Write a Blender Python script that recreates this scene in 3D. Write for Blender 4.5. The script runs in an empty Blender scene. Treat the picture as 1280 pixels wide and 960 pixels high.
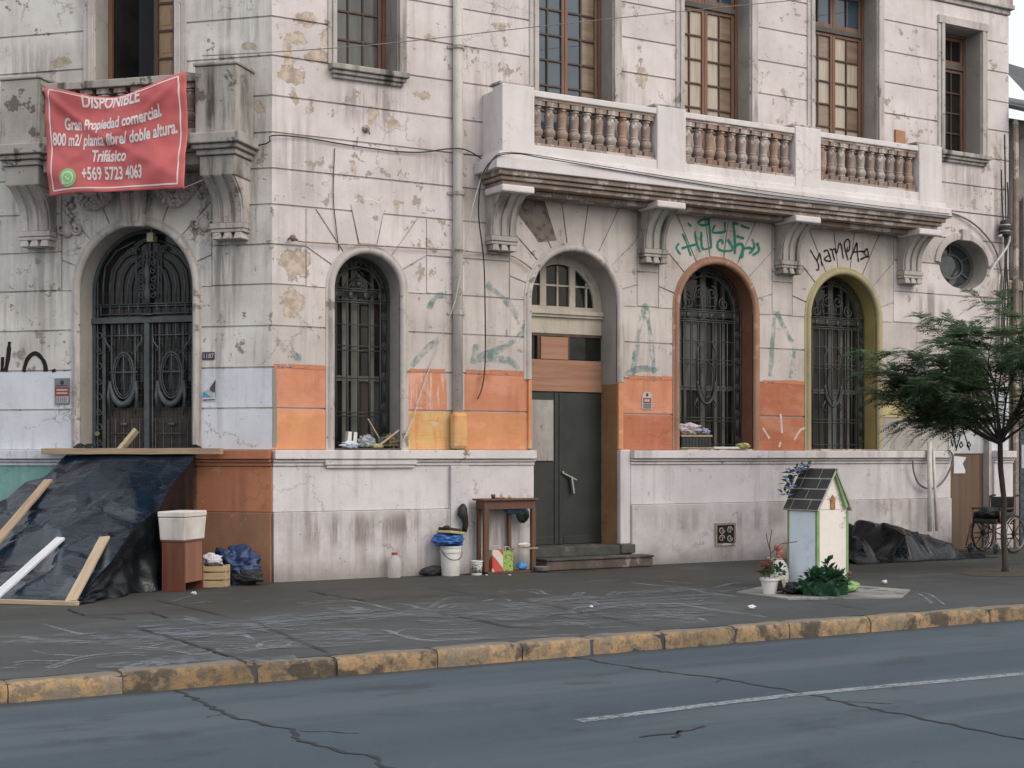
import bpy, bmesh, math, random
from mathutils import Vector, Matrix, noise as mnoise
random.seed(7)
S2 = math.sqrt(.5)
scene = bpy.context.scene
COL = scene.collection
R45 = -math.pi / 4

# ---------------------------------------------------------------- mesh builder
class MB:
    def __init__(s): s.v = []; s.f = []; s.m = []
    def add(s, vs, fs, mi=0):
        n = len(s.v); s.v += [tuple(p) for p in vs]
        for f in fs: s.f.append([n + i for i in f]); s.m.append(mi)
    def box(s, x0, x1, y0, y1, z0, z1, mi=0):
        s.add([(x0,y0,z0),(x1,y0,z0),(x1,y1,z0),(x0,y1,z0),(x0,y0,z1),(x1,y0,z1),(x1,y1,z1),(x0,y1,z1)],
              [(0,3,2,1),(4,5,6,7),(0,1,5,4),(1,2,6,5),(2,3,7,6),(3,0,4,7)], mi)
        return s
    def obox(s, c, size, mat=None, mi=0):
        h = [q / 2 for q in size]; vs = []
        for z in (-1, 1):
            for x, y in ((-1,-1),(1,-1),(1,1),(-1,1)):
                p = Vector((x*h[0], y*h[1], z*h[2]))
                if mat: p = mat @ p
                vs.append(p + Vector(c))
        s.add(vs, [(0,3,2,1),(4,5,6,7),(0,1,5,4),(1,2,6,5),(2,3,7,6),(3,0,4,7)], mi); return s
    def bar(s, a, b, w, t, mi=0, up=(0,0,1)):
        a = Vector(a); b = Vector(b); d = (b - a); L = d.length; d.normalize()
        x = d.cross(Vector(up));
        if x.length < 1e-4: x = d.cross(Vector((0,1,0)))
        x.normalize(); y = x.cross(d).normalized()
        M = Matrix((x, d, y)).transposed()
        s.obox((a + b) / 2, (w, L, t), M, mi); return s
    def prism(s, poly, y0, y1, mi=0, back=True):      # poly in (u, z), counter-clockwise seen from the front (-Y)
        n = len(poly)
        vs = [(u, y0, z) for u, z in poly] + [(u, y1, z) for u, z in poly]
        fs = [list(range(n))]
        if back: fs.append(list(range(2*n - 1, n - 1, -1)))
        for i in range(n):
            j = (i + 1) % n; fs.append((i, i + n, j + n, j))
        s.add(vs, fs, mi); return s
    def tube(s, pts, r, n=6, mi=0, closed=False, cap=True):
        pts = [Vector(p) for p in pts]; k = len(pts); prev = None; rings = []
        for i, p in enumerate(pts):
            if closed: d = pts[(i+1) % k] - pts[i-1]
            else: d = pts[min(i+1, k-1)] - pts[max(i-1, 0)]
            if d.length < 1e-9: d = Vector((0,0,1))
            d.normalize()
            if prev is None: a = d.orthogonal().normalized()
            else:
                a = prev - d * prev.dot(d)
                a = a.normalized() if a.length > 1e-5 else d.orthogonal().normalized()
            prev = a; b = d.cross(a)
            rr = r[i] if isinstance(r, (list, tuple)) else r
            rings.append([p + (a*math.cos(t) + b*math.sin(t))*rr for t in [2*math.pi*q/n for q in range(n)]])
        vs = [p for q in rings for p in q]; fs = []
        for i in range(k if closed else k - 1):
            j = (i + 1) % k
            for q in range(n):
                w = (q + 1) % n; fs.append((i*n+q, i*n+w, j*n+w, j*n+q))
        if cap and not closed:
            fs.append(list(range(n-1, -1, -1))); fs.append([(k-1)*n + q for q in range(n)])
        s.add(vs, fs, mi); return s
    def lathe(s, prof, c=(0,0,0), n=14, mi=0, sq=1.0):
        vs = []; fs = []; k = len(prof)
        for r, z in prof:
            for q in range(n):
                t = 2*math.pi*q/n; vs.append((c[0] + r*math.cos(t), c[1] + r*math.sin(t)*sq, c[2] + z))
        for i in range(k - 1):
            for q in range(n):
                w = (q + 1) % n; fs.append((i*n+q, i*n+w, (i+1)*n+w, (i+1)*n+q))
        fs.append(list(range(n-1, -1, -1))); fs.append([(k-1)*n + q for q in range(n)])
        s.add(vs, fs, mi); return s
    def sweep(s, path, prof, mi=0, closed=False):     # path (u,z); prof (offset outward, protrusion)
        k = len(path); vs = []; fs = []; m = len(prof)
        for i in range(k):
            a = path[(i-1) % k if closed else max(i-1, 0)]; b = path[(i+1) % k if closed else min(i+1, k-1)]
            dx, dz = b[0]-a[0], b[1]-a[1]; l = math.hypot(dx, dz) or 1
            nx, nz = -dz/l, dx/l                       # left normal: outward for a path going up, over, down
            for o, p in prof: vs.append((path[i][0] + nx*o, -p, path[i][1] + nz*o))
        for i in range(k if closed else k - 1):
            j = (i + 1) % k
            for q in range(m - 1): fs.append((i*m+q, i*m+q+1, j*m+q+1, j*m+q))
        s.add(vs, fs, mi); return s
    def ball(s, c, r, n=10, m=7, mi=0, jit=0):
        if not isinstance(r, (tuple, list)): r = (r, r, r)
        vs = []; fs = []
        for i in range(m + 1):
            t = math.pi*i/m
            for q in range(n):
                a = 2*math.pi*q/n; g = 1 + random.uniform(-jit, jit)
                vs.append((c[0]+r[0]*math.sin(t)*math.cos(a)*g, c[1]+r[1]*math.sin(t)*math.sin(a)*g, c[2]-r[2]*math.cos(t)*g))
        for i in range(m):
            for q in range(n):
                w = (q+1) % n; fs.append((i*n+q, i*n+w, (i+1)*n+w, (i+1)*n+q))
        s.add(vs, fs, mi); return s
    def build(s, name, mats, parent=None, smooth=False, bev=0, rot=None, loc=None, fix=True):
        me = bpy.data.meshes.new(name); me.from_pydata(s.v, [], s.f)
        if not isinstance(mats, (list, tuple)): mats = [mats]
        for q in mats: me.materials.append(q)
        me.polygons.foreach_set('material_index', s.m)
        if fix:
            bm = bmesh.new(); bm.from_mesh(me)
            bmesh.ops.recalc_face_normals(bm, faces=bm.faces); bm.to_mesh(me); bm.free()
        if smooth: me.polygons.foreach_set('use_smooth', [True]*len(me.polygons))
        me.update()
        o = bpy.data.objects.new(name, me); COL.objects.link(o)
        if parent is not None: o.parent = parent
        if rot is not None: o.rotation_euler = (0, 0, rot)
        if loc is not None: o.location = loc
        if bev:
            b = o.modifiers.new('bevel', 'BEVEL'); b.width = bev; b.segments = 2; b.limit_method = 'ANGLE'; b.angle_limit = .7
        if smooth == 'auto' : pass
        return o

def smooth_by_angle(o, ang=40):
    me = o.data
    me.polygons.foreach_set('use_smooth', [True]*len(me.polygons))
    try: me.set_sharp_from_angle(angle=math.radians(ang))
    except Exception: pass

def tag(o, label=None, cat=None, group=None, kind=None):
    if label: o['label'] = label
    if cat: o['category'] = cat
    if group: o['group'] = group
    if kind: o['kind'] = kind
    return o
def thing(name, label, cat, loc=(0,0,0), rz=0, group=None):
    o = bpy.data.objects.new(name, None); COL.objects.link(o); o.empty_display_size = .2
    o.location = loc; o.rotation_euler = (0, 0, rz); return tag(o, label, cat, group)
def dup_tree(o, parent=None):
    c = o.copy(); COL.objects.link(c)
    if parent is not None: c.parent = parent
    for ch in list(o.children): dup_tree(ch, c)
    return c
def Lw(u, d, z=0): return (u*S2 - d*S2, -u*S2 - d*S2, z)     # chamfered wall coordinates -> world

# ---------------------------------------------------------------- materials
class NT:
    def __init__(s, name):
        s.mat = bpy.data.materials.new(name); s.mat.use_nodes = True; s.t = s.mat.node_tree; s.t.nodes.clear()
        s.out = s.t.nodes.new('ShaderNodeOutputMaterial'); s.co = None
    def n(s, typ, **kw):
        nd = s.t.nodes.new('ShaderNode' + typ)
        for k, v in kw.items(): setattr(nd, k, v)
        return nd
    def l(s, a, b): s.t.links.new(a, b)
    def setin(s, sock, v):
        if hasattr(v, 'is_linked') or isinstance(v, bpy.types.NodeSocket): s.l(v, sock)
        else: sock.default_value = v
    def coord(s):
        if s.co is None: s.co = s.n('TexCoord').outputs['Object']
        return s.co
    def map(s, scale, loc=(0,0,0), rot=(0,0,0), vec=None):
        m = s.n('Mapping'); s.l(vec or s.coord(), m.inputs[0]); m.inputs['Scale'].default_value = scale
        m.inputs['Location'].default_value = loc; m.inputs['Rotation'].default_value = rot; return m.outputs[0]
    def noise(s, scale, detail=4, rough=.55, vec=None, dist=0, col=False):
        q = s.n('TexNoise'); s.l(vec or s.coord(), q.inputs['Vector'])
        q.inputs['Scale'].default_value = scale; q.inputs['Detail'].default_value = detail
        q.inputs['Roughness'].default_value = rough; q.inputs['Distortion'].default_value = dist
        return q.outputs['Color' if col else 'Fac']
    def math(s, op, a, b=0, c=None, clamp=False):
        q = s.n('Math', operation=op, use_clamp=clamp); s.setin(q.inputs[0], a); s.setin(q.inputs[1], b)
        if c is not None: s.setin(q.inputs[2], c)
        return q.outputs[0]
    def ramp(s, f, a, b, lo=0., hi=1.):
        q = s.n('MapRange'); q.interpolation_type = 'SMOOTHSTEP'; s.setin(q.inputs[0], f)
        for i, v in ((1, a), (2, b), (3, lo), (4, hi)): s.setin(q.inputs[i], v)
        return q.outputs[0]
    def mix(s, f, a, b, mode='MIX'):
        q = s.n('Mix', data_type='RGBA', blend_type=mode); s.setin(q.inputs[0], f)
        for i, v in ((6, a), (7, b)):
            if isinstance(v, (tuple, list)): v = (*v[:3], 1)
            s.setin(q.inputs[i], v)
        return q.outputs[2]
    def bump(s, h, strength=.3, dist=.01, nrm=None):
        q = s.n('Bump'); q.inputs['Strength'].default_value = strength; q.inputs['Distance'].default_value = dist
        s.l(h, q.inputs['Height'])
        if nrm: s.l(nrm, q.inputs['Normal'])
        return q.outputs[0]
    def bsdf(s, col, rough=.7, metal=0., nrm=None, spec=.5, alpha=None, **kw):
        b = s.n('BsdfPrincipled')
        if isinstance(col, (tuple, list)): col = (*col[:3], 1)
        s.setin(b.inputs['Base Color'], col); s.setin(b.inputs['Roughness'], rough); s.setin(b.inputs['Metallic'], metal)
        b.inputs['Specular IOR Level'].default_value = spec
        if nrm: s.l(nrm, b.inputs['Normal'])
        if alpha is not None: s.setin(b.inputs['Alpha'], alpha)
        for k, v in kw.items(): s.setin(b.inputs[k], v)
        s.l(b.outputs[0], s.out.inputs[0]); return s.mat

def stucco(name, c1, c2, patches=(), pcol=(.27,.2,.14), streak=.4, chip=.0, chipcol=None, bump=.35, scratch=None, dark=(.16,.14,.12), dust=None, sc=1.3, dirts=(), brush=None):
    t = NT(name)
    warp = t.noise(4.2, 9, .72, col=True)
    n1 = t.noise(sc, 7, .62)
    col = t.mix(t.ramp(n1, .35, .65), c1, c2)
    isl = t.n('NewGeometry').outputs['Random Per Island']
    col = t.mix(1., col, t.math('MULTIPLY_ADD', isl, .10, .95), 'MULTIPLY')
    fine = t.noise(55, 3, .6)
    col = t.mix(1., col, t.math('MULTIPLY_ADD', fine, .22, .89), 'MULTIPLY')
    blot = t.noise(6.5, 6, .65)
    col = t.mix(t.ramp(blot, .56, .78, 0, .35), col, dark)
    if scratch:
        sm = t.ramp(t.noise(2.2, 6, .7, vec=t.map((9, 1, .9), loc=(3, 1, 2))), .5, .62, 0, .85)
        col = t.mix(sm, col, scratch)
    st = t.noise(1.0, 6, .68, vec=t.map((7.5, 2, .55)))
    stl = t.noise(.8, 3, .5)
    sk = t.math('MULTIPLY', t.ramp(st, .44, .68), t.ramp(stl, .40, .60))
    col = t.mix(t.math('MULTIPLY', sk, streak), col, dark)
    for (u, z, ru, rz, a) in dirts:      # stains with a place of their own: runs below sills, splashes, soot
        q = t.n('VectorMath', operation='SUBTRACT'); t.l(t.coord(), q.inputs[0]); q.inputs[1].default_value = (u, 0, z)
        b = t.n('VectorMath', operation='MULTIPLY'); t.l(q.outputs[0], b.inputs[0]); b.inputs[1].default_value = (1/ru, 0, 1/rz)
        L = t.n('VectorMath', operation='LENGTH'); t.l(b.outputs[0], L.inputs[0])
        col = t.mix(t.math('MULTIPLY', t.math('MULTIPLY', t.ramp(L.outputs['Value'], .25, 1.0, 1, 0), t.ramp(st, .38, .58)), a), col, dark)
    if brush:
        bn_ = t.noise(1.0, 6, .65, vec=t.map((1.6, 1, 17)), dist=.4); col = t.mix(t.ramp(bn_, .40, .66, 0, .55), col, brush)
        bl_ = t.noise(1.9, 5, .6, vec=t.map((1, 1, 1.6), loc=(3, 3, 9))); col = t.mix(t.ramp(bl_, .52, .66, 0, .4), col, [min(.8, q*1.25 + .06) for q in brush])
    # specks and hairline flaws
    vor = t.n('TexVoronoi'); t.l(t.coord(), vor.inputs['Vector']); vor.inputs['Scale'].default_value = 9
    sp = t.math('MULTIPLY', t.ramp(t.math('ADD', vor.outputs['Distance'], t.math('MULTIPLY', blot, .12)), .12, .17, 1, 0), t.ramp(t.noise(1.7, 3), .50, .58))
    col = t.mix(t.math('MULTIPLY', sp, .75), col, dark)
    grain = t.noise(22, 5, .7); col = t.mix(t.ramp(grain, .60, .74, 0, .30), col, dark)
    vc = t.n('TexVoronoi'); vc.feature = 'DISTANCE_TO_EDGE'; vs_ = t.n('VectorMath', operation='ADD'); wv = t.n('VectorMath', operation='SCALE'); t.l(warp, wv.inputs[0]); wv.inputs['Scale'].default_value = .5; t.l(t.coord(), vs_.inputs[0]); t.l(wv.outputs[0], vs_.inputs[1]); t.l(vs_.outputs[0], vc.inputs['Vector']); vc.inputs['Scale'].default_value = 1.3
    ck = t.math('MULTIPLY', t.ramp(vc.outputs['Distance'], .004, .012, 1, 0), t.ramp(t.noise(.9, 3, .6, vec=t.map((1,1,1), loc=(2,9,4))), .54, .60))
    col = t.mix(t.math('MULTIPLY', ck, .7), col, dark)
    h = t.math('ADD', t.math('MULTIPLY', fine, .25), t.math('MULTIPLY', blot, .5))
    mask = None
    if patches:
        dv = t.n('VectorMath', operation='SUBTRACT'); t.l(warp, dv.inputs[0]); dv.inputs[1].default_value = (.5, .5, .5)
        ds = t.n('VectorMath', operation='SCALE'); t.l(dv.outputs[0], ds.inputs[0]); ds.inputs['Scale'].default_value = .42
        pa = t.n('VectorMath', operation='ADD'); t.l(t.coord(), pa.inputs[0]); t.l(ds.outputs[0], pa.inputs[1])
        for (u, z, ru, rz) in patches:
            a = t.n('VectorMath', operation='SUBTRACT'); t.l(pa.outputs[0], a.inputs[0]); a.inputs[1].default_value = (u, 0, z)
            b = t.n('VectorMath', operation='MULTIPLY'); t.l(a.outputs[0], b.inputs[0]); b.inputs[1].default_value = (1/ru, .3, 1/rz)
            L = t.n('VectorMath', operation='LENGTH'); t.l(b.outputs[0], L.inputs[0])
            mask = L.outputs['Value'] if mask is None else t.math('MINIMUM', mask, L.outputs['Value'])
        edge = t.ramp(mask, .985, 1.04, 1, 0); core = t.ramp(mask, .955, .975, 1, 0)
        col = t.mix(t.math('MULTIPLY', edge, .75), col, (.17,.15,.135))  # dark rim: shadow of the broken plaster edge, put into the colour
        pc = t.mix(t.ramp(t.noise(9, 5), .35, .65), pcol, [q*1.55 for q in pcol])
        col = t.mix(core, col, pc)
        h = t.math('SUBTRACT', h, t.math('MULTIPLY', core, 1.6))
    if chip:
        ca = t.noise(4.5, 9, .70, vec=t.map((1, 1, 1), loc=(4.3, 0, 7.7))); cb = t.ramp(t.noise(1.1, 3, .5, vec=t.map((1, 1, 1), loc=(8.3, 0, 1.7))), .35, .65, -.06, .05)
        cm = t.ramp(t.math('ADD', ca, cb), .885 - chip, .90 - chip)
        col = t.mix(cm, col, chipcol or pcol); h = t.math('SUBTRACT', h, cm)
    if dust:      # splashed dirt of the pavement, dust = (z level, colour)
        sep = t.n('SeparateXYZ'); t.l(t.coord(), sep.inputs[0])
        zz = t.math('ADD', sep.outputs[2], t.math('MULTIPLY', t.noise(3, 5), .35))
        pos = t.ramp(zz, dust[0] + .1, dust[0] + .45, 1, 0)
        col = t.mix(t.math('MULTIPLY', pos, dust[2]), col, dust[1])
    return t.bsdf(col, .88, nrm=t.bump(h, bump, .016), spec=.25)

def simple(name, c1, c2=None, rough=.6, metal=0., scale=8, bump=.0, spec=.5, stretch=(1,1,1), amount=(.35,.68), dist=.004, det=5, **kw):
    t = NT(name); v = t.map(stretch); n1 = t.noise(scale, det, .6, vec=v)
    col = t.mix(t.ramp(n1, *amount), c1, c2 or [q*.75 for q in c1])
    nr = t.bump(t.noise(scale*4, 4, vec=v), bump, dist) if bump else None
    return t.bsdf(col, rough, metal, nr, spec, **kw)

def wood(name, c1, c2, rough=.65, axis=0, sc=1.): 
    t = NT(name); s = [22*sc, 22*sc, 22*sc]; s[axis] = 1.4*sc
    g = t.noise(1.0, 6, .65, vec=t.map(tuple(s)), dist=.6)
    col = t.mix(t.ramp(g, .36, .66), c1, c2)
    col = t.mix(t.ramp(t.noise(4, 4), .6, .8, 0, .4), col, [q*.5 for q in c1])
    return t.bsdf(col, rough, nrm=t.bump(g, .25, .003), spec=.3)

def chalky(name, c, lo, hi, scale=30, rough=.9, op=.9):      # worn, powdery strokes: gaps in the paint show the ground
    t = NT(name)
    a = t.ramp(t.math('ADD', t.math('MULTIPLY', t.noise(scale, 5, .7), .6), t.math('MULTIPLY', t.noise(2.4, 4, .6), .4)), lo, hi, 0, op)
    return t.bsdf(c, rough, spec=.2, alpha=a)

M = {}
R_PATCH = [(.32,3.99,.20,.20),(.28,3.5,.18,.18),(.27,6.36,.17,.12),(.34,6.84,.13,.10),(.2,6.62,.07,.16),(.72,6.9,.08,.12),(.5,5.95,.05,.05),(2.1,6.35,.12,.04),(2.2,7.1,.08,.05),(.62,6.64,.20,.09),(.45,7.1,.14,.07),(1.66,5.93,.09,.06),(1.36,5.95,.06,.13),(1.09,5.28,.05,.10),(3.3,7.4,.10,.06),(5.63,7.03,.10,.13),(.3,6.1,.06,.09),(1.75,4.85,.06,.05)]
L_PATCH = [(-.42,6.1,.10,.12),(-.3,6.72,.12,.06),(-2.95,6.7,.16,.07),(-.18,5.95,.07,.10)]
R_DIRT = [(1.35,6.1,.75,.45,.7),(3.3,5.6,.8,1.0,.35),(.35,5.3,.5,.9,.4),(12.2,6.1,.7,.5,.6),(2.3,5.4,.5,.5,.4),(3.35,6.6,.6,.5,.5),(13,5,.5,2.5,.5),(8.3,4.9,.5,.7,.4),(5.75,4.9,.5,.7,.4),(10.9,4.7,.6,.8,.5),(11.4,4.0,.4,.5,.8),(5.3,7.0,.3,.5,.3),(1.75,7.2,.15,.9,.5)]
L_DIRT = [(-.65,3.9,.35,1.1,.75),(-.3,5.4,.4,1.0,.6),(-3.2,4.0,.7,1.0,.5),(-3.3,6.6,.7,.5,.5),(-.6,6.5,.5,.3,.8),(-1.9,4.9,.9,.5,.3),(-2.6,7.2,.2,1.2,.5)]
M['stucco_right'] = stucco('stucco right', (0.689,0.630,0.623), (0.573,0.516,0.508), R_PATCH, pcol=(.37,.305,.25), streak=.34, chip=.282, chipcol=(.37,.32,.27), bump=.5, dark=(.24,.205,.19), dirts=R_DIRT)
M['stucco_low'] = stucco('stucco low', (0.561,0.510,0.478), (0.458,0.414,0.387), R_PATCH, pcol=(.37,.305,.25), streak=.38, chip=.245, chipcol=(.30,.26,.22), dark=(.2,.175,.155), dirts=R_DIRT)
M['stucco_left'] = stucco('stucco left', (0.665,0.642,0.614), (0.525,0.498,0.472), L_PATCH, pcol=(.30,.26,.21), streak=.62, chip=.278, chipcol=(.28,.25,.215), dark=(.17,.155,.15), bump=.5, dirts=L_DIRT)
M['stucco_grey'] = stucco('stucco grey', (0.448,0.420,0.392), (0.336,0.314,0.291), (), streak=1.0, chip=.27, chipcol=(.15,.135,.12), dark=(.075,.068,.062), bump=.6)
M['white_left'] = stucco('white paint left', (.62,.645,.70), (.52,.55,.60), (), streak=.35, chip=.23, chipcol=(.42,.40,.38))
M['orange'] = stucco('orange paint', (0.600,0.271,0.167), (0.528,0.218,0.123), (), streak=.5, chip=.24, chipcol=(.55,.32,.21), dark=(.30,.12,.07), sc=2.4, brush=(.50,.22,.14))
M['amber'] = stucco('amber paint', (.615,.285,.145), (.545,.235,.115), (), streak=.5, chip=.25, chipcol=(.56,.36,.2), dark=(.32,.15,.07), sc=2.4, brush=(.58,.28,.15))
M['red_orange'] = stucco('red orange paint', (.46,.165,.095), (.40,.135,.08), (), streak=.45, chip=.24, chipcol=(.44,.22,.14), dark=(.22,.08,.06), sc=2.4, brush=(.42,.19,.11))
M['orange_scraped'] = stucco('scraped orange paint', (0.600,0.264,0.160), (0.528,0.211,0.123), (), streak=.4, chip=.26, chipcol=(.58,.44,.36), scratch=(.60,.53,.48), sc=2.4, brush=(.56,.30,.2))
M['yellow_old'] = stucco('old yellow paint', (0.627,0.370,0.151), (0.605,0.426,0.202), (), streak=.4, chip=.28, chipcol=(.56,.48,.3), scratch=(.56,.25,.11), dark=(.3,.2,.1), sc=2.4, brush=(.58,.27,.12))
M['yellow'] = stucco('yellow paint', (.56,.46,.22), (.48,.39,.18), (), streak=.4, chip=.22, dark=(.25,.19,.1), brush=(.42,.36,.2))
M['olive_yellow'] = stucco('dull yellow paint', (.42,.33,.13), (.34,.27,.11), (), streak=.4, chip=.2, dark=(.2,.15,.08))
M['rust_reveal'] = stucco('rust paint', (.25,.115,.07), (.19,.085,.055), (), streak=.55, chip=.23, chipcol=(.3,.2,.15), dark=(.11,.06,.045))
M['grey_reveal'] = stucco('grey reveal', (0.403,0.381,0.353), (0.325,0.308,0.286), (), streak=.5, chip=.2)
M['trim'] = stucco('trim plaster', (0.549,0.510,0.487), (0.426,0.392,0.370), (), streak=.7, chip=.28, chipcol=(.24,.205,.175), bump=.5, dark=(.15,.13,.12))
M['plinth'] = stucco('plinth white', (0.612,0.586,0.602), (0.541,0.510,0.525), (), streak=.35, chip=.225, chipcol=(.42,.39,.38), dark=(.28,.25,.24))
M['plinth_low'] = stucco('plinth low', (0.566,0.536,0.541), (0.459,0.428,0.428), (), streak=.6, chip=.25, chipcol=(.38,.34,.32), dark=(.17,.14,.125), dust=(.05,(.22,.195,.18),.75), sc=2.6, dirts=[(1.1,.62,.9,.30,.7),(1.75,.68,.35,.2,.75),(.6,.5,.4,.3,.4),(6.3,.62,1.0,.25,.35),(7.8,.6,.8,.25,.4),(9.0,.55,1.0,.3,.3),(3.1,.55,.5,.4,.5)])
M['plinth_trim'] = stucco('plinth trim', (0.653,0.622,0.632), (0.561,0.530,0.530), (), streak=.4, chip=.22)
M['teal'] = stucco('teal paint', (.20,.40,.38), (.165,.34,.32), (), streak=.35, chip=.22, chipcol=(.3,.4,.38))
M['white_trim'] = stucco('balcony white', (0.714,0.673,0.668), (0.643,0.602,0.597), (), streak=.3, chip=.2, chipcol=(.46,.41,.38), bump=.25, dark=(.33,.29,.27))
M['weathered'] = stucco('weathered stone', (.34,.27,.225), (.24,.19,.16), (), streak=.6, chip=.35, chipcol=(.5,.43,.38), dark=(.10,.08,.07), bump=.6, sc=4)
M['baluster_a'] = stucco('baluster brown', (.32,.25,.215), (.22,.17,.15), (), streak=.5, chip=.33, chipcol=(.45,.39,.35), dark=(.10,.08,.07), bump=.5, sc=5)
M['baluster_b'] = stucco('baluster ochre', (.36,.255,.20), (.25,.17,.13), (), streak=.5, chip=.3, chipcol=(.48,.38,.3), dark=(.14,.09,.07), bump=.5, sc=5)
M['baluster_c'] = stucco('baluster pale', (.42,.36,.32), (.27,.22,.19), (), streak=.5, chip=.35, chipcol=(.56,.5,.46), dark=(.10,.08,.07), bump=.5, sc=5)
M['render_patch'] = stucco('grey render patch', (.22,.185,.165), (.15,.125,.11), (), streak=.6, chip=.35, chipcol=(.12,.1,.09), bump=.7, sc=5)
M['iron'] = simple('dark green iron', (.046,.054,.050), (.026,.030,.028), .55, .0, 9, .3)
M['iron_door'] = simple('blue grey iron', (.075,.090,.098), (.045,.055,.061), .55, .0, 9, .3)
M['dark'] = simple('painted interior shade', (.012,.012,.012), (.02,.019,.018), .9)  # near black for hollows behind and inside things, shade put into the colour
M['glass_dark'] = simple('dark window glass', (.012,.013,.014), (.026,.024,.022), .08, 0, 1.6, spec=.28)
M['glass_blue'] = simple('glass with painted sky tint', (.05,.085,.125), (.03,.055,.085), .04, 0, 1.2, spec=.7)  # blue base colour carries the sky reflection, painted in
M['glass_curtain'] = simple('glass with cream curtain', (.48,.41,.34), (.34,.28,.22), .2, 0, 2, stretch=(14,1,.6))
M['glass_shutter'] = simple('glass with shutter behind', (.26,.19,.14), (.18,.13,.095), .15, 0, 2, stretch=(1,1,5))
M['glass_grey'] = simple('dusty window glass', (.11,.115,.118), (.055,.06,.063), .12, 0, 1.5, stretch=(6,1,.6))
M['curtain_brown'] = simple('dusty brown curtain glass', (.050,.039,.034), (.018,.016,.015), .3, 0, 1.6, stretch=(12,1,.5), spec=.3)
M['frame_brown'] = wood('brown window frame', (.22,.125,.085), (.15,.082,.058), .5, 2)
M['frame_dark'] = wood('dark muntin', (.10,.062,.045), (.065,.04,.03), .5, 2)
M['frame_pale'] = stucco('pale sash', (.155,.15,.138), (.10,.097,.09), (), streak=.6, chip=.25, chipcol=(.11,.095,.08))
M['shutter'] = wood('wooden shutter', (.40,.27,.17), (.31,.2,.12), .55, 2)
M['transom_cream'] = stucco('cream transom', (.50,.45,.38), (.42,.38,.32), (), streak=.35, chip=.2)
M['plywood'] = wood('orange plywood', (.37,.205,.14), (.29,.155,.10), .75, 0, .5)
M['door_green'] = simple('dark green door paint', (0.026,0.032,0.028), (0.017,0.021,0.019), .5, 0, 3, .2)
M['metal_pale'] = simple('pale metal', (.42,.41,.38), (.3,.29,.27), .4, .6, 6)
M['board_grey'] = stucco('grey board', (.40,.38,.36), (.33,.31,.29), (), streak=.3, chip=.24, chipcol=(.25,.22,.19), sc=3)
M['step'] = stucco('worn step', (0.086,0.086,0.079), (0.056,0.056,0.053), (), streak=.2, chip=.3, chipcol=(.16,.13,.11), dark=(.04,.04,.04), sc=4)
M['step_brick'] = stucco('step base', (0.128,0.101,0.090), (0.083,0.068,0.064), (), streak=.3, chip=.3, chipcol=(.24,.2,.18), dark=(.05,.045,.04), sc=4)
M['brown_board'] = wood('brown boarding', (.15,.105,.072), (.11,.075,.052), .7, 2, .5)
M['pipe'] = stucco('painted pipe', (.56,.53,.51), (.48,.45,.44), (), streak=.5, chip=.2, bump=.15)
M['cable'] = simple('black cable', (.018,.018,.018), (.03,.03,.03), .6)
M['cable_grey'] = simple('grey cable', (.18,.17,.16), (.12,.11,.1), .6)
M['cable_white'] = simple('white wire', (.55,.53,.5), (.42,.4,.38), .6)
M['paint_green'] = chalky('green spray', (.012,.21,.145), .30, .46, 40, op=.95)
M['paint_black'] = chalky('black spray', (.022,.018,.02), .28, .42, 40, op=.95)
M['paint_teal'] = chalky('faded teal spray', (.10,.25,.26), .40, .64, 9, op=.62)
M['paint_edge'] = chalky('orange overspill', (.52,.22,.13), .36, .50, 11, op=.95)
M['paint_corner'] = chalky('old grey paint edge', (.24,.25,.22), .36, .46, 8, op=.95)
M['paint_white'] = chalky('white spray', (.62,.55,.5), .3, .48, 30)
M['chalk'] = chalky('chalk', (.33,.355,.375), .40, .66, 22, op=.62)
M['chalk_smudge'] = chalky('chalk smudge', (.22,.25,.28), .38, .74, 7, op=.55)
green_strokes=[[(6.37,4.83),(6.43,4.73),(6.53,4.51)],[(6.6,4.88),(6.63,4.72),(6.7,4.58)],[(6.36,4.61),(6.48,4.65),(6.63,4.69)],[(6.31,4.68),(6.26,4.61),(6.34,4.52)],[(6.47,4.99),(6.53,4.95)],[(6.68,5.04),(6.77,5.07),(6.85,5.06),(6.83,5.0),(6.72,4.98),(6.67,5.0),(6.68,5.04)],[(6.72,4.88),(6.72,4.75),(6.75,4.63),(6.9,4.66)],[(6.85,5.17),(6.87,4.94),(6.9,4.71),(6.9,4.66)],[(6.97,5.0),(6.93,4.89),(7.16,4.91)],[(7.16,5.06),(7.16,4.91)],[(7.12,4.73),(7.11,4.78),(7.06,4.78),(7.02,4.73),(7.04,4.65),(7.15,4.63),(7.29,4.65),(7.3,4.7),(7.21,4.81)],[(7.32,5.08),(7.35,4.8),(7.35,4.6)],[(7.33,5.05),(7.41,5.05)],[(7.46,5.03),(7.62,5.0)],[(7.38,4.87),(7.52,4.84)],[(7.35,4.7),(7.41,4.75),(7.48,4.75),(7.5,4.69),(7.44,4.54)],[(7.5,4.66),(7.49,4.55)],[(7.53,4.69),(7.61,4.71),(7.68,4.7),(7.72,4.71)],[(7.68,4.85),(7.72,4.72),(7.63,4.63)],[(7.77,4.8),(7.81,4.68),(7.69,4.61)]]
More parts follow.
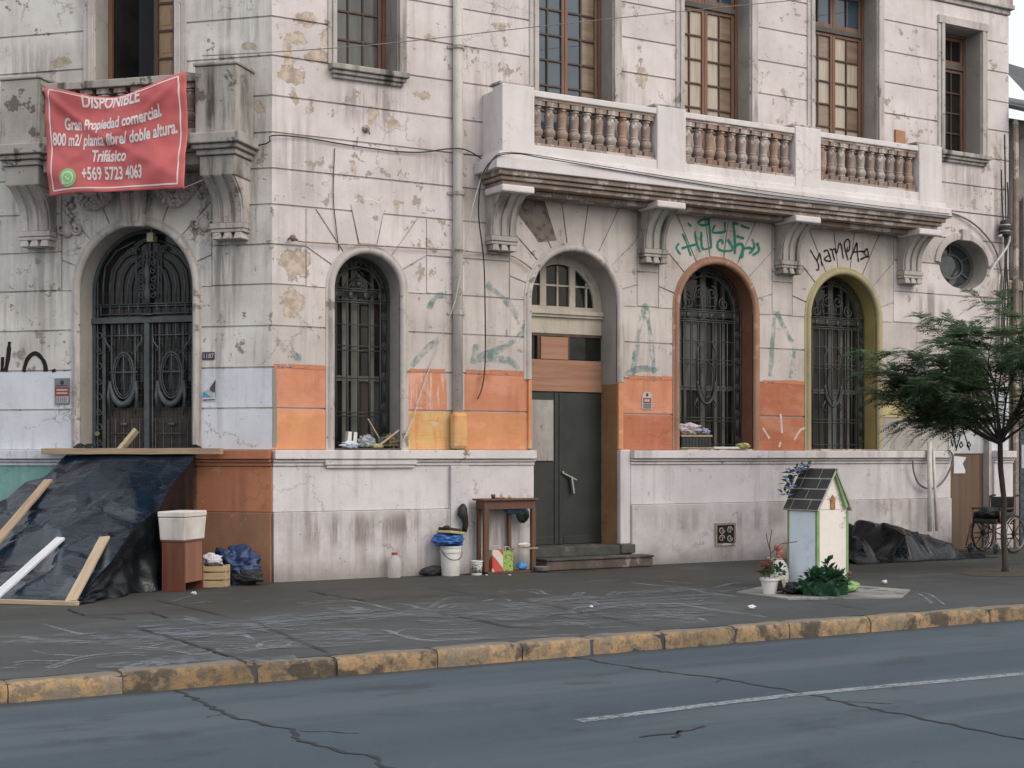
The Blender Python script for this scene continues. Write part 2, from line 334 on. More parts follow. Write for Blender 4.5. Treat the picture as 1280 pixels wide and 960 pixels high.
black_strokes=[[(8.84,4.76),(8.91,4.67),(8.98,4.59),(9.01,4.51),(9.0,4.46),(8.95,4.46)],[(8.98,4.61),(9.02,4.71),(9.04,4.7),(9.08,4.53)],[(9.11,4.75),(9.17,4.78),(9.21,4.75),(9.25,4.66),(9.26,4.62),(9.2,4.61),(9.13,4.63),(9.16,4.67),(9.22,4.7)],[(9.23,4.8),(9.28,4.79),(9.31,4.71),(9.34,4.63)],[(9.29,4.79),(9.35,4.81),(9.36,4.75),(9.39,4.77),(9.43,4.89),(9.47,4.89),(9.5,4.77),(9.52,4.67)],[(9.62,4.65),(9.56,4.81),(9.54,4.91),(9.6,4.98),(9.65,4.95),(9.65,4.84),(9.62,4.79),(9.6,4.8),(9.61,4.86)],[(9.66,4.67),(9.73,4.79),(9.8,4.94),(9.81,4.83),(9.84,4.64)],[(9.74,4.79),(9.88,4.81),(9.96,4.81)],[(9.88,4.68),(9.99,4.73),(10.05,4.74),(10.02,4.86),(9.96,4.79),(10.01,4.75)]]
teal_strokes=[[(5.72,3.77),(5.59,3.33),(5.48,2.72)],[(5.72,3.73),(5.81,3.23),(5.88,2.65)],[(5.28,2.71),(5.63,2.83),(5.94,2.8)],[(8.13,3.78),(8.03,2.78)],[(8.16,3.76),(8.41,3.39),(8.52,3.23),(8.43,2.76)],[(3.07,3.9),(3.38,3.68),(3.58,3.45),(3.62,3.24),(3.3,3.03),(2.91,2.88),(3.42,2.88),(3.62,2.69)],[(2.46,3.2),(2.16,2.98),(1.94,2.75)],[(2.19,3.52),(2.31,3.69),(2.46,3.71)],[(0.05,3.13),(0.15,2.91),(0.39,2.8)],[(2.91,3.08),(2.87,2.81)]]
white_strokes=[[(8.24,2.21),(8.27,1.91)],[(7.89,1.99),(8.02,1.83)],[(8.52,1.81),(8.63,1.96),(8.78,2.01)],[(8.24,1.78),(8.21,1.7)]]
lblack_strokes=[[(-3.72,3.07),(-3.74,2.86),(-3.78,2.68)],[(-3.51,2.67),(-3.45,2.84),(-3.33,2.91),(-3.21,2.8),(-3.18,2.67)],[(-3.82,2.87),(-3.83,2.68)],[(-3.07,2.7),(-3.06,2.66)]]
chalk_strokes=[[(-0.75,-2.87),(-0.45,-2.77),(-0.12,-2.9),(-0.15,-3.71)],[(-1.2,-3.96),(-0.88,-4.05),(-0.38,-4.24)],[(-1.35,-4.34),(-1.26,-4.57),(-0.68,-4.36),(0.04,-4.03)],[(-1.56,-4.83),(-1.01,-5.27),(-1.05,-5.62)],[(-1.68,-5.13),(-1.26,-5.33)],[(-0.7,-3.39),(-0.36,-3.43),(-0.59,-3.72),(-0.65,-3.58)],[(-0.72,-3.11),(-0.42,-3.18),(-0.44,-3.66)],[(0.12,-3.16),(0.2,-3.43),(0.17,-3.85),(0.32,-3.72),(0.62,-3.33),(1.0,-2.95),(1.16,-3.17)],[(0.15,-3.88),(0.15,-4.15),(0.39,-4.29)],[(0.3,-3.93),(0.55,-3.63),(0.83,-3.69)],[(-1.03,-5.63),(-0.79,-5.36),(-0.66,-5.48)],[(-1.03,-5.71),(-1.04,-6.08),(-0.93,-6.22)],[(-0.87,-6.11),(-0.55,-6.37)],[(-0.33,-4.18),(0.01,-4.17)],[(-0.64,-5.48),(-0.44,-5.65),(-0.14,-5.66)],[(1.67,-2.84),(2.03,-2.65),(2.03,-3.18)],[(1.08,-3.49),(1.41,-3.32),(1.33,-3.63)],[(1.01,-3.79),(1.45,-3.82),(1.81,-3.55)],[(0.23,-4.51),(0.64,-4.44),(1.24,-4.48)],[(2.21,-2.54),(2.26,-2.71),(2.05,-3.25),(2.23,-3.41)],[(2.23,-3.48),(2.53,-3.14)],[(2.29,-3.51),(2.59,-3.17)],[(2.61,-3.63),(2.92,-3.29)],[(2.71,-3.64),(2.98,-3.4)],[(2.11,-3.9),(2.02,-4.32),(2.55,-4.33),(3.12,-4.49),(3.36,-4.14)],[(1.12,-4.35),(1.52,-4.37),(2.43,-4.44)],[(3.78,-2.44),(3.81,-2.76),(3.92,-3.26),(3.76,-3.86),(3.76,-4.38)],[(4.26,-2.41),(4.34,-2.92)],[(4.27,-3.46),(4.74,-3.15),(4.98,-3.14)],[(0.65,-5.37),(0.8,-5.58),(0.84,-5.93)],[(0.78,-5.45),(1.06,-5.67)],[(0.72,-6.12),(1.05,-6.22)],[(1.55,-5.62),(1.96,-5.56),(2.06,-5.82)],[(1.98,-5.47),(2.03,-5.71),(2.06,-6.06),(1.87,-6.22),(1.73,-6.06)],[(1.87,-5.71),(1.93,-6.03)],[(1.25,-5.05),(1.41,-4.73),(1.78,-4.52),(2.28,-4.59)],[(2.74,-4.63),(2.65,-5.46),(2.69,-6.28)],[(0.93,-4.66),(1.04,-4.92)],[(-3.35,-5.21),(-3.11,-5.54),(-2.97,-5.88),(-2.78,-5.73)],[(-2.92,-5.18),(-2.52,-5.42),(-2.3,-5.45),(-2.21,-5.0),(-2.41,-4.78)],[(-2.79,-5.06),(-2.47,-5.15),(-2.35,-5.32)],[(-3.08,-5.56),(-2.86,-5.41),(-2.8,-5.63),(-2.95,-5.81)],[(-2.8,-5.98),(-2.6,-5.65),(-2.48,-5.91)],[(-2.42,-5.94),(-2.24,-5.58),(-2.1,-5.56),(-2.03,-5.7),(-2.22,-5.97),(-2.43,-6.02)],[(-2.36,-5.89),(-2.11,-5.75)],[(-2.7,-6.13),(-2.53,-6.06),(-2.37,-5.97)],[(-4.05,-5.16),(-3.98,-5.46),(-3.78,-5.67)],[(-4.19,-6.21),(-3.8,-5.74),(-3.44,-5.66),(-3.31,-5.77)],[(-4.34,-5.82),(-4.2,-5.75),(-4.01,-5.89)],[(-4.48,-6.05),(-4.31,-6.07)],[(-3.94,-4.19),(-3.71,-4.72),(-3.45,-4.97)],[(-3.52,-3.46),(-3.43,-4.28),(-3.3,-4.56)],[(-2.88,-4.17),(-2.46,-4.31)],[(-2.24,-3.49),(-2.2,-4.11),(-1.92,-4.4),(-1.46,-4.19)],[(-1.73,-3.91),(-1.6,-4.23),(-1.15,-4.25)],[(-1.93,-4.62),(-1.51,-5.09)],[(-2.41,-3.63),(-2.23,-3.61)],[(-2.7,-4.17),(-2.55,-4.14)],[(-4.09,-4.1),(-3.81,-4.26)],[(-3.68,-6.52),(-3.4,-6.22),(-3.4,-6.53)],[(5.84,-4.44),(5.92,-5.19),(5.1,-6.28)],[(3.96,-3.93),(4.57,-3.7)],[(-2.07,-2.27),(-1.47,-2.03)],[(-1.85,-1.82),(-1.46,-1.31)]]
cracks_strokes=[[(-2.88,-4.17),(-2.83,-5.04),(-2.79,-5.9),(-2.8,-6.88)],[(-3.05,-2.88),(-2.88,-3.06),(-2.77,-3.3)],[(-2.63,-4.32),(-2.42,-4.33)],[(-0.1,-1.4),(-0.12,-2.05),(-0.03,-2.47),(-0.04,-2.88)],[(0.09,-4.42),(0.11,-5.01),(0.11,-5.72),(0.3,-6.0)],[(-3.02,-2.08),(-3.03,-2.77),(-2.68,-2.8),(-2.37,-2.82),(-2.39,-3.39)]]
# ================================================================ THE CORNER BUILDING
bld = thing('corner_building', 'weathered white two storey corner building with orange painted lower wall and balustraded balcony', 'building', (0,0,0))
ROWS = [1.64,2.17,2.68,3.20,3.72,4.22,4.72,5.17,5.62,6.08,6.58,7.07,7.57,8.07,8.57,9.05]

class Op:      # opening in a wall: bounds(z) -> (left, right)
    def __init__(s, c, hw, z0, z1, kind='rect', zs=None, rz=None):
        s.c, s.hw, s.z0, s.z1, s.kind, s.zs, s.rz = c, hw, z0, z1, kind, zs, rz
    def half(s, z):
        if s.kind == 'rect': return s.hw
        if s.kind == 'arch':
            if z <= s.zs: return s.hw
            return s.hw*math.sqrt(max(0, 1 - ((z - s.zs)/s.hw)**2))
        m = (s.z0 + s.z1)/2
        return s.hw*math.sqrt(max(0, 1 - ((z - m)/((s.z1 - s.z0)/2))**2))
    def curved(s, a, b): return s.kind == 'oval' or (s.kind == 'arch' and b > s.zs + 1e-4)

def wall_layer(mb, u0, u1, rows, ops, y0, y1, groove, matfn, back):
    cuts = set(rows)
    for o in ops:
        cuts |= {o.z0, o.z1}
        if o.kind == 'arch': cuts.add(o.zs)
        if o.kind == 'oval': cuts.add((o.z0 + o.z1)/2)
    cuts = sorted(c for c in cuts if rows[0] <= c <= rows[-1])
    rset = set(rows)
    for a, b in zip(cuts, cuts[1:]):
        if b - a < 1e-4: continue
        za = a + (groove/2 if a in rset else 0); zb = b - (groove/2 if b in rset else 0)
        act = sorted([o for o in ops if o.z0 < b - 1e-5 and o.z1 > a + 1e-5], key=lambda o: o.c)
        bounds = [('w', u0)]
        for o in act: bounds += [('o', o), ('o', o)]
        bounds.append(('w', u1))
        for k in range(0, len(bounds), 2):
            L, Rr = bounds[k], bounds[k+1]
            n = 10
            def edge(e, side):
                if e[0] == 'w': return [(e[1], za), (e[1], zb)]
                o = e[1]
                zz = [za + (zb - za)*i/n for i in range(n+1)] if o.curved(a, b) else [za, zb]
                if o.curved(a, b) and o.z1 <= zb + 1e-6 and o.kind != 'rect':
                    zz = [za + (zb - za)*math.sin(i/n*math.pi/2) for i in range(n+1)]
                return [(o.c + side*o.half(z), z) for z in zz]
            le = edge(L, 1); re = edge(Rr, -1)
            um = (le[0][0] + re[0][0])/2
            poly = le[::-1] + re
            # split long zones by paint
            mb.prism(poly, y0, y1, matfn(um, (za+zb)/2) if matfn else 0, back)

def voussoirs(mb, c, r, zs, hu, zt, rays, y0, y1, g, matfn, rim=0.0):
    ri = r + rim
    def out(a):
        ca, sa = math.cos(a), math.sin(a); t = 1e9
        if abs(ca) > 1e-6: t = min(t, hu/abs(ca))
        if sa > 1e-6: t = min(t, (zt - zs)/sa)
        return t
    corner = math.atan2(zt - zs, hu)
    for a0, a1 in zip(rays, rays[1:]):
        a0, a1 = math.radians(a0), math.radians(a1)
        gi = lambda rad: (g/2)/rad
        pts = []
        i0 = a0 + (gi(ri) if a0 > .01 else 0); i1 = a1 - (gi(ri) if a1 < math.pi - .01 else 0)
        o0 = a0 + (gi(out(a0)) if a0 > .01 else 0); o1 = a1 - (gi(out(a1)) if a1 < math.pi - .01 else 0)
        for k in range(6, -1, -1):
            t = i0 + (i1 - i0)*k/6; pts.append((c + ri*math.cos(t), zs + ri*math.sin(t)))
        pts.append((c + out(o0)*math.cos(o0), zs + out(o0)*math.sin(o0)))
        for q in (corner, math.pi - corner):
            if o0 < q < o1: pts.append((c + math.copysign(hu, math.cos(q)), zt))
        pts.append((c + out(o1)*math.cos(o1), zs + out(o1)*math.sin(o1)))
        # keep a groove at top and sides
        q = [(min(max(u, c - hu + g/2), c + hu - g/2), min(z, zt - g/2)) for u, z in pts]
        mb.prism(q, y0, y1, matfn(c, zs + .5), False)

W1 = Op(1.31, .47, 1.64, 3.72+.47, 'arch', 3.72); DR = Op(4.5, .72, .0, 3.72+.72, 'arch', 3.72)
W2 = Op(7.01, .70, 1.64, 3.72+.70, 'arch', 3.72); W3 = Op(9.54, .70, 1.64, 3.72+.70, 'arch', 3.72)
U1 = Op(1.31, .43, 6.56, 9.02); U2 = Op(4.52, .62, 5.63, 9.02); U3 = Op(7.02, .62, 5.63, 9.02); U4 = Op(9.58, .66, 5.63, 9.02)
SM = Op(12.17, .43, 6.58, 8.69); OV = Op(12.2, .57, 4.33, 5.17, 'oval'); SD = Op(12.32, .47, 0, 3.2)
ALLR = [W1, DR, W2, W3, U1, U2, U3, U4, SM, OV, SD]
zone = lambda o, hu, zt: Op(o.c, hu, 3.72, zt)
Z1 = zone(W1, .86, 4.72); ZD = zone(DR, 1.07, 5.17); Z2 = zone(W2, 1.07, 5.17); Z3 = zone(W3, 1.07, 5.17)
# right facade --------------------------------------------------
RM = ['stucco_right', 'stucco_low', 'orange', 'amber', 'red_orange', 'orange_scraped', 'yellow_old', 'yellow', 'render_patch', 'grey_reveal', 'white_left']
RI = {k: i for i, k in enumerate(RM)}
def mat_right(u, z):
    if z < 2.68:
        up = z > 2.17
        if u < .9: return RI['orange'] if up else RI['amber']
        if u < 2.5: return RI['orange_scraped'] if up else RI['yellow_old']
        if u < 2.74: return RI['stucco_low'] if up else RI['yellow']
        if u < 3.9: return RI['orange'] if up else RI['amber']
        if u < 8.9: return RI['red_orange'] if not up or u > 7 else RI['orange']
        if u < 11.5: return RI['yellow'] if up else RI['grey_reveal']
        return RI['white_left'] if u > 12.5 else RI['red_orange']
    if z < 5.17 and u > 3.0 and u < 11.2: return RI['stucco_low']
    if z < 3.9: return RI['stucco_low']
    return RI['stucco_right']
mb = MB()
splitu = [0, 2.47, 2.735, 13.28]
for a, b in zip(splitu, splitu[1:]):
    inside = lambda ops: [o for o in ops if a < o.c < b]
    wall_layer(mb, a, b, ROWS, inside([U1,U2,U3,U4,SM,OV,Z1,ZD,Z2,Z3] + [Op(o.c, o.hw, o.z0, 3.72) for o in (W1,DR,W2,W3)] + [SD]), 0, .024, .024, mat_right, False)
voussoirs(mb, 1.31, .47, 3.72, .86, 4.72, [0,30,54,78,102,126,150,180], 0, .024, .022, mat_right)
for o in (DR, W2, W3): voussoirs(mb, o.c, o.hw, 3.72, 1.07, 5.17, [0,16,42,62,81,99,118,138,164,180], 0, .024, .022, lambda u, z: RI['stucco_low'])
wall_layer(mb, 0, 13.28, [0, 9.6], ALLR, .024, .5, 0, lambda u, z: RI['stucco_low'] if z < 1.6 else RI['stucco_right'], True)
wr = mb.build('wall', [M[k] for k in RM], bld)
# frieze above the top course
mb = MB()
mb.box(-.02, 13.30, -.03, .03, 9.06, 9.14); mb.box(-.05, 13.34, -.09, .03, 9.143, 9.22); mb.box(-.05, 13.34, -.05, .03, 9.223, 9.6)
mb.build('string_course', M['trim'], bld, bev=.012)

# plinth ---------------------------------------------------------
def plinth_run(mb, a, b, lo=0, up=0, tr=0, steps=True, ea=0, eb=0):
    mb.box(a-ea*.12, b+eb*.12, -.115, .02, -.05, .865, lo)
    mb.box(a-ea*.08, b+eb*.08, -.08, .02, .868, 1.44, up)
    mb.box(a-ea*.10, b+eb*.10, -.10, .02, 1.443, 1.485, tr); mb.box(a-ea*.125, b+eb*.125, -.125, .02, 1.488, 1.525, tr)
    mb.box(a-ea*.165, b+eb*.165, -.165, .45 if False else .02, 1.53, 1.645, tr)
PM = [M['plinth_low'], M['plinth'], M['plinth_trim']]
mb = MB(); plinth_run(mb, -.02, 3.78, 0, 1, 2); mb.box(.66, 1.96, -.142, .0, 1.455, 1.527, 2); mb.box(.69, 1.93, -.12, .0, 1.415, 1.452, 2); mb.box(2.46, 2.74, -.135, 0, -.05, 1.44, 1); mb.build('plinth', PM, bld, bev=.01)
mb = MB(); plinth_run(mb, 5.40, 11.8, 0, 1, 2); mb.build('plinth', PM, bld, bev=.01)
mb = MB(); plinth_run(mb, 12.843, 13.3, 0, 1, 2); mb.build('plinth', PM, bld, bev=.01)

# left (chamfered) facade -----------------------------------------
LD = Op(-1.885, .805, 0, 3.72+.805, 'arch', 3.72); LU = Op(-1.9, .56, 5.62, 9.02)
ZL = Op(-1.885, 1.07, 3.72, 5.17)
LM = ['stucco_left', 'white_left', 'stucco_grey']
def mat_left(u, z): return 1 if z < 2.68 else 0
mb = MB()
wall_layer(mb, -4.7, 0, ROWS, [LU, ZL, Op(LD.c, LD.hw, 0, 3.72)], 0, .024, .024, mat_left, False)
voussoirs(mb, LD.c, LD.hw, 3.72, 1.07, 5.17, [0,20,45,66,82,98,114,135,160,180], 0, .024, .022, lambda u, z: 0)
wall_layer(mb, -4.7, 0, [0, 9.6], [LD, LU], .024, .5, 0, lambda u, z: 0, True)
wl = mb.build('wall', [M[k] for k in LM], bld, rot=R45); tag(wl, 'chamfered corner wall with white painted lower courses')
mb = MB(); mb.box(-4.7, .02, -.05, .03, 9.06, 9.6); mb.build('string_course', M['trim'], bld, rot=R45, bev=.012)
mb = MB(); plinth_run(mb, -4.7, -2.80, 0, 0, 1); o = mb.build('plinth', [M['teal'], M['white_left']], bld, rot=R45, bev=.01); tag(o, 'teal painted base left of the entrance door')
mb = MB(); plinth_run(mb, -1.0, .03, 0, 1, 1)
o = mb.build('plinth', [stucco('brown paint', (.30,.16,.10), (.23,.12,.075), (), streak=.5, chip=.24, chipcol=(.33,.22,.15), dark=(.13,.08,.05)), stucco('rust plinth', (.41,.175,.10), (.34,.14,.08), (), streak=.5, chip=.23, chipcol=(.4,.22,.14), dark=(.2,.09,.05))], bld, rot=R45, bev=.01); tag(o, 'rust painted base right of the entrance door')
# return wall far left and top, so the block is a body
mb = MB(); mb.box(-.4, 0, 0, 9, 0, 9.6); p = Lw(-4.7, 0)
mb.build('wall', M['stucco_left'], bld, loc=(p[0]+.4, p[1], 0))
mb = MB(); mb.add([(-.0,.0,9.55),(13.28,0,9.55),(13.28,12,9.55),(Lw(-4.7,0)[0],12,9.55),(Lw(-4.7,0)[0],Lw(-4.7,0)[1],9.55)], [(0,1,2,3,4)])
mb.build('roof', M['weathered'], bld)
mb = MB(); mb.box(12.98, 13.28, .5, 12, 0, 9.55); mb.build('wall', M['stucco_right'], bld)

# ---------------------------------------------------------------- openings
def arch_path(c, r, z0, zs, n=22):
    p = [(c - r, z0), (c - r, (z0 + zs)/2)]
    p += [(c - r*math.cos(math.pi*i/n), zs + r*math.sin(math.pi*i/n)) for i in range(n+1)]
    return p + [(c + r, (z0 + zs)/2), (c + r, z0)]
PROF = [(-.004,-.02),(-.004,.012),(.018,.04),(.05,.048),(.075,.03),(.085,.012),(.115,.010),(.12,-.01)]
def win_part(rot): 
    o = bpy.data.objects.new('window', None); COL.objects.link(o); o.parent = bld; o.rotation_euler = (0,0,rot); return o

def arched_shell(par, op, arch_mat, rev_mat, z0=None):
    z0 = op.z0 if z0 is None else z0
    mb = MB(); p = arch_path(op.c, op.hw, z0, op.zs); mb.sweep(p, PROF)
    o = mb.build('architrave', arch_mat, par); smooth_by_angle(o, 50)
    mb = MB(); mb.sweep(arch_path(op.c, op.hw - .004, z0, op.zs), [(0, -.005), (0, -.46)])
    o = mb.build('reveal', rev_mat, par); smooth_by_angle(o, 50)

def ring(c, z, r, n=14, y=0, rz=None): return [(c + r*math.cos(2*math.pi*i/n), y, z + (rz or r)*math.sin(2*math.pi*i/n)) for i in range(n)]
def spiral(c, z, r, a0, turns, y, n=22, sgn=1):
    return [(c + r*(1 - .75*i/n)*math.cos(a0 + sgn*turns*2*math.pi*i/n), y, z + r*(1 - .75*i/n)*math.sin(a0 + sgn*turns*2*math.pi*i/n)) for i in range(n+1)]

def iron_grille(par, op, y, fancy=True, mat='iron'):
    c, r, zb, zs = op.c, op.hw - .02, op.z0 + .03, op.zs
    mb = MB(); B = .012; bw = .13
    for rr in (r - .012, r - bw):
        mb.tube([(u, y, z) for u, z in arch_path(c, rr, zb, zs, 20)], .013, 5)
    def vb(u, z0, z1, rad=.009): mb.tube([(u, y, z0), (u, y, z1)], rad, 5)
    def hb(z, u0, u1, rad=.010): mb.tube([(u0, y, z), (u1, y, z)], rad, 5)
    # border ornaments: rings and bars up the sides, round the arch
    k = 0; z = zb + .14
    while z < zs - .05:
        for s in (-1, 1):
            u = c + s*(r - .071)
            mb.tube(ring(u, z, .043, 12, y), .010, 4, closed=True)
            mb.tube(ring(u, z, .018, 8, y - .004), .010, 4, closed=True)
            mb.tube([(u - .02, y, z + .06), (u - .02, y, z + .33)], .007, 4); mb.tube([(u + .02, y, z + .06), (u + .02, y, z + .33)], .007, 4)
            mb.tube([(u, y, z + .09), (u, y, z + .30)], .011, 4)
        z += .40
    for a in range(18, 180, 24):
        t = math.radians(a); mb.tube(ring(c + (r - .071)*math.cos(t), zs + (r - .071)*math.sin(t), .045, 12, y), .010, 4, closed=True)
    inner = r - bw
    nb = 7 if inner > .45 else 3
    us = [c - inner + 2*inner*(i + 1)/(nb + 1) for i in range(nb)]
    zt = zs - .14
    for i, u in enumerate(us):
        top = zt if fancy and abs(u - c) > .01 else zt
        vb(u, zb, zt, .012)
    for zz in (zb + .0, zb + .07, zb + .42, zb + .47, zb + .92, zb + 1.28, zb + 1.34, zb + 1.62):
        hb(zz, c - inner, c + inner, .009)
    for zz in (zt, zt + .03, zt + .15, zt + .18): hb(zz, c - r, c + r, .012)
    nq = max(3, int(2*inner/.2))
    for i in range(nq + 1):
        u = c - inner + 2*inner*i/nq; mb.obox((u, y, zt + .09), (.055, .02, .10))
    if fancy:
        # hanging oval wreath
        mb.tube([(c + .17*math.cos(t), y - .02, zb + 1.02 + .34*math.sin(t)) for t in [math.pi*(1 + i/16) for i in range(17)]], .022, 6)
        mb.tube([(c + .11*math.cos(t), y - .02, zb + 1.05 + .28*math.sin(t)) for t in [2*math.pi*i/20 for i in range(20)]], .010, 5, closed=True)
        for s in (-1, 1):
            mb.tube([(c + s*.17, y - .02, zb + 1.02), (c + s*.19, y - .02, zb + 1.45), (c + s*.10, y - .02, zb + 1.62)], .012, 5)
            mb.tube([(c + s*.12, y, zb + .80), (c + s*.22, y, zb + .66), (c + s*.14, y, zb + .60)], .016, 5)
            mb.tube(spiral(c + s*.11, zs + .30, .105, math.pi/2 if s > 0 else math.pi/2, 1.4, y, sgn=-s), .012, 5)
            mb.tube(spiral(c + s*.34, zs + .14, .10, math.pi/2, 1.4, y, sgn=s), .012, 5)
            mb.tube([(c + s*.20, y, zt + .18), (c + s*.215, y, zs + .30)], .010, 5)
        for q in range(4): mb.tube([(c - .08 + q*.053, y, zt + .18), (c - .08 + q*.053, y, zs + .22)], .008, 4)
        hb(zs + .10, c - .2, c + .2, .009)
    else:
        mb.tube([(c - .20, y, zt + .2), (c - .16, y, zs + .12), (c, y, zs + .24), (c + .16, y, zs + .12), (c + .20, y, zt + .2)], .009, 5)
        for s in (-1, 1): mb.tube(spiral(c + s*.07, zs + .06, .06, 1.57, 1.3, y, sgn=-s), .011, 5)
        mb.ball((c, y, zs + .10), .045); mb.ball((c, y, zs + .2), .03)
    o = mb.build('grille', M[mat], par, smooth=True)
    return o

def arched_sash(par, op, y, cols, panes):
    c, r, zb, zs = op.c, op.hw, op.z0, op.zs
    mb = MB()
    # casement frame
    mb.sweep(arch_path(c, r - .07, zb, zs), [(.07, -y), (0, -y), (0, -y - .05)])
    for u, w in cols: mb.box(u - w/2, u + w/2, y - .005, y + .05, zb, zs + math.sqrt(max(.01, (r-.06)**2 - (u-c)**2)))
    for zz in (zb + .95, zs - .02): mb.box(c - r + .02, c + r - .02, y + .002, y + .045, zz - .035, zz + .035)
    mb.build('sash', M['frame_pale'], par)
    mb = MB(); us = [c - r] + [u for u, w in cols] + [c + r]
    zc = [zb, zb + .95, zs]
    k = 0
    for i in range(len(us) - 1):
        for j in range(2):
            mb.box(us[i], us[i+1], y + .04, y + .05, zc[j], zc[j+1], panes[k % len(panes)]); k += 1
    n = 16
    arc = [(c + (r - .01)*math.cos(math.pi*i/n), zs + .001 + (r - .01)*math.sin(math.pi*i/n)) for i in range(n + 1)]
    mb.prism(arc, y + .04, y + .05, 0)
    mb.build('pane', [M['glass_dark'], M['curtain_brown'], M['glass_grey']], par)

def sill_slab(par, op, mat, y0=-.02, y1=.46, z=1.64, t=.03):
    mb = MB(); mb.box(op.c - op.hw + .003, op.c + op.hw - .003, y0, y1, z - .02, z + t); mb.build('sill', mat, par)

# window 1 : narrow
w = win_part(0); arched_shell(w, W1, M['trim'], M['grey_reveal']); iron_grille(w, W1, .30, False)
arched_sash(w, W1, .40, [(1.17,.09),(1.30,.09),(1.56,.05)], [0,0,0,0,1,0,2,1]); sill_slab(w, W1, M['step'])
# windows 2, 3
w = win_part(0); arched_shell(w, W2, stucco('orange brown paint', (.36,.21,.145), (.29,.165,.115), (), streak=.5, chip=.27, chipcol=(.42,.28,.2), dark=(.17,.09,.06)), M['rust_reveal']); iron_grille(w, W2, .27); tag(w, 'arched window with a rust orange surround')
arched_sash(w, W2, .40, [(6.62,.06),(6.72,.05),(7.06,.10),(7.3,.05),(7.45,.05)], [1,0,1,1,1,2,0,1,1]); sill_slab(w, W2, M['weathered'])
w = win_part(0); arched_shell(w, W3, stucco('faded yellow surround', (.40,.355,.20), (.34,.30,.18), (), streak=.5, chip=.27, chipcol=(.42,.39,.34), dark=(.2,.17,.1)), M['olive_yellow']); iron_grille(w, W3, .27); tag(w, 'arched window with a dull yellow surround')
arched_sash(w, W3, .40, [(9.1,.06),(9.2,.05),(9.62,.10),(9.85,.05),(10.0,.05)], [1,1,0,1,1,1,2,1]); sill_slab(w, W3, M['weathered'])

# ---- street door under the right balcony
d = bpy.data.objects.new('door', None); COL.objects.link(d); d.parent = bld; tag(d, 'boarded arched doorway with dark green double leaf')
mb = MB(); mb.sweep(arch_path(DR.c, DR.hw, 2.62, DR.zs), PROF); o = mb.build('architrave', M['trim'], d); smooth_by_angle(o, 50)
mb = MB()
for s in (-1, 1):
    pr = [(DR.c + s*q[0], q[1]) for q in []]
mb.box(DR.c + DR.hw, DR.c + DR.hw + .085, -.035, .02, 1.66, 2.617); mb.box(DR.c - DR.hw - .06, DR.c - DR.hw - .001, -.035, .02, 1.66, 2.617)
mb.build('architrave', M['amber'], d, bev=.012)
mb = MB(); mb.box(DR.c + DR.hw + .002, DR.c + DR.hw + .18, -.075, .02, .31, 1.655); mb.build('jamb_post', M['plinth'], d, bev=.015)
mb = MB(); mb.sweep(arch_path(DR.c, DR.hw - .004, 2.6, DR.zs), [(0, -.005), (0, -.46)]); o = mb.build('reveal', M['grey_reveal'], d); smooth_by_angle(o, 50)
BJ = stucco('brown jamb paint', (.33,.19,.10), (.27,.15,.08), (), streak=.5, chip=.23, dark=(.14,.08,.05))
mb = MB(); mb.box(DR.c + DR.hw - .006, DR.c + DR.hw - .001, .0, .46, .29, 2.598); mb.build('reveal', BJ, d); mb = MB(); mb.box(DR.c - DR.hw + .001, DR.c - DR.hw + .006, .0, .46, .29, 2.598); mb.build('reveal', BJ, d)
Y = .40; ul, ur = DR.c - DR.hw + .01, DR.c + DR.hw - .01
for nm, a, b in (('leaf', ul, 4.475), ('leaf', 4.485, ur)):
    mb = MB(); mb.box(a, b, Y, Y + .05, .30, 2.47); mb.box(a + .0, a + .07, Y - .012, Y, .31, 2.465) if a > 4.4 else mb.box(b - .07, b, Y - .014, Y, .31, 2.465)
    mb.box(a + .08 if a > 4.4 else a + .001, b - .001 if a > 4.4 else b - .08, Y - .008, Y, .31, .42)
    lf = mb.build(nm, M['door_green'], d, bev=.004)
    if a > 4.4:
        mb = MB(); mb.bar((4.52, Y - .03, 1.33), (4.75, Y - .05, 1.22), .035, .02); mb.bar((4.66, Y - .05, 1.27), (4.70, Y - .05, 1.03), .05, .03); mb.lathe([(.02,0),(.02,.03)], (4.535, Y - .03, 1.32), 8)
        mb.build('handle', M['metal_pale'], lf, bev=.004)
mb = MB(); mb.box(ul + .001, 4.38, Y - .022, Y - .010, 1.50, 2.36); mb.build('patch_board', M['board_grey'], d)
mb = MB(); mb.box(ul, ur, Y - .02, Y + .03, 2.485, 2.935)
mb.build('plywood_board', M['plywood'], d, bev=.003)
mb = MB(); mb.box(4.17, 4.62, Y - .03, Y + .02, 2.94, 3.26); mb.build('plywood_board', M['plywood'], d, bev=.003)
mb = MB(); mb.box(ul, 4.15, Y + .03, Y + .04, 2.94, 3.29); mb.build('pane', M['glass_dark'], d); mb = MB(); mb.box(4.64, ur, Y + .01, Y + .02, 2.95, 3.27); mb.build('pane', M['glass_dark'], d)
mb = MB(); mb.box(ul, ur, Y - .01, Y + .05, 3.27, 3.31); mb.box(4.62, 4.66, Y - .012, Y + .05, 2.94, 3.27); mb.box(4.12, 4.17, Y - .012, Y + .05, 2.94, 3.27); mb.build('frame', M['frame_dark'], d)
mb = MB(); mb.box(ul, ur, Y - .01, Y + .05, 3.312, 3.54); mb.box(ul, ur, Y - .05, Y, 3.543, 3.58); mb.box(ul, ur, Y - .075, Y, 3.583, 3.64)
mb.sweep(arch_path(DR.c, DR.hw - .14, 3.64, DR.zs), [(.15, -Y + .003), (0, -Y + .003), (0, -Y - .05)])
mb.box(ul, ur, Y - .002, Y + .05, 3.641, 3.70)
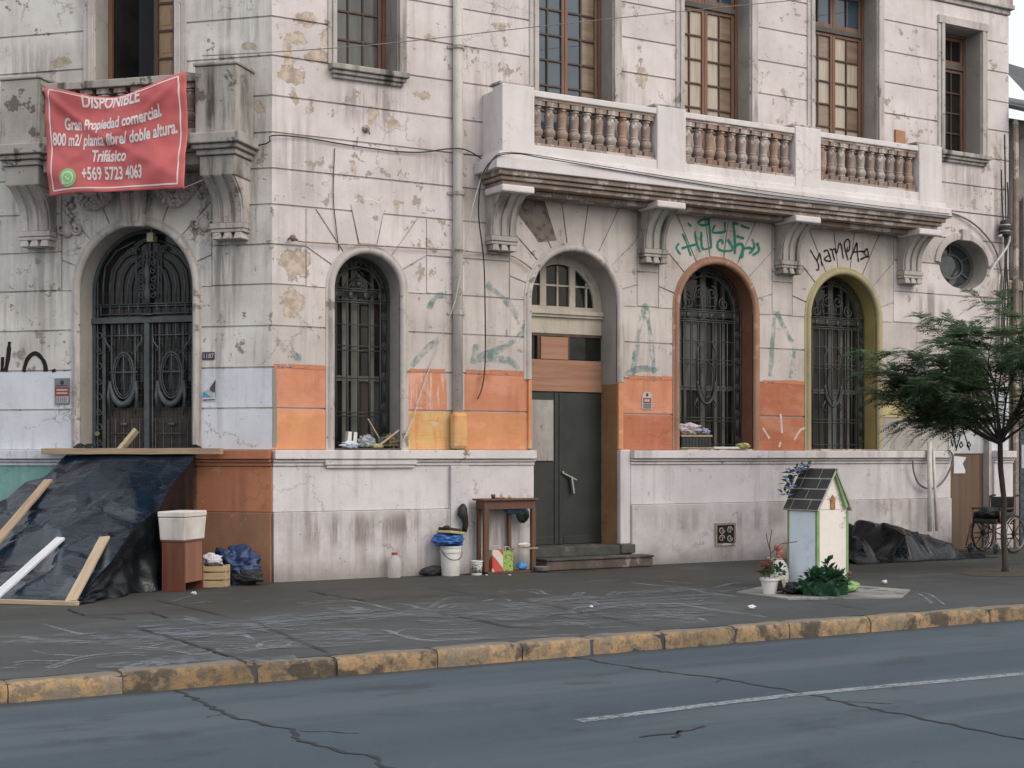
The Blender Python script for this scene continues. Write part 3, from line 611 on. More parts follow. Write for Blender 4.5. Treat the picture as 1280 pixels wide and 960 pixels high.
for u, w_ in ((4.22,.10),(4.71,.10)):
    mb.box(u - w_/2, u + w_/2, Y - .006, Y + .05, 3.70, 3.72 + math.sqrt((DR.hw - .13)**2 - (u - 4.5)**2))
for u in (4.0, 4.47, 4.96): mb.box(u - .014, u + .014, Y + .01, Y + .05, 3.70, 3.70 + math.sqrt(max(.02, (DR.hw - .14)**2 - (u - 4.5)**2)))
mb.box(ul + .1, ur - .1, Y + .012, Y + .05, 3.985, 4.01)
fan = mb.build('transom', M['transom_cream'], d)
mb = MB(); mb.prism([(4.5 + (DR.hw-.1)*math.cos(math.pi*i/16), 3.66 + (DR.hw-.1)*math.sin(math.pi*i/16)) for i in range(17)], Y + .035, Y + .045); mb.build('pane', M['glass_dark'], fan)
mb = MB(); mb.box(3.70, 5.30, .47, .49, .1, 4.6); mb.box(ul, ur, Y + .01, Y + .045, 2.46, 2.49); mb.build('leak_blocker', M['dark'], d)  # unseen board and strip, added to stop light leaking in from behind
mb = MB(); mb.box(3.79, 5.205, -.10, .5, .16, .30); mb.box(5.206, 5.45, -.13, .04, .18, .31); o = mb.build('step', M['step'], d, bev=.015)
mb = MB(); mb.box(3.785, 5.56, -.40, -.118, .005, .135); mb.box(3.785, 5.43, -.118, .49, .005, .155); mb.build('step', M['step_brick'], d, bev=.018)
mb = MB(); mb.box(3.775, 5.57, -.42, -.119, .137, .165); mb.build('step', M['step'], d, bev=.01)

# ---- street door of the chamfered corner, iron and glass
d = bpy.data.objects.new('door', None); COL.objects.link(d); d.parent = bld; d.rotation_euler = (0,0,R45); tag(d, 'tall arched iron and glass entrance door with wreaths')
c, r, zs = LD.c, LD.hw, LD.zs
mb = MB(); mb.sweep(arch_path(c, r, 0, zs), PROF); o = mb.build('architrave', M['trim'], d); smooth_by_angle(o, 50)
mb = MB(); mb.sweep(arch_path(c, r - .004, 0, zs), [(0, -.005), (0, -.46)])
o = mb.build('reveal', M['grey_reveal'], d); smooth_by_angle(o, 50)
Y = .30; mb = MB()
mb.sweep(arch_path(c, r - .05, 0, zs), [(.05, -Y), (0, -Y), (0, -Y - .05)])
mb.box(c - r, c + r, Y - .03, Y + .04, 3.30, 3.38); mb.box(c - .035, c + .035, Y - .025, Y + .04, .1, 3.30); mb.box(c - r + .02, c + r - .02, Y + .001, Y + .04, .02, .12)
mb.build('frame', M['iron_door'], d, bev=.006)
mb = MB(); T = lambda pts, rad=.011, cl=False: mb.tube(pts, rad, 5, closed=cl)
for zz in (3.42, 3.52, 3.55): T([(c - r + .05, Y, zz), (c + r - .05, Y, zz)], .010)
for i in range(11):
    u = c - r + .13 + i*(2*r - .26)/10
    if abs(u - c) > .05: T([(u, Y, 3.4), (u, Y, 3.55)], .008)
for s in (-1, 1):
    T([(c + s*.16, Y, 3.55), (c + s*.16, Y, 4.30)], .012)
    for k, q in enumerate((.28, .41, .54, .64)):
        zt = 3.80 + .0*k; top = 4.02 + .11*k
        T([(c + s*q, Y, 3.55), (c + s*q, Y, zt), (c + s*(q - .03), Y, zt + (top - zt)*.45), (c + s*(q*.62 + .05), Y, zt + (top - zt)*.82), (c + s*.17, Y, top + .02)], .012)
    mb.tube(spiral(c + s*.22, 4.25, .055, 0, 1.3, Y, sgn=s), .012, 5)
    for k in range(6): mb.tube(spiral(c + s*.08, 3.66 + k*.105, .045, 1.57, 1.2, Y, n=12, sgn=s*(1 if k % 2 else -1)), .009, 4)
    T([(c + s*.72, Y, .15), (c + s*.72, Y, 3.85)], .010); T([(c + s*.64, Y, .15), (c + s*.64, Y, 3.30)], .012)
    for k in range(8):
        z = .35 + k*.40; mb.tube(ring(c + s*.70, z, .04, 10, Y), .009, 4, closed=True); mb.tube(spiral(c + s*.70, z + .2, .05, 0, 1.2, Y, n=12, sgn=s), .008, 4)
T([(c, Y, 3.42), (c, Y, 4.35)], .014); mb.lathe([(.01,0),(.035,.05),(.05,.16),(.025,.3),(.045,.42),(.012,.62),(.02,.66),(.005,.8)], (c, Y, 3.52), 10); mb.lathe([(.09,0),(.04,.03)], (c, Y, 3.40), 10)
T([(c - .19, Y, 4.30), (c - .1, Y, 4.36), (c, Y, 4.37), (c + .1, Y, 4.36), (c + .19, Y, 4.30)], .014)
mb.build('fanlight_grille', M['iron_door'], d, smooth=True)
for s in (-1, 1):
    cu = c + s*.345; mb = MB()
    for q in (-.17, -.06, .06, .17): T([(cu + q, Y, 2.95 if abs(q) < .1 else 2.1), (cu + q, Y, 3.30)], .010)
    T([(cu - .27, Y, 3.14), (cu + .27, Y, 3.14)], .012)
    for q in (-1, 1): T([(cu + q*.27, Y, 3.14), (cu + q*.26, Y, 3.06), (cu + q*.19, Y, 2.98), (cu + q*.21, Y, 2.93)], .013)
    T(ring(cu, 2.62, .155, 24, Y, .30), .013, True); T(ring(cu, 2.62, .125, 24, Y, .265), .008, True)
    T([(cu, Y, 2.32), (cu, Y, 2.92)], .010); T([(cu - .2, Y, 2.66), (cu + .2, Y, 2.66)], .014)
    mb.tube([(cu + .19*math.cos(t), Y - .02, 2.60 + .36*math.sin(t)) for t in [math.pi*(1.05 + .9*i/14) for i in range(15)]], [.018 + .026*math.sin(math.pi*i/14) for i in range(15)], 7)
    for q in (-1, 1): mb.tube([(cu + q*.19, Y - .02, 2.55), (cu + q*.205, Y - .02, 2.35), (cu + q*.19, Y - .02, 2.15)], [.014,.026,.008], 6)
    for q in (-.23, -.12, 0, .12, .23): T([(cu + q, Y + .01, .15), (cu + q, Y + .01, 2.05)], .007)
    T([(cu - .27, Y, .12), (cu - .27, Y, 3.3)], .012); T([(cu - .2, Y, 1.86), (cu + .2, Y, 1.86)], .008)
    mb.obox((cu, Y, 1.98), (.09, .02, .04)); mb.obox((cu, Y, 1.2), (.4, .01, .03))
    # security mesh
    for k in range(34): mb.box(cu - .29, cu + .29, Y + .028, Y + .032, .2 + k*.09, .204 + k*.09)
    for k in range(13): mb.box(cu - .29 + k*.048, cu - .287 + k*.048, Y + .028, Y + .032, .15, 3.29)
    mb.build('leaf_grille', M['iron_door'], d, smooth=True)
mb = MB(); mb.box(c - r + .01, c + r - .01, Y + .06, Y + .07, .02, 3.70, 0); mb.build('pane', M['glass_dark'], d)
mb = MB(); mb.prism([(c + (r-.01)*math.cos(math.pi*i/20), 3.701 + (r-.01)*math.sin(math.pi*i/20)) for i in range(21)], Y + .06, Y + .07, 0)
mb.build('pane', M['glass_dark'], d)
mb = MB(); mb.box(c - .62, c + .62, Y + .045, Y + .058, .1, 2.2); mb.build('door_panel', wood('dusty door wood', (.085,.06,.05), (.05,.037,.033), .6, 2), d)
mb = MB(); mb.box(c - .045 + .1, c + .045 + .1, Y - .12, Y - .04, 4.34, 4.46); mb.tube([(c + .1, Y - .08, 4.46), (c + .1, Y - .08, 4.52)], .01, 5); mb.build('door_lamp', simple('yellowed lamp', (.5,.48,.3), rough=.4), d, bev=.01)
mb = MB(); mb.lathe([(.03,0),(.035,.02),(.03,.03)], (0,0,0), 10); o = mb.build('door_bell', simple('brass bell', (.3,.27,.17), rough=.4, metal=.5), d); o.rotation_euler = (math.pi/2,0,0); o.location = (-2.59, Y - .02, 1.86)

# ---- upper windows
def french(name_label, op, y, rows_z, panecols, transom, zt=9.0, leafpane=0, toppane=1, rot=0, cx=None):
    w = win_part(rot); tag(w, name_label)
    c, hw, zb = op.c, op.hw, op.z0
    mb = MB(); rv = .004
    for s in (-1, 1): mb.box(*(sorted((c + s*(hw - rv), c + s*(hw + .001)))), .0, .49, zb, zt)
    mb.box(c - hw, c + hw, .0, .49, zt - .004, zt)
    mb.build('reveal', M['grey_reveal'], w)
    mb = MB(); f = .055
    for s in (-1, 1): mb.box(*(sorted((c + s*(hw - .005), c + s*(hw - f)))), y - .02, y + .06, zb, zt - .005)
    mb.box(c - hw + f, c + hw - f, y - .02, y + .06, zt - f, zt - .006)
    stiles = [c - .055, c + .055] if panecols > 1 else []
    leaves = [(c - hw + f + .004, c - .003), (c + .003, c + hw - f - .004)] if panecols > 1 else [(c - hw + f + .004, c + hw - f - .004)]
    zl1 = transom - .04 if transom else zt - f - .005
    fr = MB(); mu = MB(); pn = MB(); pi = 0
    for li, (a, b) in enumerate(leaves):
        for z0, z1, top in ((zb + .02, zl1, 0),) + (((transom + .04, zt - f - .005, 1),) if transom else ()):
            fr.box(a, a + .05, y, y + .045, z0, z1); fr.box(b - .05, b, y, y + .045, z0, z1)
            fr.box(a + .05, b - .05, y + .001, y + .045, z0, z0 + .07); fr.box(a + .05, b - .05, y + .001, y + .045, z1 - .05, z1)
            ia, ib = a + .05, b - .05; pc = panecols if panecols > 1 else 3
            h = z1 - .05 - z0 - .07; nr = max(1, round(h/.36))
            for i in range(1, pc): u = ia + (ib - ia)*i/pc; mu.box(u - .012, u + .012, y + .008, y + .04, z0 + .07, z1 - .05)
            for j in range(1, nr): z = z0 + .07 + h*j/nr; mu.box(ia, ib, y + .006, y + .041, z - .012, z + .012)
            for i in range(pc):
                for j in range(nr):
                    u0 = ia + (ib - ia)*i/pc; z_ = z0 + .07 + h*j/nr
                    m = leafpane(li, i, j, top)
                    tl = random.uniform(-.004, .004)
                    pn.add([(u0, y + .03 + tl, z_), (u0 + (ib-ia)/pc, y + .03 - tl, z_), (u0 + (ib-ia)/pc, y + .031 - tl, z_ + h/nr), (u0, y + .031 + tl, z_ + h/nr)], [(0,1,2,3)], m)
    if transom: mb.box(c - hw + f, c + hw - f, y - .03, y + .06, transom - .038, transom + .038, 1)
    fo = mb.build('frame', [M['frame_brown'], M['frame_pale']], w, bev=.004)
    fr.build('casement', M['frame_brown'], w, bev=.004); mu.build('muntin', M['frame_dark'], w)
    pn.build('pane', [M['glass_blue'], M['glass_curtain'], M['glass_shutter'], M['glass_grey'], M['glass_dark']], w, fix=False)
    return w
def surround(w, op, wd=.15, zt=9.02, z0=None):
    mb = MB(); c, hw = op.c, op.hw; z0 = op.z0 if z0 is None else z0
    for s in (-1, 1):
        mb.box(*sorted((c + s*(hw + .012), c + s*(hw + wd*.55))), -.045, .02, z0, zt); mb.box(*sorted((c + s*(hw + wd*.553), c + s*(hw + wd))), -.022, .02, z0, zt)
    mb.box(c - hw - wd, c + hw + wd, -.046, .02, zt + .002, zt + wd*.9)
    mb.build('surround', M['trim'], w, bev=.008)
def ledge(w, op, ext=.12):
    mb = MB(); c, hw, z = op.c, op.hw, op.z0
    mb.box(c - hw - ext, c + hw + ext, -.13, .45, z - .06, z + .012); mb.box(c - hw - ext + .03, c + hw + ext - .03, -.09, .02, z - .11, z - .063); mb.box(c - hw - ext + .05, c + hw + ext - .05, -.05, .02, z - .16, z - .113)
    mb.build('sill', M['stucco_grey'], w, bev=.012)
w = french('upper window above the narrow arched one, weathered sill', U1, .36, None, 1, None, leafpane=lambda l,i,j,t: 3); surround(w, U1, .13, z0=6.575); ledge(w, U1)
w = french('balcony window with painted sky tint in its left panes', U2, .30, None, 2, 8.33, leafpane=lambda l,i,j,t: 0 if (l, i) != (1, 1) else 2); surround(w, U2)
w = french('balcony window with cream curtains', U3, .30, None, 2, 8.33, leafpane=lambda l,i,j,t: 0 if t else (1 if (l, i) != (1, 1) else 2)); surround(w, U3)
w = french('balcony window nearest the small end window', U4, .30, None, 2, 8.33, leafpane=lambda l,i,j,t: 0 if t else (1 if i == 0 or j % 3 else 2)); surround(w, U4)
w = french('narrow end window with a weathered sill', SM, .34, None, 1, 8.12, zt=8.68, leafpane=lambda l,i,j,t: 4); surround(w, SM, .15, 8.69, z0=6.595); ledge(w, SM, .14)
# chamfer upper window: left leaf swung in, right leaf closed with wooden panels
w = win_part(R45); tag(w, 'open window above the red banner'); c, hw, y = LU.c, LU.hw, .32
mb = MB()
for s in (-1, 1): mb.box(*sorted((c + s*(hw - .004), c + s*(hw + .001))), 0, .49, LU.z0, 9.02)
mb.build('reveal', M['grey_reveal'], w)
mb = MB()
for s in (-1, 1): mb.box(*sorted((c + s*(hw - .006), c + s*(hw - .06))), y - .02, y + .06, LU.z0, 9.0)
mb.build('frame', M['frame_brown'], w, bev=.004)
mb = MB(); a, b = c + .10, c + hw - .065
mb.box(a, a + .06, y, y + .045, 5.65, 9.0); mb.box(b - .04, b, y, y + .045, 5.65, 9.0)
for j in range(10): mb.box(a + .06, b - .04, y + .006, y + .04, 5.64 + j*.36, 5.67 + j*.36)
mb.box(b - .13, b - .105, y + .005, y + .04, 5.65, 9.0)
mb.build('casement', M['frame_dark'], w)
mb = MB(); 
for j in range(9): mb.box(a + .05, b - .05, y + .025, y + .03, 5.66 + j*.36, 6.01 + j*.36); mb.box(a + .10, b - .16, y + .018, y + .026, 5.73 + j*.36, 5.94 + j*.36)
mb.build('shutter_panel', M['shutter'], w, bev=.004)
mb = MB(); mb.bar((c - hw + .07, y + .03, 7.3), (c - .22, y + .42, 7.3), .04, 3.3, up=(0,0,1))
cs = mb.build('casement', M['glass_dark'], w)
mb = MB(); mb.box(c - hw, c + hw, .62, .64, 5.6, 9.02); mb.build('room_shade_panel', simple('painted blue room shade', (.016,.020,.024), (.022,.027,.032), .8), w)  # flat panel close behind the opening, the unlit room's shade painted on it
surround(w, LU, .17)

# ---- oval window
w = win_part(0); tag(w, 'oval porthole window with petal glazing'); c, zc, ru, rz = 12.2, 4.75, .57, .42
ov = lambda a, b, n=32: [(c - a*math.cos(2*math.pi*i/n), zc + b*math.sin(2*math.pi*i/n)) for i in range(n)]
mb = MB(); mb.sweep(ov(ru - .003, rz - .003), [(0, -.005), (0, -.46)], closed=True); o = mb.build('reveal', M['grey_reveal'], w); smooth_by_angle(o, 60)
mb = MB(); mb.sweep(ov(ru, rz)[0:17], [(-.004,-.02),(-.004,.03),(.06,.045),(.11,.03),(.115,-.01)]); o = mb.build('architrave', M['trim'], w); smooth_by_angle(o, 50)
mb = MB(); mb.box(c - .10, c + .08, -.075, .02, zc + rz - .03, zc + rz + .16); mb.build('keystone', M['trim'], w, bev=.01)
mb = MB(); mb.sweep(ov(ru - .07, rz - .06), [(.07, -.30), (0, -.30), (0, -.34)], closed=True)
mb.tube([(u, .31, z) for u, z in ov(.30, .20)], .017, 5, closed=True)
for a in range(30, 390, 60):
    t = math.radians(a); mb.tube([(c + .30*math.cos(t), .31, zc + .20*math.sin(t)), (c + .51*math.cos(t), .31, zc + .37*math.sin(t))], .015, 5)
mb.build('frame', M['frame_pale'], w)
mb = MB(); mb.prism(ov(ru, rz)[::-1], .33, .34); mb.build('pane', simple('green grey glass', (.05,.065,.07), (.03,.04,.045), .06), w)

# ---- side doorway at the right end
d = bpy.data.objects.new('door', None); COL.objects.link(d); d.parent = bld; tag(d, 'brown boarded side doorway')
mb = MB(); mb.box(11.86, 12.785, .10, .14, 0, 1.60); mb.build('leaf', M['brown_board'], d)
mb = MB(); mb.box(11.86, 12.785, .08, .14, 1.604, 2.52); mb.build('mural_board', stucco('whitewashed board', (.52,.52,.53), (.40,.41,.43), (), streak=.3, chip=.25, chipcol=(.3,.3,.32)), d)
mb = MB(); mb.box(11.86, 12.785, .16, .2, 2.524, 3.19)
for k in range(9): mb.box(11.88 + k*.1, 11.93 + k*.1, .13, .16, 2.53, 3.18)
mb.build('slatted_panel', M['brown_board'], d)
mb = MB()
sp = [[(11.95,2.45),(12.0,2.05),(12.1,1.7)],[(12.0,2.4),(12.2,2.48),(12.4,2.4),(12.55,2.46)],[(12.1,1.65),(12.25,2.05),(12.42,1.66)],[(12.2,2.3),(12.3,2.38),(12.42,2.28),(12.32,2.18),(12.2,2.3)],[(12.45,2.35),(12.6,2.25),(12.5,2.1),(12.65,2.0),(12.52,1.9)],[(12.3,2.15),(12.42,2.05),(12.55,2.18)],[(11.92,1.95),(12.03,1.72)],[(12.18,1.74),(12.22,1.80),(12.27,1.74),(12.22,1.70),(12.18,1.74)],[(12.36,1.74),(12.40,1.80),(12.45,1.74),(12.40,1.70),(12.36,1.74)]]
for st in sp: mb.tube([(u, .078, z) for u, z in st], .014, 4)
mb.build('graffiti', M['paint_black'], d)
mb = MB(); mb.box(11.835, 11.872, -.02, .4, 0, 3.19); mb.box(12.772, 12.84, -.03, .4, 0, 3.19); mb.build('frame', M['trim'], d)

# ---------------------------------------------------------------- balconies
def baluster_mesh(h=.58):
    mb = MB(); w_ = .083
    mb.box(-w_, w_, -w_, w_, 0, .07)
    mb.lathe([(.068,.07),(.076,.085),(.064,.105),(.078,.13),(.088,.17),(.083,.20),(.062,.225),(.066,.245),(.056,.26),(.060,.30),(.070,.39),(.064,.435),(.050,.455),(.050,.475),(.068,.485),(.070,.505),(.05,.512)], (0,0,0), 12)
    mb.box(-w_, w_, -w_, w_, .515, h); return mb
proto = {}
for k in ('baluster_a', 'baluster_b', 'baluster_c'):
    me = baluster_mesh(); o = me.build('baluster', M[k], None); smooth_by_angle(o, 35); proto[k] = o.data; bpy.data.objects.remove(o)
def put_balusters(par, u0, u1, n, yc, z, rz=0, seq='aabacabacb'):
    for i in range(n):
        u = u0 + (u1 - u0)*(i + .5)/n
        o = bpy.data.objects.new('baluster', proto['baluster_' + seq[i % len(seq)]]); COL.objects.link(o)
        o.parent = par; o.location = (u, yc, z); o.rotation_euler = (0, 0, random.uniform(-.06, .06))

def corbel(par, c, w_, zt, zb, proj, mat, yb=0.0, rib=3, cap=None, capmat=None):
    mb = MB(); h = zt - zb - .2
    prof = []
    for i in range(15):     # concave / convex console outline (protrusion, z)
        t = i/14
        p = .15 + (proj - .15)*(1 - math.cos(math.pi/2*(t**1.7)))
        prof.append((p, zb + .2 + h*t))
    prof = [(q[0], q[1]) for q in prof]
    def ex(u0, u1, grow):
        n = len(prof); vs = []
        for u in (u0, u1):
            vs += [(u, -p - grow, z) for p, z in prof] + [(u, yb, prof[-1][1]), (u, yb, prof[0][1])]
        k = n + 2; fs = [list(range(k)), list(range(2*k - 1, k - 1, -1))]
        for i in range(k): fs.append((i, (i + 1) % k, (i + 1) % k + k, i + k))
        mb.add(vs, fs)
    ex(c - w_/2, c + w_/2, 0)
    rw = w_/(rib*1.45)
    for k in range(rib):
        u = c - w_/2 + w_*(k + .5)/rib; ex(u - rw/2, u + rw/2, .028)
    mb.box(c - w_/2 - .012, c + w_/2 + .012, -.19, yb, zb + .13, zb + .197); mb.box(c - w_/2 - .004, c + w_/2 + .004, -.175, yb, zb + .085, zb + .127)
    for k in range(3):
        u = c - w_/2 + w_*(k + .5)/3; q = w_/7
        mb.add([(u-q*.7,-.17,zb+.083),(u+q*.7,-.17,zb+.083),(u+q*.7,yb,zb+.083),(u-q*.7,yb,zb+.083),(u-q,-.19,zb),(u+q,-.19,zb),(u+q,yb,zb),(u-q,yb,zb)],
               [(0,1,2,3),(7,6,5,4),(0,4,5,1),(1,5,6,2),(2,6,7,3),(3,7,4,0)])
    o = mb.build('corbel', mat, par, bev=.008); return o

bal = bpy.data.objects.new('balcony', None); COL.objects.link(bal); bal.parent = bld; tag(bal, 'long white balustraded balcony on four corbels')
CB = [3.26, 5.78, 8.32, 10.87]
mb = MB(); mb.box(2.88, 11.26, -.62, .0, 5.36, 5.515); mb.box(2.95, 11.19, -.565, .0, 5.518, 5.60)
o = mb.build('slab', M['white_trim'], bal, bev=.012)
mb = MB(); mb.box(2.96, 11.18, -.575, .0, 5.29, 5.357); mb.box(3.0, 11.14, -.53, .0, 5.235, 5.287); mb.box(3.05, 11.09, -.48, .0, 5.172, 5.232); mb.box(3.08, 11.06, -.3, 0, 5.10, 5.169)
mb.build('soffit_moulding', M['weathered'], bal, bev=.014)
mb = MB(); mb.box(3.03, 11.11, -.53, -.30, 5.603, 5.735); mb.build('parapet_base', M['white_trim'], bal, bev=.006)
mb = MB()
for a, b in zip(CB, CB[1:]): mb.box(a + .24, b - .24, -.50, -.32, 5.738, 5.775, 0)
mb.build('baluster_kerb', M['weathered'], bal, bev=.006)
for k, c in enumerate(CB):
    mb = MB(); mb.box(c - .25, c + .25, -.545, -.27, 5.60, 6.50); p_ = mb.build('pier', M['white_trim'], bal, bev=.012)
    mb = MB(); mb.box(c - .27, c + .27, -.50, -.23, 6.502, 6.54); mb.build('coping', M['stucco_grey'], p_, bev=.01)
    if k in (0, 3):
        mb = MB(); s = -1 if k == 0 else 1
        mb.box(*sorted((c + s*.249, c + s*.0)), -.268, -.0, 5.60, 6.45); mb.build('end_parapet', M['white_trim'], bal, bev=.01)
for a, b in zip(CB, CB[1:]):
    mb = MB(); mb.box(a + .24, b - .24, -.525, -.30, 6.385, 6.47); mb.build('railing', M['white_trim'], bal, bev=.012)
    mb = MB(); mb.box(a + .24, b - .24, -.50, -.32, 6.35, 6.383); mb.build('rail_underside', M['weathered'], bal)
    put_balusters(bal, a + .26, b - .26, 10, -.41, 5.772, seq='aabacacbca' if a < 5 else ('cabbacacba' if a < 8 else 'bacacacaab'))
for c in CB:
    corbel(bal, c, .40, 5.10, 4.34, .47, M['stucco_grey'])
    mb = MB(); mb.box(c - .25, c + .25, -.55, -.06, 5.075, 5.17); mb.build('corbel_cap', M['white_trim'], bal, bev=.02)

bal2 = bpy.data.objects.new('balcony', None); COL.objects.link(bal2); bal2.parent = bld; bal2.rotation_euler = (0,0,R45); tag(bal2, 'small weathered grey balcony behind the red banner')
CL = -1.885; CP = [CL - 1.36, CL + 1.36]
mb = MB()
for c in CP:
    mb.box(c - .36, c + .36, -.60, 0, 5.40, 5.53); mb.box(c - .31, c + .31, -.55, 0, 5.34, 5.397); mb.box(c - .27, c + .27, -.50, 0, 5.27, 5.337); mb.box(c - .24, c + .24, -.46, 0, 5.02, 5.267)
mb.box(CP[0] + .36, CP[1] - .36, -.50, 0, 5.401, 5.528); mb.box(CP[0] + .31, CP[1] - .31, -.45, 0, 5.341, 5.396); mb.box(CP[0] + .27, CP[1] - .27, -.40, 0, 5.18, 5.336)
mb.build('slab', M['stucco_grey'], bal2, bev=.014)
for c in CP:
    mb = MB(); mb.box(c - .28, c + .28, -.50, 0, 5.532, 6.36); mb.build('pier', M['stucco_grey'], bal2, bev=.015)
    mb = MB(); mb.box(c - .30, c + .30, -.52, 0, 6.362, 6.41); mb.build('coping', M['stucco_grey'], bal2, bev=.015)
    corbel(bal2, c, .44, 5.02, 4.28, .44, M['trim'])
mb = MB(); mb.box(CP[0] + .28, CP[1] - .28, -.46, -.2, 6.20, 6.30); mb.build('railing', M['stucco_grey'], bal2, bev=.012)
mb = MB(); mb.box(CP[0] + .28, CP[1] - .28, -.46, -.2, 5.531, 5.62); mb.build('parapet_base', M['stucco_grey'], bal2, bev=.012)
put_balusters(bal2, CP[0] + .3, CP[1] - .3, 9, -.33, 5.62, seq='abacabaca')
# carved keystone and festoons over the chamfer door
mb = MB(); mb.add([(CL-.19,-.14,5.18),(CL+.19,-.14,5.18),(CL+.125,-.09,4.50),(CL-.125,-.09,4.50),(CL-.19,0,5.18),(CL+.19,0,5.18),(CL+.125,0,4.50),(CL-.125,0,4.50)],[(0,3,2,1),(0,1,5,4),(1,2,6,5),(2,3,7,6),(3,0,4,7)])
mb.add([(CL-.14,-.155,5.16),(CL+.14,-.155,5.16),(CL+.09,-.11,4.56),(CL-.09,-.11,4.56)],[(0,3,2,1)])
mb.build('keystone', M['trim'], bld, rot=R45, bev=.012)
for s in (-1, 1):
    mb = MB(); n = 26
    for i in range(n):
        t = i/(n - 1); u = CL + s*(.22 + .68*t); z = 5.08 - .24*math.sin(math.pi*t) - .06*t
        rr = .035 + .035*math.sin(math.pi*t)
        mb.ball((u, -.03, z), rr, 7, 5, jit=.12)
        for q in range(3): mb.ball((u + random.uniform(-.03,.03), -.035 - rr*.7, z + random.uniform(-rr, rr)), rr*.5, 5, 4)
    u = CL + s*.95
    for i in range(12): mb.ball((u + random.uniform(-.05,.05), -.02, 5.08 - i*.045), random.uniform(.03,.06)*(1.1 - i*.04), 6, 5, jit=.1)
    mb.ball((u + s*.02, -.02, 4.50), (.085,.06,.10), 10, 7, jit=.05); mb.tube(spiral(u - .1, 4.52, .07, 0, 1.4, -.03, sgn=-1), .02, 5); mb.tube(spiral(u + .12, 4.5, .07, math.pi, 1.4, -.03), .02, 5)
    mb.build('festoon', M['trim'], bld, rot=R45, smooth=True)
# raised keystone over the narrow window
mb = MB(); mb.prism([(1.19,4.31),(1.43,4.31),(1.55,4.80),(1.50,4.86),(1.40,4.89),(1.31,4.90),(1.22,4.89),(1.12,4.86),(1.07,4.80)], -.014, .01); mb.build('keystone', M['stucco_right'], bld, bev=.008)
# rain pipe, vent grille, end pilaster
mb = MB(); mb.tube([(2.6, -.068, 1.66), (2.6, -.068, 9.5)], .066, 14); o = mb.build('drainpipe', M['pipe'], bld, smooth=True)
for z in (3.45, 5.05, 7.0, 8.6):
    mb = MB(); mb.lathe([(.076,0),(.076,.045)], (2.6, -.075, z), 14); mb.box(2.47, 2.73, -.02, 0, z + .008, z + .042); mb.build('bracket', M['stucco_grey'], o)
mb = MB(); mb.box(2.49, 2.71, -.17, -.02, 1.655, 2.15); mb.build('pipe_base', M['yellow_old'], o, bev=.05)
v = MB(); v.box(6.89, 7.25, -.125, -.117, .25, .56, 1)
for a, b, c_, d_ in ((6.88,7.26,.24,.27),(6.88,7.26,.54,.57),(6.88,6.91,.271,.539),(7.23,7.26,.271,.539)): v.box(a, b, -.14, -.118, c_, d_, 0)
for sx in (-1, 1):
    for sz in (-1, 1): v.tube(spiral(7.07 + sx*.075, .405 + sz*.06, .055, 0, 1.3, -.135, n=14, sgn=sx*sz), .011, 4, 2)
v.build('vent_grille', [M['weathered'], M['dark'], simple('pale cast iron', (.33,.30,.26), rough=.7)], bld)

mb = MB(); mb.prism([(3.53,4.93),(3.68,5.10),(4.0,5.10),(4.20,4.57),(3.9,4.52),(3.84,4.60)][::-1], -.0035, .01); mb.build('render_patch', M['render_patch'], bld)
mb = MB(); mb.lathe([(.05,0),(.05,.03),(.02,.04)], (0,0,0), 10); mb.tube([(0,0,.03),(0,-.02,.10),(.01,-.09,.10)], .012, 5); o = mb.build('wall_hook', M['weathered'], bld, smooth=True, loc=(1.28,-.0,5.80)); o.rotation_euler = (math.pi/2,0,0)
mb = MB(); mb.tube([(.22,-.0,4.30),(.22,-.09,4.31),(.30,-.11,4.28)], .014, 6); mb.ball((.24,-.10,4.30), .045); mb.build('wall_hook', M['weathered'], bld, smooth=True)
# ---------------------------------------------------------------- strokes: paint on walls, chalk and cracks on the ground
def smooth_line(pts, k=4):
    if len(pts) < 3: 
        a, b = pts[0], pts[-1]; return [(a[0]+(b[0]-a[0])*i/4, a[1]+(b[1]-a[1])*i/4) for i in range(5)]
    out = []
    P = [pts[0]] + list(pts) + [pts[-1]]
    for i in range(1, len(P) - 2):
        p0, p1, p2, p3 = P[i-1], P[i], P[i+1], P[i+2]
        for q in range(k):
            t = q/k
            out.append(tuple(.5*((2*p1[j]) + (-p0[j]+p2[j])*t + (2*p0[j]-5*p1[j]+4*p2[j]-p3[j])*t*t + (-p0[j]+3*p1[j]-3*p2[j]+p3[j])*t**3) for j in (0,1)))
    out.append(tuple(pts[-1])); return out
def ribbon(mb, pts, w, put, jag=0., mi=0, wj=.25, sm=True):
    pts = smooth_line(pts) if sm else pts
    n = len(pts); vs = []
    for i, p in enumerate(pts):
        a = pts[max(i-1, 0)]; b = pts[min(i+1, n-1)]; dx, dz = b[0]-a[0], b[1]-a[1]; l = math.hypot(dx, dz) or 1
        ww = w/2*(1 + random.uniform(-wj, wj)); ox, oz = -dz/l, dx/l; j = random.uniform(-jag, jag)
        vs += [put(p[0] + ox*(ww + j), p[1] + oz*(ww + j)), put(p[0] - ox*(ww - j), p[1] - oz*(ww - j))]
    fs = [(2*i, 2*i+1, 2*i+3, 2*i+2) for i in range(n - 1)]; mb.add(vs, fs, mi)
def paint(name, strokes, w, mat, rot=0, y=-.004, label=None, parent=None):
    mb = MB()
    for k, st in enumerate(strokes): ribbon(mb, st, w, lambda u, z, k=k: (u, y - .0009*k, z))
    return tag(mb.build(name, M[mat], parent or bld, rot=rot or None), label)
paint('graffiti', green_strokes, .033, 'paint_green', label='green spray tag over the rust orange window')
paint('graffiti', black_strokes, .026, 'paint_black', label='black spray tag over the yellow window')
paint('graffiti', teal_strokes, .085, 'paint_teal', label='faded teal spray strokes on the piers')
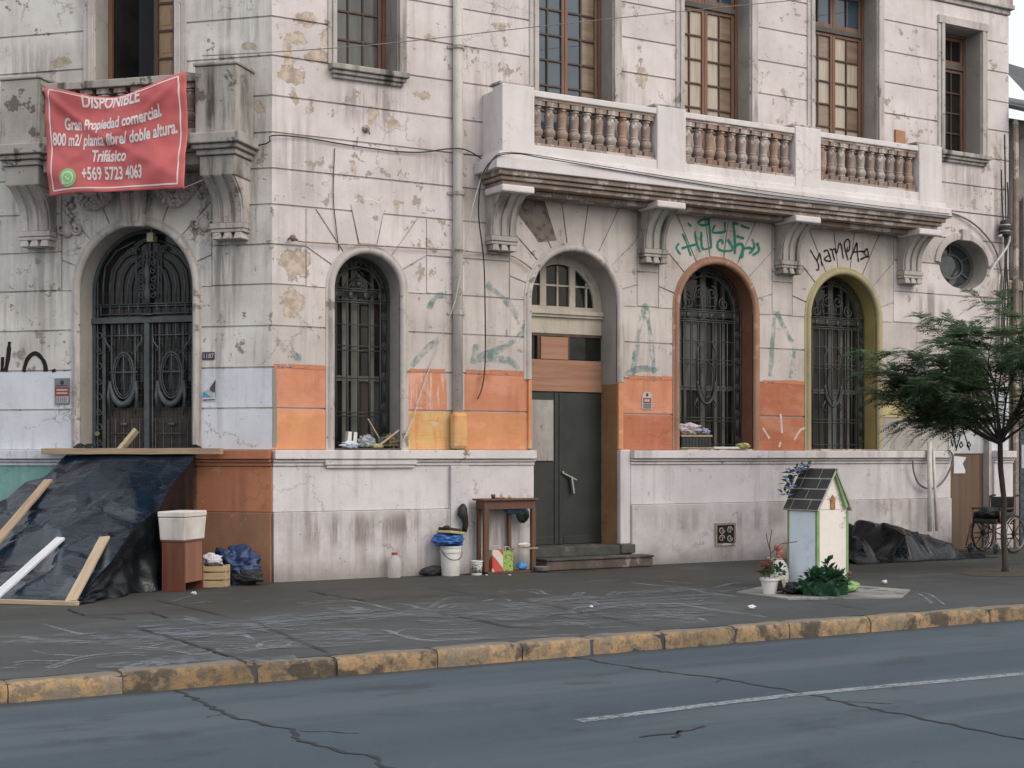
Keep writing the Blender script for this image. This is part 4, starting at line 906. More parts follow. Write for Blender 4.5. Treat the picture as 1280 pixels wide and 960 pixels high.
for st_ in ([[(.02,2.695),(.4,2.70),(.83,2.69)],[(1.92,2.69),(2.44,2.70)],[(2.76,2.70),(3.2,2.705),(3.7,2.70)],[(5.4,2.70),(5.9,2.695),(6.2,2.70)],[(7.9,2.69),(8.4,2.70),(8.75,2.69)]]): paint('paint_overlap', [st_], .06, 'paint_edge')
paint('paint_overlap', [[(.03,1.68),(.035,2.1),(.03,2.4),(.03,2.66)]], .055, 'paint_corner')
for st_ in white_strokes: paint('graffiti', [st_], .035, 'paint_white', label='white stroke on the orange pier')
paint('graffiti', lblack_strokes, .055, 'paint_black', rot=R45, label='black marks left of the entrance door')

# ---------------------------------------------------------------- ground
t = NT('asphalt road'); n1 = t.noise(.5, 6, .6, vec=t.map((.35, 1.6, 1))); n2 = t.noise(120, 3, .7)
n3 = t.noise(3.0, 6, .65, vec=t.map((.25, 2.2, 1)))
col = t.mix(t.ramp(n1, .3, .7), (0.0434,0.0602,0.0742), (0.0560,0.0756,0.0910)); col = t.mix(t.ramp(n3, .5, .72, 0, .5), col, (0.0406,0.0532,0.0637))
col = t.mix(1., col, t.math('MULTIPLY_ADD', n2, .6, .70), 'MULTIPLY')
vg = t.n('TexVoronoi'); t.l(t.coord(), vg.inputs[0]); vg.inputs['Scale'].default_value = 70; col = t.mix(t.ramp(vg.outputs['Distance'], .1, .34, .22, 0), col, (.19,.20,.21))
n6 = t.noise(1.0, 5, .6, vec=t.map((.12, 1.3, 1), loc=(4,2,0))); col = t.mix(t.ramp(n6, .48, .62, 0, .7), col, (.085,.098,.108))
n7 = t.noise(1.4, 7, .7, vec=t.map((.5, .9, 1), loc=(9,5,0))); col = t.mix(t.ramp(n7, .56, .66, 0, .6), col, (.032,.04,.046))
sy = t.n('SeparateXYZ'); t.l(t.coord(), sy.inputs[0]); gut = t.ramp(t.math('ADD', sy.outputs[1], t.math('MULTIPLY', t.noise(2.0, 6, .7), .5)), -6.78, -6.5); col = t.mix(t.math('MULTIPLY', gut, .6), col, (.045,.043,.038))
n5 = t.noise(9, 4, .6); col = t.mix(t.ramp(n5, .68, .74, 0, .35), col, (0.0350,0.0434,0.0490))
col = t.mix(1., col, (.93,1.,1.06), 'MULTIPLY')
M['road'] = t.bsdf(col, .78, nrm=t.bump(n2, .5, .006), spec=.35)
t = NT('pavement asphalt'); n1 = t.noise(.7, 7, .65, vec=t.map((.6, 1.4, 1))); n2 = t.noise(110, 3, .7); n3 = t.noise(2.6, 7, .7, vec=t.map((.5,1.7,1)))
col = t.mix(t.ramp(n1, .35, .65), (0.0504,0.0553,0.0574), (0.0700,0.0763,0.0791)); col = t.mix(t.ramp(n3, .52, .75, 0, .6), col, (0.0364,0.0378,0.0378))
col = t.mix(1., col, t.math('MULTIPLY_ADD', n2, .5, .75), 'MULTIPLY')
sep = t.n('SeparateXYZ'); t.l(t.coord(), sep.inputs[0])
far = t.ramp(t.math('ADD', sep.outputs[1], t.math('MULTIPLY', t.noise(1.2, 4), 1.2)), -3.6, -1.6)
col = t.mix(far, col, t.mix(t.ramp(n1, .35, .65), (0.0434,0.0427,0.0385), (0.0574,0.0560,0.0511)))
vg = t.n('TexVoronoi'); t.l(t.coord(), vg.inputs[0]); vg.inputs['Scale'].default_value = 3.3; col = t.mix(t.ramp(vg.outputs['Distance'], .035, .06, .55, 0), col, (.028,.028,.028))
vh = t.n('TexVoronoi'); t.l(t.coord(), vh.inputs[0]); vh.inputs['Scale'].default_value = 60; col = t.mix(t.ramp(vh.outputs['Distance'], .1, .34, .18, 0), col, (.16,.16,.155))
n8 = t.noise(1.1, 7, .7, vec=t.map((.6, 1.2, 1), loc=(3,7,0))); col = t.mix(t.ramp(n8, .56, .70, 0, .55), col, (.11,.115,.115))
M['pavement'] = t.bsdf(col, .8, nrm=t.bump(n2, .5, .006), spec=.3)
KY = -6.74
mb = MB(); mb.add([(-250,-250,-.15),(250,-250,-.15),(250,250,-.15),(-250,250,-.15)], [(0,1,2,3)]); tag(mb.build('road', M['road']), kind='structure')
mb = MB(); mb.box(-60, 60, KY + .16, 14, -.14, 0); tag(mb.build('sidewalk', M['pavement']), kind='structure')
t = NT('worn yellow kerb'); n1 = t.noise(1.6, 6, .7); n2 = t.noise(11, 7, .72); n4 = t.noise(50, 4, .7)
col = t.mix(t.ramp(n1, .35, .65), (.35,.235,.125), (.25,.175,.10)); 
col = t.mix(t.ramp(n2, .46, .58, 0, .9), col, (.15,.12,.09)); isl = t.n('NewGeometry').outputs['Random Per Island']; col = t.mix(1., col, t.math('MULTIPLY_ADD', isl, .5, .72), 'MULTIPLY'); col = t.mix(t.ramp(t.math('ADD', t.noise(1.4, 6, .7, vec=t.map((1,1,1),loc=(2,7,0))), t.math('MULTIPLY', isl, .16)), .63, .70, 0, .7), col, (.20,.17,.135)); col = t.mix(t.ramp(t.math('SUBTRACT', t.noise(3.1, 5, .6, vec=t.map((1,1,1),loc=(5,0,0))), t.math('MULTIPLY', isl, .10)), .47, .54, 0, .85), col, (.06,.055,.048))
sep = t.n('SeparateXYZ'); t.l(t.n('NewGeometry').outputs['Normal'], sep.inputs[0])
sp = t.n('SeparateXYZ'); t.l(t.coord(), sp.inputs[0])
top = t.math('MULTIPLY', t.ramp(sep.outputs[2], .7, .95), t.ramp(t.math('ADD', sp.outputs[1], t.math('MULTIPLY', n2, .06)), KY + .04, KY + .09))
col = t.mix(top, col, t.mix(n2, (.22,.19,.15), (.14,.13,.115)))
col = t.mix(1., col, t.math('MULTIPLY_ADD', n4, .6, .7), 'MULTIPLY')
M['kerb'] = t.bsdf(col, .85, nrm=t.bump(t.math('ADD', n2, t.math('MULTIPLY', n4, .4)), .8, .02), spec=.25)
bm_all = MB(); x = -20.0; rk = random.Random(4)
bm = bmesh.new()
while x < 40:
    L = rk.uniform(.62, 1.02); g = rk.choice([.008,.012,.03,.006])
    nx = 10; dy = rk.uniform(-.012,.012); dz = rk.uniform(-.012,.006)
    prof = [(0,-.20),(-.004,-.06),(.004,-.02),(.02,-.004),(.05,.004),(.165,.004),(.165,-.16)]
    rows = []
    for i in range(nx + 1):
        xx = x + L*i/nx; ed = 1 if 0 < i < nx else .4
        row = []
        for (py, pz) in prof:
            w = mnoise.noise((xx*3.1, py*9, pz*9)) * .022 + mnoise.noise((xx*11, py*20, pz*20))*.006
            row.append(bm.verts.new((xx, KY + py + dy + (w if py < .1 else 0) + (.01 if ed < 1 and py < .03 else 0), pz + (dz + w*.5 - (.008 if ed < 1 and pz > -.05 else 0) if pz > -.1 else 0))))
        rows.append(row)
    for a, b in zip(rows, rows[1:]):
        for q in range(len(prof) - 1): bm.faces.new((a[q], b[q], b[q+1], a[q+1]))
    bm.faces.new(rows[0]); bm.faces.new(rows[-1][::-1])
    x += L + g
bmesh.ops.recalc_face_normals(bm, faces=bm.faces); me = bpy.data.meshes.new('kerb'); bm.to_mesh(me); bm.free(); me.materials.append(M['kerb'])
o = bpy.data.objects.new('kerb', me); COL.objects.link(o); tag(o, kind='structure'); smooth_by_angle(o, 40)
mb = MB(); mb.box(-60, 60, KY + .02, KY + .17, -.3, -.02); tag(mb.build('kerb_bed', M['pavement']), kind='structure')
put0 = lambda X, Y: (X, Y, .004)
mb = MB()
for k, st in enumerate(chalk_strokes): ribbon(mb, st, random.choice((.035,.05,.06)), lambda X, Y, k=k: (X, Y, .003 + .00002*k), wj=.35)
rs = random.Random(11); nk = len(chalk_strokes)
for k, st in enumerate(chalk_strokes):
    if len(st) > 2 and k % 3 != 1:
        ox, oy = rs.uniform(-.06,.06), rs.choice((-1,1))*rs.uniform(.10,.22)
        ribbon(mb, [(a + ox, b + oy) for a, b in st], random.choice((.03,.045)), lambda X, Y, k=k: (X, Y, .003 + .00002*(nk + k)), wj=.4)
for k in range(46):   # broad smears of rubbed chalk
    X = rs.uniform(-4.4, 3.0); Yy = rs.uniform(-6.45, -3.6); L = rs.uniform(.5, 1.6); a = rs.uniform(-.25, .25)
    ribbon(mb, [(X, Yy), (X + L*.5, Yy + L*.5*a + rs.uniform(-.1,.1)), (X + L, Yy + L*a)], rs.uniform(.12,.4), lambda q, r_, k=k: (q, r_, .0095 + .00006*k), mi=1, wj=.4)
tag(mb.build('chalk_drawing', [M['chalk'], M['chalk_smudge']]), kind='structure')
M['crack'] = simple('crack filling', (.018,.02,.021), (.03,.03,.03), .95)
mb = MB()
def jagged(pts, step=.09, amp=.035):
    out = [pts[0]]
    for a, b in zip(pts, pts[1:]):
        L = math.hypot(b[0]-a[0], b[1]-a[1]); n = max(1, int(L/step))
        for i in range(1, n + 1):
            t = i/n; q = amp if i < n else amp*.4
            out.append((a[0]+(b[0]-a[0])*t + random.uniform(-q,q), a[1]+(b[1]-a[1])*t + random.uniform(-q,q)))
    return out
for st in cracks_strokes: ribbon(mb, jagged(st, .12, .02), .026, lambda X, Y: (X, Y, .0125), wj=.5, sm=False)
ribbon(mb, jagged([(-1.77,-.34),(-1.2,-.6),(0,-.28),(.5,-.3)],.15,.02), .02, lambda X, Y: (X, Y, .0125), wj=.6, sm=False)
for xx in (-6.1, -2.05, 1.2, 4.0, 7.4, 11.2): ribbon(mb, jagged([(xx, -6.55), (xx + .25, -4.2), (xx + .1, -1.6)], .2, .012), .014, lambda X, Y: (X, Y, .0131), wj=.7, sm=False)
ribbon(mb, jagged([(-8, -2.6), (0, -2.75), (8, -2.6), (16, -2.7)], .3, .015), .013, lambda X, Y: (X, Y, .0134), wj=.7, sm=False)
ZR = -.146
for st, w_ in (([(-3.37,-6.78),(-3.39,-7.58),(-3.41,-7.93),(-3.31,-8.43),(-3.22,-8.68),(-3.32,-9.01),(-3.25,-9.43),(-3.12,-9.71),(-3.2,-9.97),(-3.0,-10.8)], .03),
               ([(.11,-6.78),(.22,-7.62),(.46,-8.36),(.53,-9.2),(.5,-10.04),(.52,-10.74),(.53,-11.24),(.6,-12.5)], .028),
               ([(-1.47,-10.01),(-1.15,-9.99),(-.9,-9.91)], .03), ([(-1.3,-10.12),(-1.12,-9.95)], .03)):
    ribbon(mb, jagged(st, .07, .03), w_, lambda X, Y: (X, Y, ZR), wj=.6, sm=False)
for st in ([(-3.2,-8.75),(-2.9,-9.0)],[(-3.38,-7.9),(-3.55,-8.0)],[(.5,-9.6),(.75,-9.9)],[(.47,-8.4),(.3,-8.5)]): ribbon(mb, jagged(st, .06, .02), .014, lambda X, Y: (X, Y, ZR - .001), wj=.6, sm=False)
tag(mb.build('pavement_cracks', M['crack']), kind='structure')
M['lane'] = chalky('worn lane paint', (.30,.335,.355), .36, .56, 24, op=.75)
mb = MB(); ribbon(mb, [(-1.5,-9.36),(.42,-9.27),(2.7,-9.40),(6,-9.5)], .115, lambda X, Y: (X, Y, -.1455), wj=.06); tag(mb.build('lane_line', M['lane']), kind='structure')
# soil pit of the street tree
mb = MB(); n = 20; mb.add([(8.99,-3.68,.02)] + [(8.99 + .75*math.cos(6.283*i/n)*random.uniform(.85,1.1), -3.68 + .6*math.sin(6.283*i/n)*random.uniform(.85,1.1), .004) for i in range(n)], [(0, i+1, (i+1) % n + 1) for i in range(n)])
tag(mb.build('soil', simple('dry soil', (.075,.062,.048), (.045,.038,.03), .95, 0, 14, .6)), kind='structure')

# ---------------------------------------------------------------- neighbour at the right end
nb = thing('neighbouring_house', 'shabby grey house with dark tin roof at the far right edge', 'building', (13.32, .05, 0))
mb = MB(); mb.box(0, 6, 0, 8, 0, 4.6, 0); mb.box(0, 6, .05, 8, 4.603, 7.35, 1); mb.box(.35, .42, -.03, .0, 2.5, 6.0, 1)
mb.build('wall', [stucco('dull olive wall', (.20,.19,.13), (.14,.135,.10), (), streak=.9, chip=.3, chipcol=(.1,.1,.09), dark=(.05,.05,.045)), stucco('grey cement wall', (.24,.225,.205), (.15,.14,.13), (), streak=.9, chip=.3, chipcol=(.1,.1,.09), dark=(.05,.05,.045))], nb)
mb = MB(); mb.add([(-.02,-.45,7.40),(6,-.45,7.40),(6,3.5,8.9),(-.02,3.5,8.9),(-.02,-.45,7.33),(6,-.45,7.33),(6,3.5,8.83),(-.02,3.5,8.83)], [(0,1,2,3),(4,7,6,5),(0,4,5,1),(1,5,6,2),(2,6,7,3),(3,7,4,0)])
mb.add([(.5,-.3,7.45),(3,-.3,7.45),(3,1.2,8.6),(1.0,1.2,8.75)], [(0,1,2,3)])
mb.build('roof', simple('dark tin roof', (.05,.055,.062), (.08,.085,.09), .6, .2, 4), nb)
mb = MB(); mb.box(.2, 2.6, -.06, .0, 0, 2.15); 
for k in range(14): mb.box(.22, 2.58, -.075, -.061, .05 + k*.15, .17 + k*.15)
mb.build('shutter_door', simple('blue grey shutter', (.055,.075,.09), (.04,.055,.065), .55, .2, 5), nb)
mb = MB(); mb.box(.24, .55, -.085, -.076, 1.35, 1.75); mb.build('notice', simple('pale notice', (.4,.42,.44), rough=.7), nb)
mb = MB(); mb.box(.0, 6, -.03, .0, 4.4, 4.56); mb.tube([(.12,-.06,0),(.12,-.06,7.3)], .05, 8); mb.build('gutter_pipe', M['weathered'], nb)

# ---------------------------------------------------------------- red banner
def bsurf(s, t):     # s 0..1 left-right, t 0..1 top-bottom  -> (u, depth, z)
    uL = -2.77 + .06*t; uR = -.83 - .0*t
    top = 6.20 - .21*math.sin(math.pi*s)**1.2 + .06*s; bot = 4.82 + .0*s + .02*math.sin(math.pi*s)
    u = uL + (uR - uL)*s; z = top + (bot - top)*t
    dpt = .66 + .05*math.sin(math.pi*s)*(1 - t) + .05*t
    k = math.exp(-3*t)
    fold = math.sin((s*2.2 + t*.9)*math.pi*2)*.012 + math.sin((s - .5)*t*9 + t*5)*.012 + k*.05*math.sin(s*math.pi*3 + t*7)
    fold += .02*math.sin((s*1.3 - t*1.1)*7) * t
    r1 = abs((t - .05) - s*.9) ; r2 = abs((t - .02) - (1 - s)*.8)
    fold += .03*math.exp(-(r1/.05)**2)*(1 - t) + .03*math.exp(-(r2/.05)**2)*(1 - t)
    fold += mnoise.noise((s*5, t*5, 1.7))*.035 + mnoise.noise((s*12, t*12, 4.7))*.010
    return u, dpt + fold, z
bn = thing('banner', 'red vinyl banner with white lettering tied across the grey balcony', 'banner', Lw(-1.68, .66, 4.82), R45)
def bl(u, d, z): return (u + 1.68, -(d - .66), z - 4.82)
mb = MB(); nx, ny = 60, 46
vs = [bl(*bsurf(i/nx, j/ny)) for j in range(ny+1) for i in range(nx+1)]
mb.add(vs, [(j*(nx+1)+i, j*(nx+1)+i+1, (j+1)*(nx+1)+i+1, (j+1)*(nx+1)+i) for j in range(ny) for i in range(nx)])
M['banner'] = simple('red banner vinyl', (.56,.125,.125), (.50,.105,.11), .5, 0, 3, .0, spec=.4)
o = mb.build('panel', M['banner'], bn, smooth=True); md = o.modifiers.new('thickness', 'SOLIDIFY'); md.thickness = .004
M['banner_white'] = simple('white print', (.72,.66,.65), (.66,.6,.6), .5)
M['banner_lime'] = simple('green print', (.22,.55,.19), (.2,.5,.17), .5)
def text_shape(txt, size, shear=0., bold=.0, sx=1., align='CENTER'):
    cu = bpy.data.curves.new('t', 'FONT'); cu.body = txt; cu.size = size; cu.shear = shear; cu.offset = bold; cu.align_x = align; cu.resolution_u = 4
    ob = bpy.data.objects.new('t', cu); COL.objects.link(ob); dg = bpy.context.evaluated_depsgraph_get()
    me = bpy.data.meshes.new_from_object(ob.evaluated_get(dg)); 
    bm = bmesh.new(); bm.from_mesh(me); bmesh.ops.triangulate(bm, faces=bm.faces)
    bmesh.ops.subdivide_edges(bm, edges=[e for e in bm.edges if e.calc_length() > .05], cuts=2)
    v = [(p.co.x*sx, p.co.y) for p in bm.verts]; bm.verts.index_update(); f = [[q.index for q in g.verts] for g in bm.faces]; bm.free()
    bpy.data.objects.remove(ob); bpy.data.curves.remove(cu); bpy.data.meshes.remove(me); return v, f
def on_banner(mb, v, f, cs, ct, rot=0., mi=0, lift=.006):
    W_, H_ = 1.90, 1.38; vs = []
    for x, y in v:
        xr = x*math.cos(rot) - y*math.sin(rot); yr = x*math.sin(rot) + y*math.cos(rot)
        s = cs + xr/W_; t = max(ct - yr/H_, .012); s = min(max(s, .01), .99)
        u, d, z = bsurf(s, t); vs.append(bl(u, d + lift, z))
    mb.add(vs, f, mi)
mb = MB()
for txt, size, wid, cs, ct, rot, sh in (('DISPONIBLE', .26, .42, .485, .125, .0, 0), ('Gran Propiedad comercial.', .215, .70, .485, .345, .06, .2), ('800 m2/ planta libre/ doble altura.', .225, .89, .49, .515, .03, .14), ('Trifásico', .23, .235, .46, .685, .0, .25), ('+569 5723 4063', .25, .42, .48, .87, .0, 0)):
    v, f = text_shape(txt, size, sh, .007, 1.); x0 = min(p[0] for p in v); x1 = max(p[0] for p in v); k = wid*1.9/(x1 - x0)
    on_banner(mb, [((p[0] - (x0 + x1)/2)*k, p[1]) for p in v], f, cs, ct, rot)
mb.build('lettering', M['banner_white'], bn, fix=False)
mb = MB()
for a, b in (((.035,.035),(.035,.955)), ((.035,.955),(.955,.955)), ((.955,.955),(.955,.03))):
    n = 40; vs = []
    horiz = a[1] == b[1]
    for i in range(n + 1):
        s = a[0] + (b[0]-a[0])*i/n; tt = a[1] + (b[1]-a[1])*i/n
        for e in (-1, 1):
            q = bsurf(s + (0 if horiz else e*.005), tt + (e*.007 if horiz else 0)); vs.append(bl(q[0], q[1] + .005, q[2]))
    mb.add(vs, [(2*i, 2*i+1, 2*i+3, 2*i+2) for i in range(n)])
n = 40; vs = []
for i in range(n + 1):
    s = .035 + .92*i/n
    for e in (-1, 1): q = bsurf(s, .026 + e*.006); vs.append(bl(q[0], q[1] + .005, q[2]))
mb.add(vs, [(2*i, 2*i+1, 2*i+3, 2*i+2) for i in range(n)]); mb.build('border_line', M['banner_white'], bn, fix=False)
mb = MB(); cir = lambda r, n=28: ([(r*math.cos(6.2832*i/n), r*math.sin(6.2832*i/n)) for i in range(n)] + [(0,0)], [(i, (i+1) % n, n) for i in range(n)])
v, f = cir(.125); on_banner(mb, v, f, .165, .845, 0, 1, .006)
v, f = cir(.088); on_banner(mb, v, f, .165, .845, 0, 0, .009); on_banner(mb, [(-.088,-.09),(-.03,-.08),(-.08,-.02)], [(0,1,2)], .165, .845, 0, 0, .009)
v, f = cir(.070); on_banner(mb, v, f, .165, .845, 0, 1, .012)
v = []; 
for i in range(9):
    a = math.radians(190 + i*11.5); 
    for rr in ((.026, .055) if i in (0,1,7,8) else (.036, .054)): v.append((.02 + rr*math.cos(a), .022 + rr*math.sin(a)))
on_banner(mb, v, [(2*i, 2*i+1, 2*i+3, 2*i+2) for i in range(8)], .165, .845, 0, 0, .015)
mb.build('round_logo', [M['banner_white'], M['banner_lime']], bn, fix=False)
mb = MB()
for s, e in ((0.0, (-2.95, .53, 6.30)), (1.0, (-.7, .53, 6.26)), ):
    q = bsurf(s, .01); mb.tube([bl(*q), bl(*e)], .008, 5)
for s, e in ((0.0, (-2.95,.60,4.9)), (1.0, (-.65,.58,4.95))):
    q = bsurf(s, .99); mb.tube([bl(*q), bl(*e)], .005, 4)
mb.build('tie_cord', M['cable_grey'], bn)

# ---------------------------------------------------------------- small wall signs
def wall_sign(name, label, cat, u, z, w_, h, left, build, off=.004):
    if left: loc = Lw(u, off, z); rz = R45
    else: loc = (u, -off, z); rz = 0
    t_ = thing(name, label, cat, loc, rz); build(t_, w_, h); return t_
S_RED = simple('sign red', (.30,.045,.05), (.25,.04,.045), .5); S_GREY = simple('sign grey', (.20,.21,.225), (.16,.17,.18), .4, .3); S_PALE = simple('sign pale', (.46,.42,.41), (.4,.37,.36), .5)
S_DARK = simple('sign dark', (.03,.035,.05), rough=.5)
def alarm(t_, w_, h):
    mb = MB(); mb.box(-w_/2, w_/2, -.006, 0, 0, h, 0); mb.box(-w_/2 + .01, w_/2 - .01, -.009, -.0062, h*.32, h*.66, 1); mb.box(-w_/2 + .02, w_/2 - .02, -.009, -.0062, h*.06, h*.30, 2)
    for k in range(2): mb.box(-w_/2 + .03, w_/2 - .03, -.011, -.0092, h*(.40 + .12*k), h*(.455 + .12*k), 2)
    for k in range(6): mb.box(-w_/2 + .03 + k*w_*.12, -w_/2 + .045 + k*w_*.12, -.011, -.0092, h*.08, h*.27, 0)
    mb.ball((0, -.008, h*.84), (.028,.004,.032), 10, 6, 3); mb.box(-w_/2 + .03, w_/2 - .03, -.009, -.0062, h*.70, h*.73, 3)
    mb.build('plate', [S_GREY, S_RED, S_PALE, S_DARK], t_)
wall_sign('alarm_sign', 'grey and red alarm plate left of the arched entrance door', 'sign', -2.94, 2.24, .22, .34, True, alarm)
def alarm2(t_, w_, h):
    mb = MB(); mb.prism([(-w_/2,0),(w_/2,0),(w_/2,h*.78),(w_*.3,h),(-w_*.3,h),(-w_/2,h*.78)], -.006, 0, 2); mb.box(-w_/2 + .02, w_/2 - .02, -.009, -.0062, h*.36, h*.66, 1); mb.box(-w_/2 + .02, w_/2 - .02, -.009, -.0062, h*.05, h*.33, 0)
    mb.box(-w_/2 + .04, w_/2 - .05, -.011, -.0092, h*.44, h*.57, 2); mb.ball((0,-.008,h*.84), (.022,.004,.026), 8, 5, 3)
    mb.build('plate', [S_GREY, S_RED, S_PALE, S_DARK], t_)
wall_sign('alarm_sign', 'small pale alarm plate with red band on the orange pier', 'sign', 5.735, 2.24, .18, .25, False, alarm2)
def house_no(t_, w_, h):
    mb = MB(); mb.box(-w_/2, w_/2, -.006, 0, 0, h, 0); mb.build('plate', S_DARK, t_, bev=.002)
    mb = MB(); v, f = text_shape('1187', .085, 0, .001, .9); mb.add([(x, -.008, y + .022) for x, y in v], f); mb.build('digits', S_PALE, t_, fix=False)
wall_sign('house_number', 'small dark house number plate right of the entrance door', 'sign', -.865, 2.785, .17, .10, True, house_no)
def sticker(t_, w_, h):
    mb = MB(); mb.add([(-.09,-.004,0),(.09,-.004,0),(.09,-.004,.28),(.085,-.03,.30),(.02,-.02,.17),(-.09,-.004,.12)], [(0,1,2,4,5)], 0); mb.add([(.09,-.0045,.28),(.02,-.02,.17),(.03,-.035,.14),(.09,-.02,.11)], [(0,1,2,3)], 1)
    mb.add([(-.09,-.006,.05),(.09,-.006,.05),(.09,-.006,.13),(.03,-.006,.145),(-.02,-.006,.14),(-.085,-.006,.115)], [(0,1,2,3,4,5)], 2); mb.ball((0,-.008,.10), (.022,.003,.022), 8, 5, 0)
    mb.add([(-.085,-.0062,.01),(.085,-.0062,.015),(.085,-.0062,.028),(-.085,-.0062,.024)], [(0,1,2,3)], 1)
    mb.build('sheet', [simple('sticker white', (.55,.56,.58)), S_DARK, simple('sticker blue', (.07,.30,.50), (.05,.22,.42), .4)], t_)
wall_sign('poster', 'torn blue and white sticker peeling beside the entrance door', 'poster', -.855, 2.26, .18, .3, True, sticker)
def paper(t_, w_, h):
    mb = MB(); mb.add([(-.16,-.004,0),(.10,-.012,.0),(.11,-.006,.05),(.05,-.004,.16),(.14,-.004,.27),(-.15,-.004,.29)], [(0,1,2,3,4,5)]); mb.build('sheet', simple('white paper', (.62,.63,.66), (.55,.56,.6), .8), t_)
tt = thing('paper_notice', 'torn white paper on the brown side door', 'notice', (12.22, .092, 1.27)); paper(tt, 0, 0)

# ---------------------------------------------------------------- cables, rods, insulator
def cable(name, label, pts, r, mat, cat='cable', n=6, sm=True):
    P = [Vector(p) for p in pts]
    if sm and len(P) > 2:
        Q = []; E = [P[0]] + P + [P[-1]]
        for i in range(1, len(E) - 2):
            for k in range(5):
                t = k/5; p0, p1, p2, p3 = E[i-1:i+3]
                Q.append(.5*((2*p1) + (p2-p0)*t + (2*p0-5*p1+4*p2-p3)*t*t + (3*p1-p0-3*p2+p3)*t**3))
        Q.append(P[-1]); P = Q
    o0 = P[0].copy(); mb = MB(); mb.tube([p - o0 for p in P], r, n)
    o = mb.build(name, M[mat], None, smooth=True, loc=o0); return tag(o, label, cat)
cable('wall_cable', 'black cable sagging across the wall from corner to balcony', [Lw(-3.8,.03,5.46), Lw(-2.0,.03,5.42), Lw(-.2,.04,5.45), (-.03,-.05,5.56), (.33,-.03,5.59), (.63,-.03,5.58), (1.02,-.03,5.56), (1.42,-.03,5.55), (1.76,-.03,5.55), (2.11,-.04,5.58), (2.4,-.09,5.64), (2.6,-.17,5.65), (2.8,-.1,5.63), (3.0,-.08,5.55)], .009, 'cable')
cable('wall_cable', 'thin black cable looping along the top of the white balcony ledge', [(2.72,-.63,5.30), (2.86,-.64,5.49), (3.16,-.65,5.56), (3.59,-.64,5.545), (4.62,-.64,5.50), (5.84,-.64,5.45), (7.29,-.64,5.40), (8.85,-.64,5.385), (10.01,-.64,5.375), (11.1,-.64,5.385), (11.27,-.6,5.39)], .008, 'cable')
cable('wall_cable', 'second black cable lying a little higher on the balcony ledge', [(2.74,-.62,5.34), (2.9,-.64,5.53), (3.3,-.66,5.57), (4.4,-.645,5.535), (6,-.645,5.48), (7.5,-.645,5.445), (9.2,-.645,5.42), (11.2,-.64,5.42)], .006, 'cable')
cable('hanging_cable', 'loose black cable hanging beside the drainpipe to the orange band', [(2.88,-.64,5.5), (2.74,-.60,5.36), (2.68,-.55,5.15), (2.72,-.42,4.75), (2.92,-.2,4.2), (2.98,-.13,3.63), (3.0,-.10,2.86), (2.96,-.09,2.5), (2.87,-.12,2.33)], .010, 'cable')
cable('hanging_wire', 'thin white wire strung slantwise from balcony to narrow window sill', [(2.86,-.3,5.36), (2.71,-.3,4.91), (2.63,-.25,4.42), (2.56,-.18,3.94), (2.5,-.16,3.6), (2.28,-.05,2.95), (2.1,-.05,2.52), (1.93,-.05,2.04), (1.75,-.12,1.75)], .007, 'cable_white')
cable('wall_rod', 'thin rusty rod running across the wall above the narrow window', [(.27,-.10,4.28), (.40,-.06,4.27), (.95,-.05,4.28), (1.75,-.05,4.30), (2.4,-.06,4.31), (2.6,-.17,4.31), (2.8,-.06,4.31), (3.38,-.05,4.31), (3.63,-.05,4.22), (3.76,-.05,4.14)], .010, 'weathered', 'rod')
cable('overhead_wire', 'thin overhead wire crossing in front of the upper facade', [(-1.2,-.9,6.2), (.97,-.7,6.67), (3.68,-.6,7.34), (7.57,-.5,8.27), (10.5,-.3,8.95)], .006, 'cable_grey', 'wire')
cable('hairline_wire', 'hair thin dark wire hanging down left of the narrow window', [(.84,-.02,5.5), (.82,-.02,4.9), (.86,-.02,4.5), (.9,-.02,4.2)], .006, 'cable')
cable('wall_cable', 'brown cable curving past the oval window', [(11.3,-.3,5.52), (11.87,-.05,5.57), (12.25,-.05,5.49), (12.59,-.05,5.32), (12.9,-.05,5.04), (13.05,-.05,4.61), (13.0,-.05,4.1), (12.98,-.05,3.4)], .016, 'cable_grey')
for k, (a, b, lab) in enumerate((((13.02,6.4),(13.0,3.2),'dark cable dropping past the insulator, nearest the building edge'), ((13.10,7.0),(13.12,3.0),'dark cable dropping past the insulator, farther from the oval window'), ((13.17,6.2),(13.05,3.4),'slanting dark cable at the end of the facade'))):
    cable('drop_cable', lab, [(a[0],-.07,a[1]), (a[0]+.03*math.sin(k*3),-.09,5.8), (13.08+.02*k,-.10,5.0), (b[0]+.05,-.08,4.2), (b[0],-.06,b[1])], .014, 'cable')
ins = thing('insulator', 'black ribbed insulator on the right end of the facade', 'insulator', (13.06,-.12,5.27))
mb = MB(); mb.lathe([(.05,0),(.10,.02),(.10,.07),(.07,.08),(.07,.10),(.11,.11),(.11,.17),(.07,.18),(.07,.20),(.09,.21),(.08,.26),(.03,.28)], (0,0,0), 14); mb.build('body', M['cable'], ins, smooth=False)
mb = MB()
for z in (.088, .188): mb.lathe([(.085,-.012),(.085,.012)], (0,0,z), 14)
mb.build('band', M['metal_pale'], ins); mb = MB(); mb.box(-.02,.02,.0,.12,.1,.14); mb.build('bracket', M['cable_grey'], ins)
cable('bent_pipe', 'hooked white conduit below the insulator', [(12.9,-.12,5.25), (13.05,-.12,5.31), (13.16,-.12,5.27), (13.12,-.12,5.12), (12.97,-.12,4.95), (12.8,-.1,4.75), (12.66,-.1,4.58)], .022, 'cable_white', 'conduit')
cable('conduit_stub', 'short straight white conduit hanging under the hooked one', [(12.95,-.1,4.62), (12.88,-.1,4.27)], .018, 'cable_white', 'conduit')
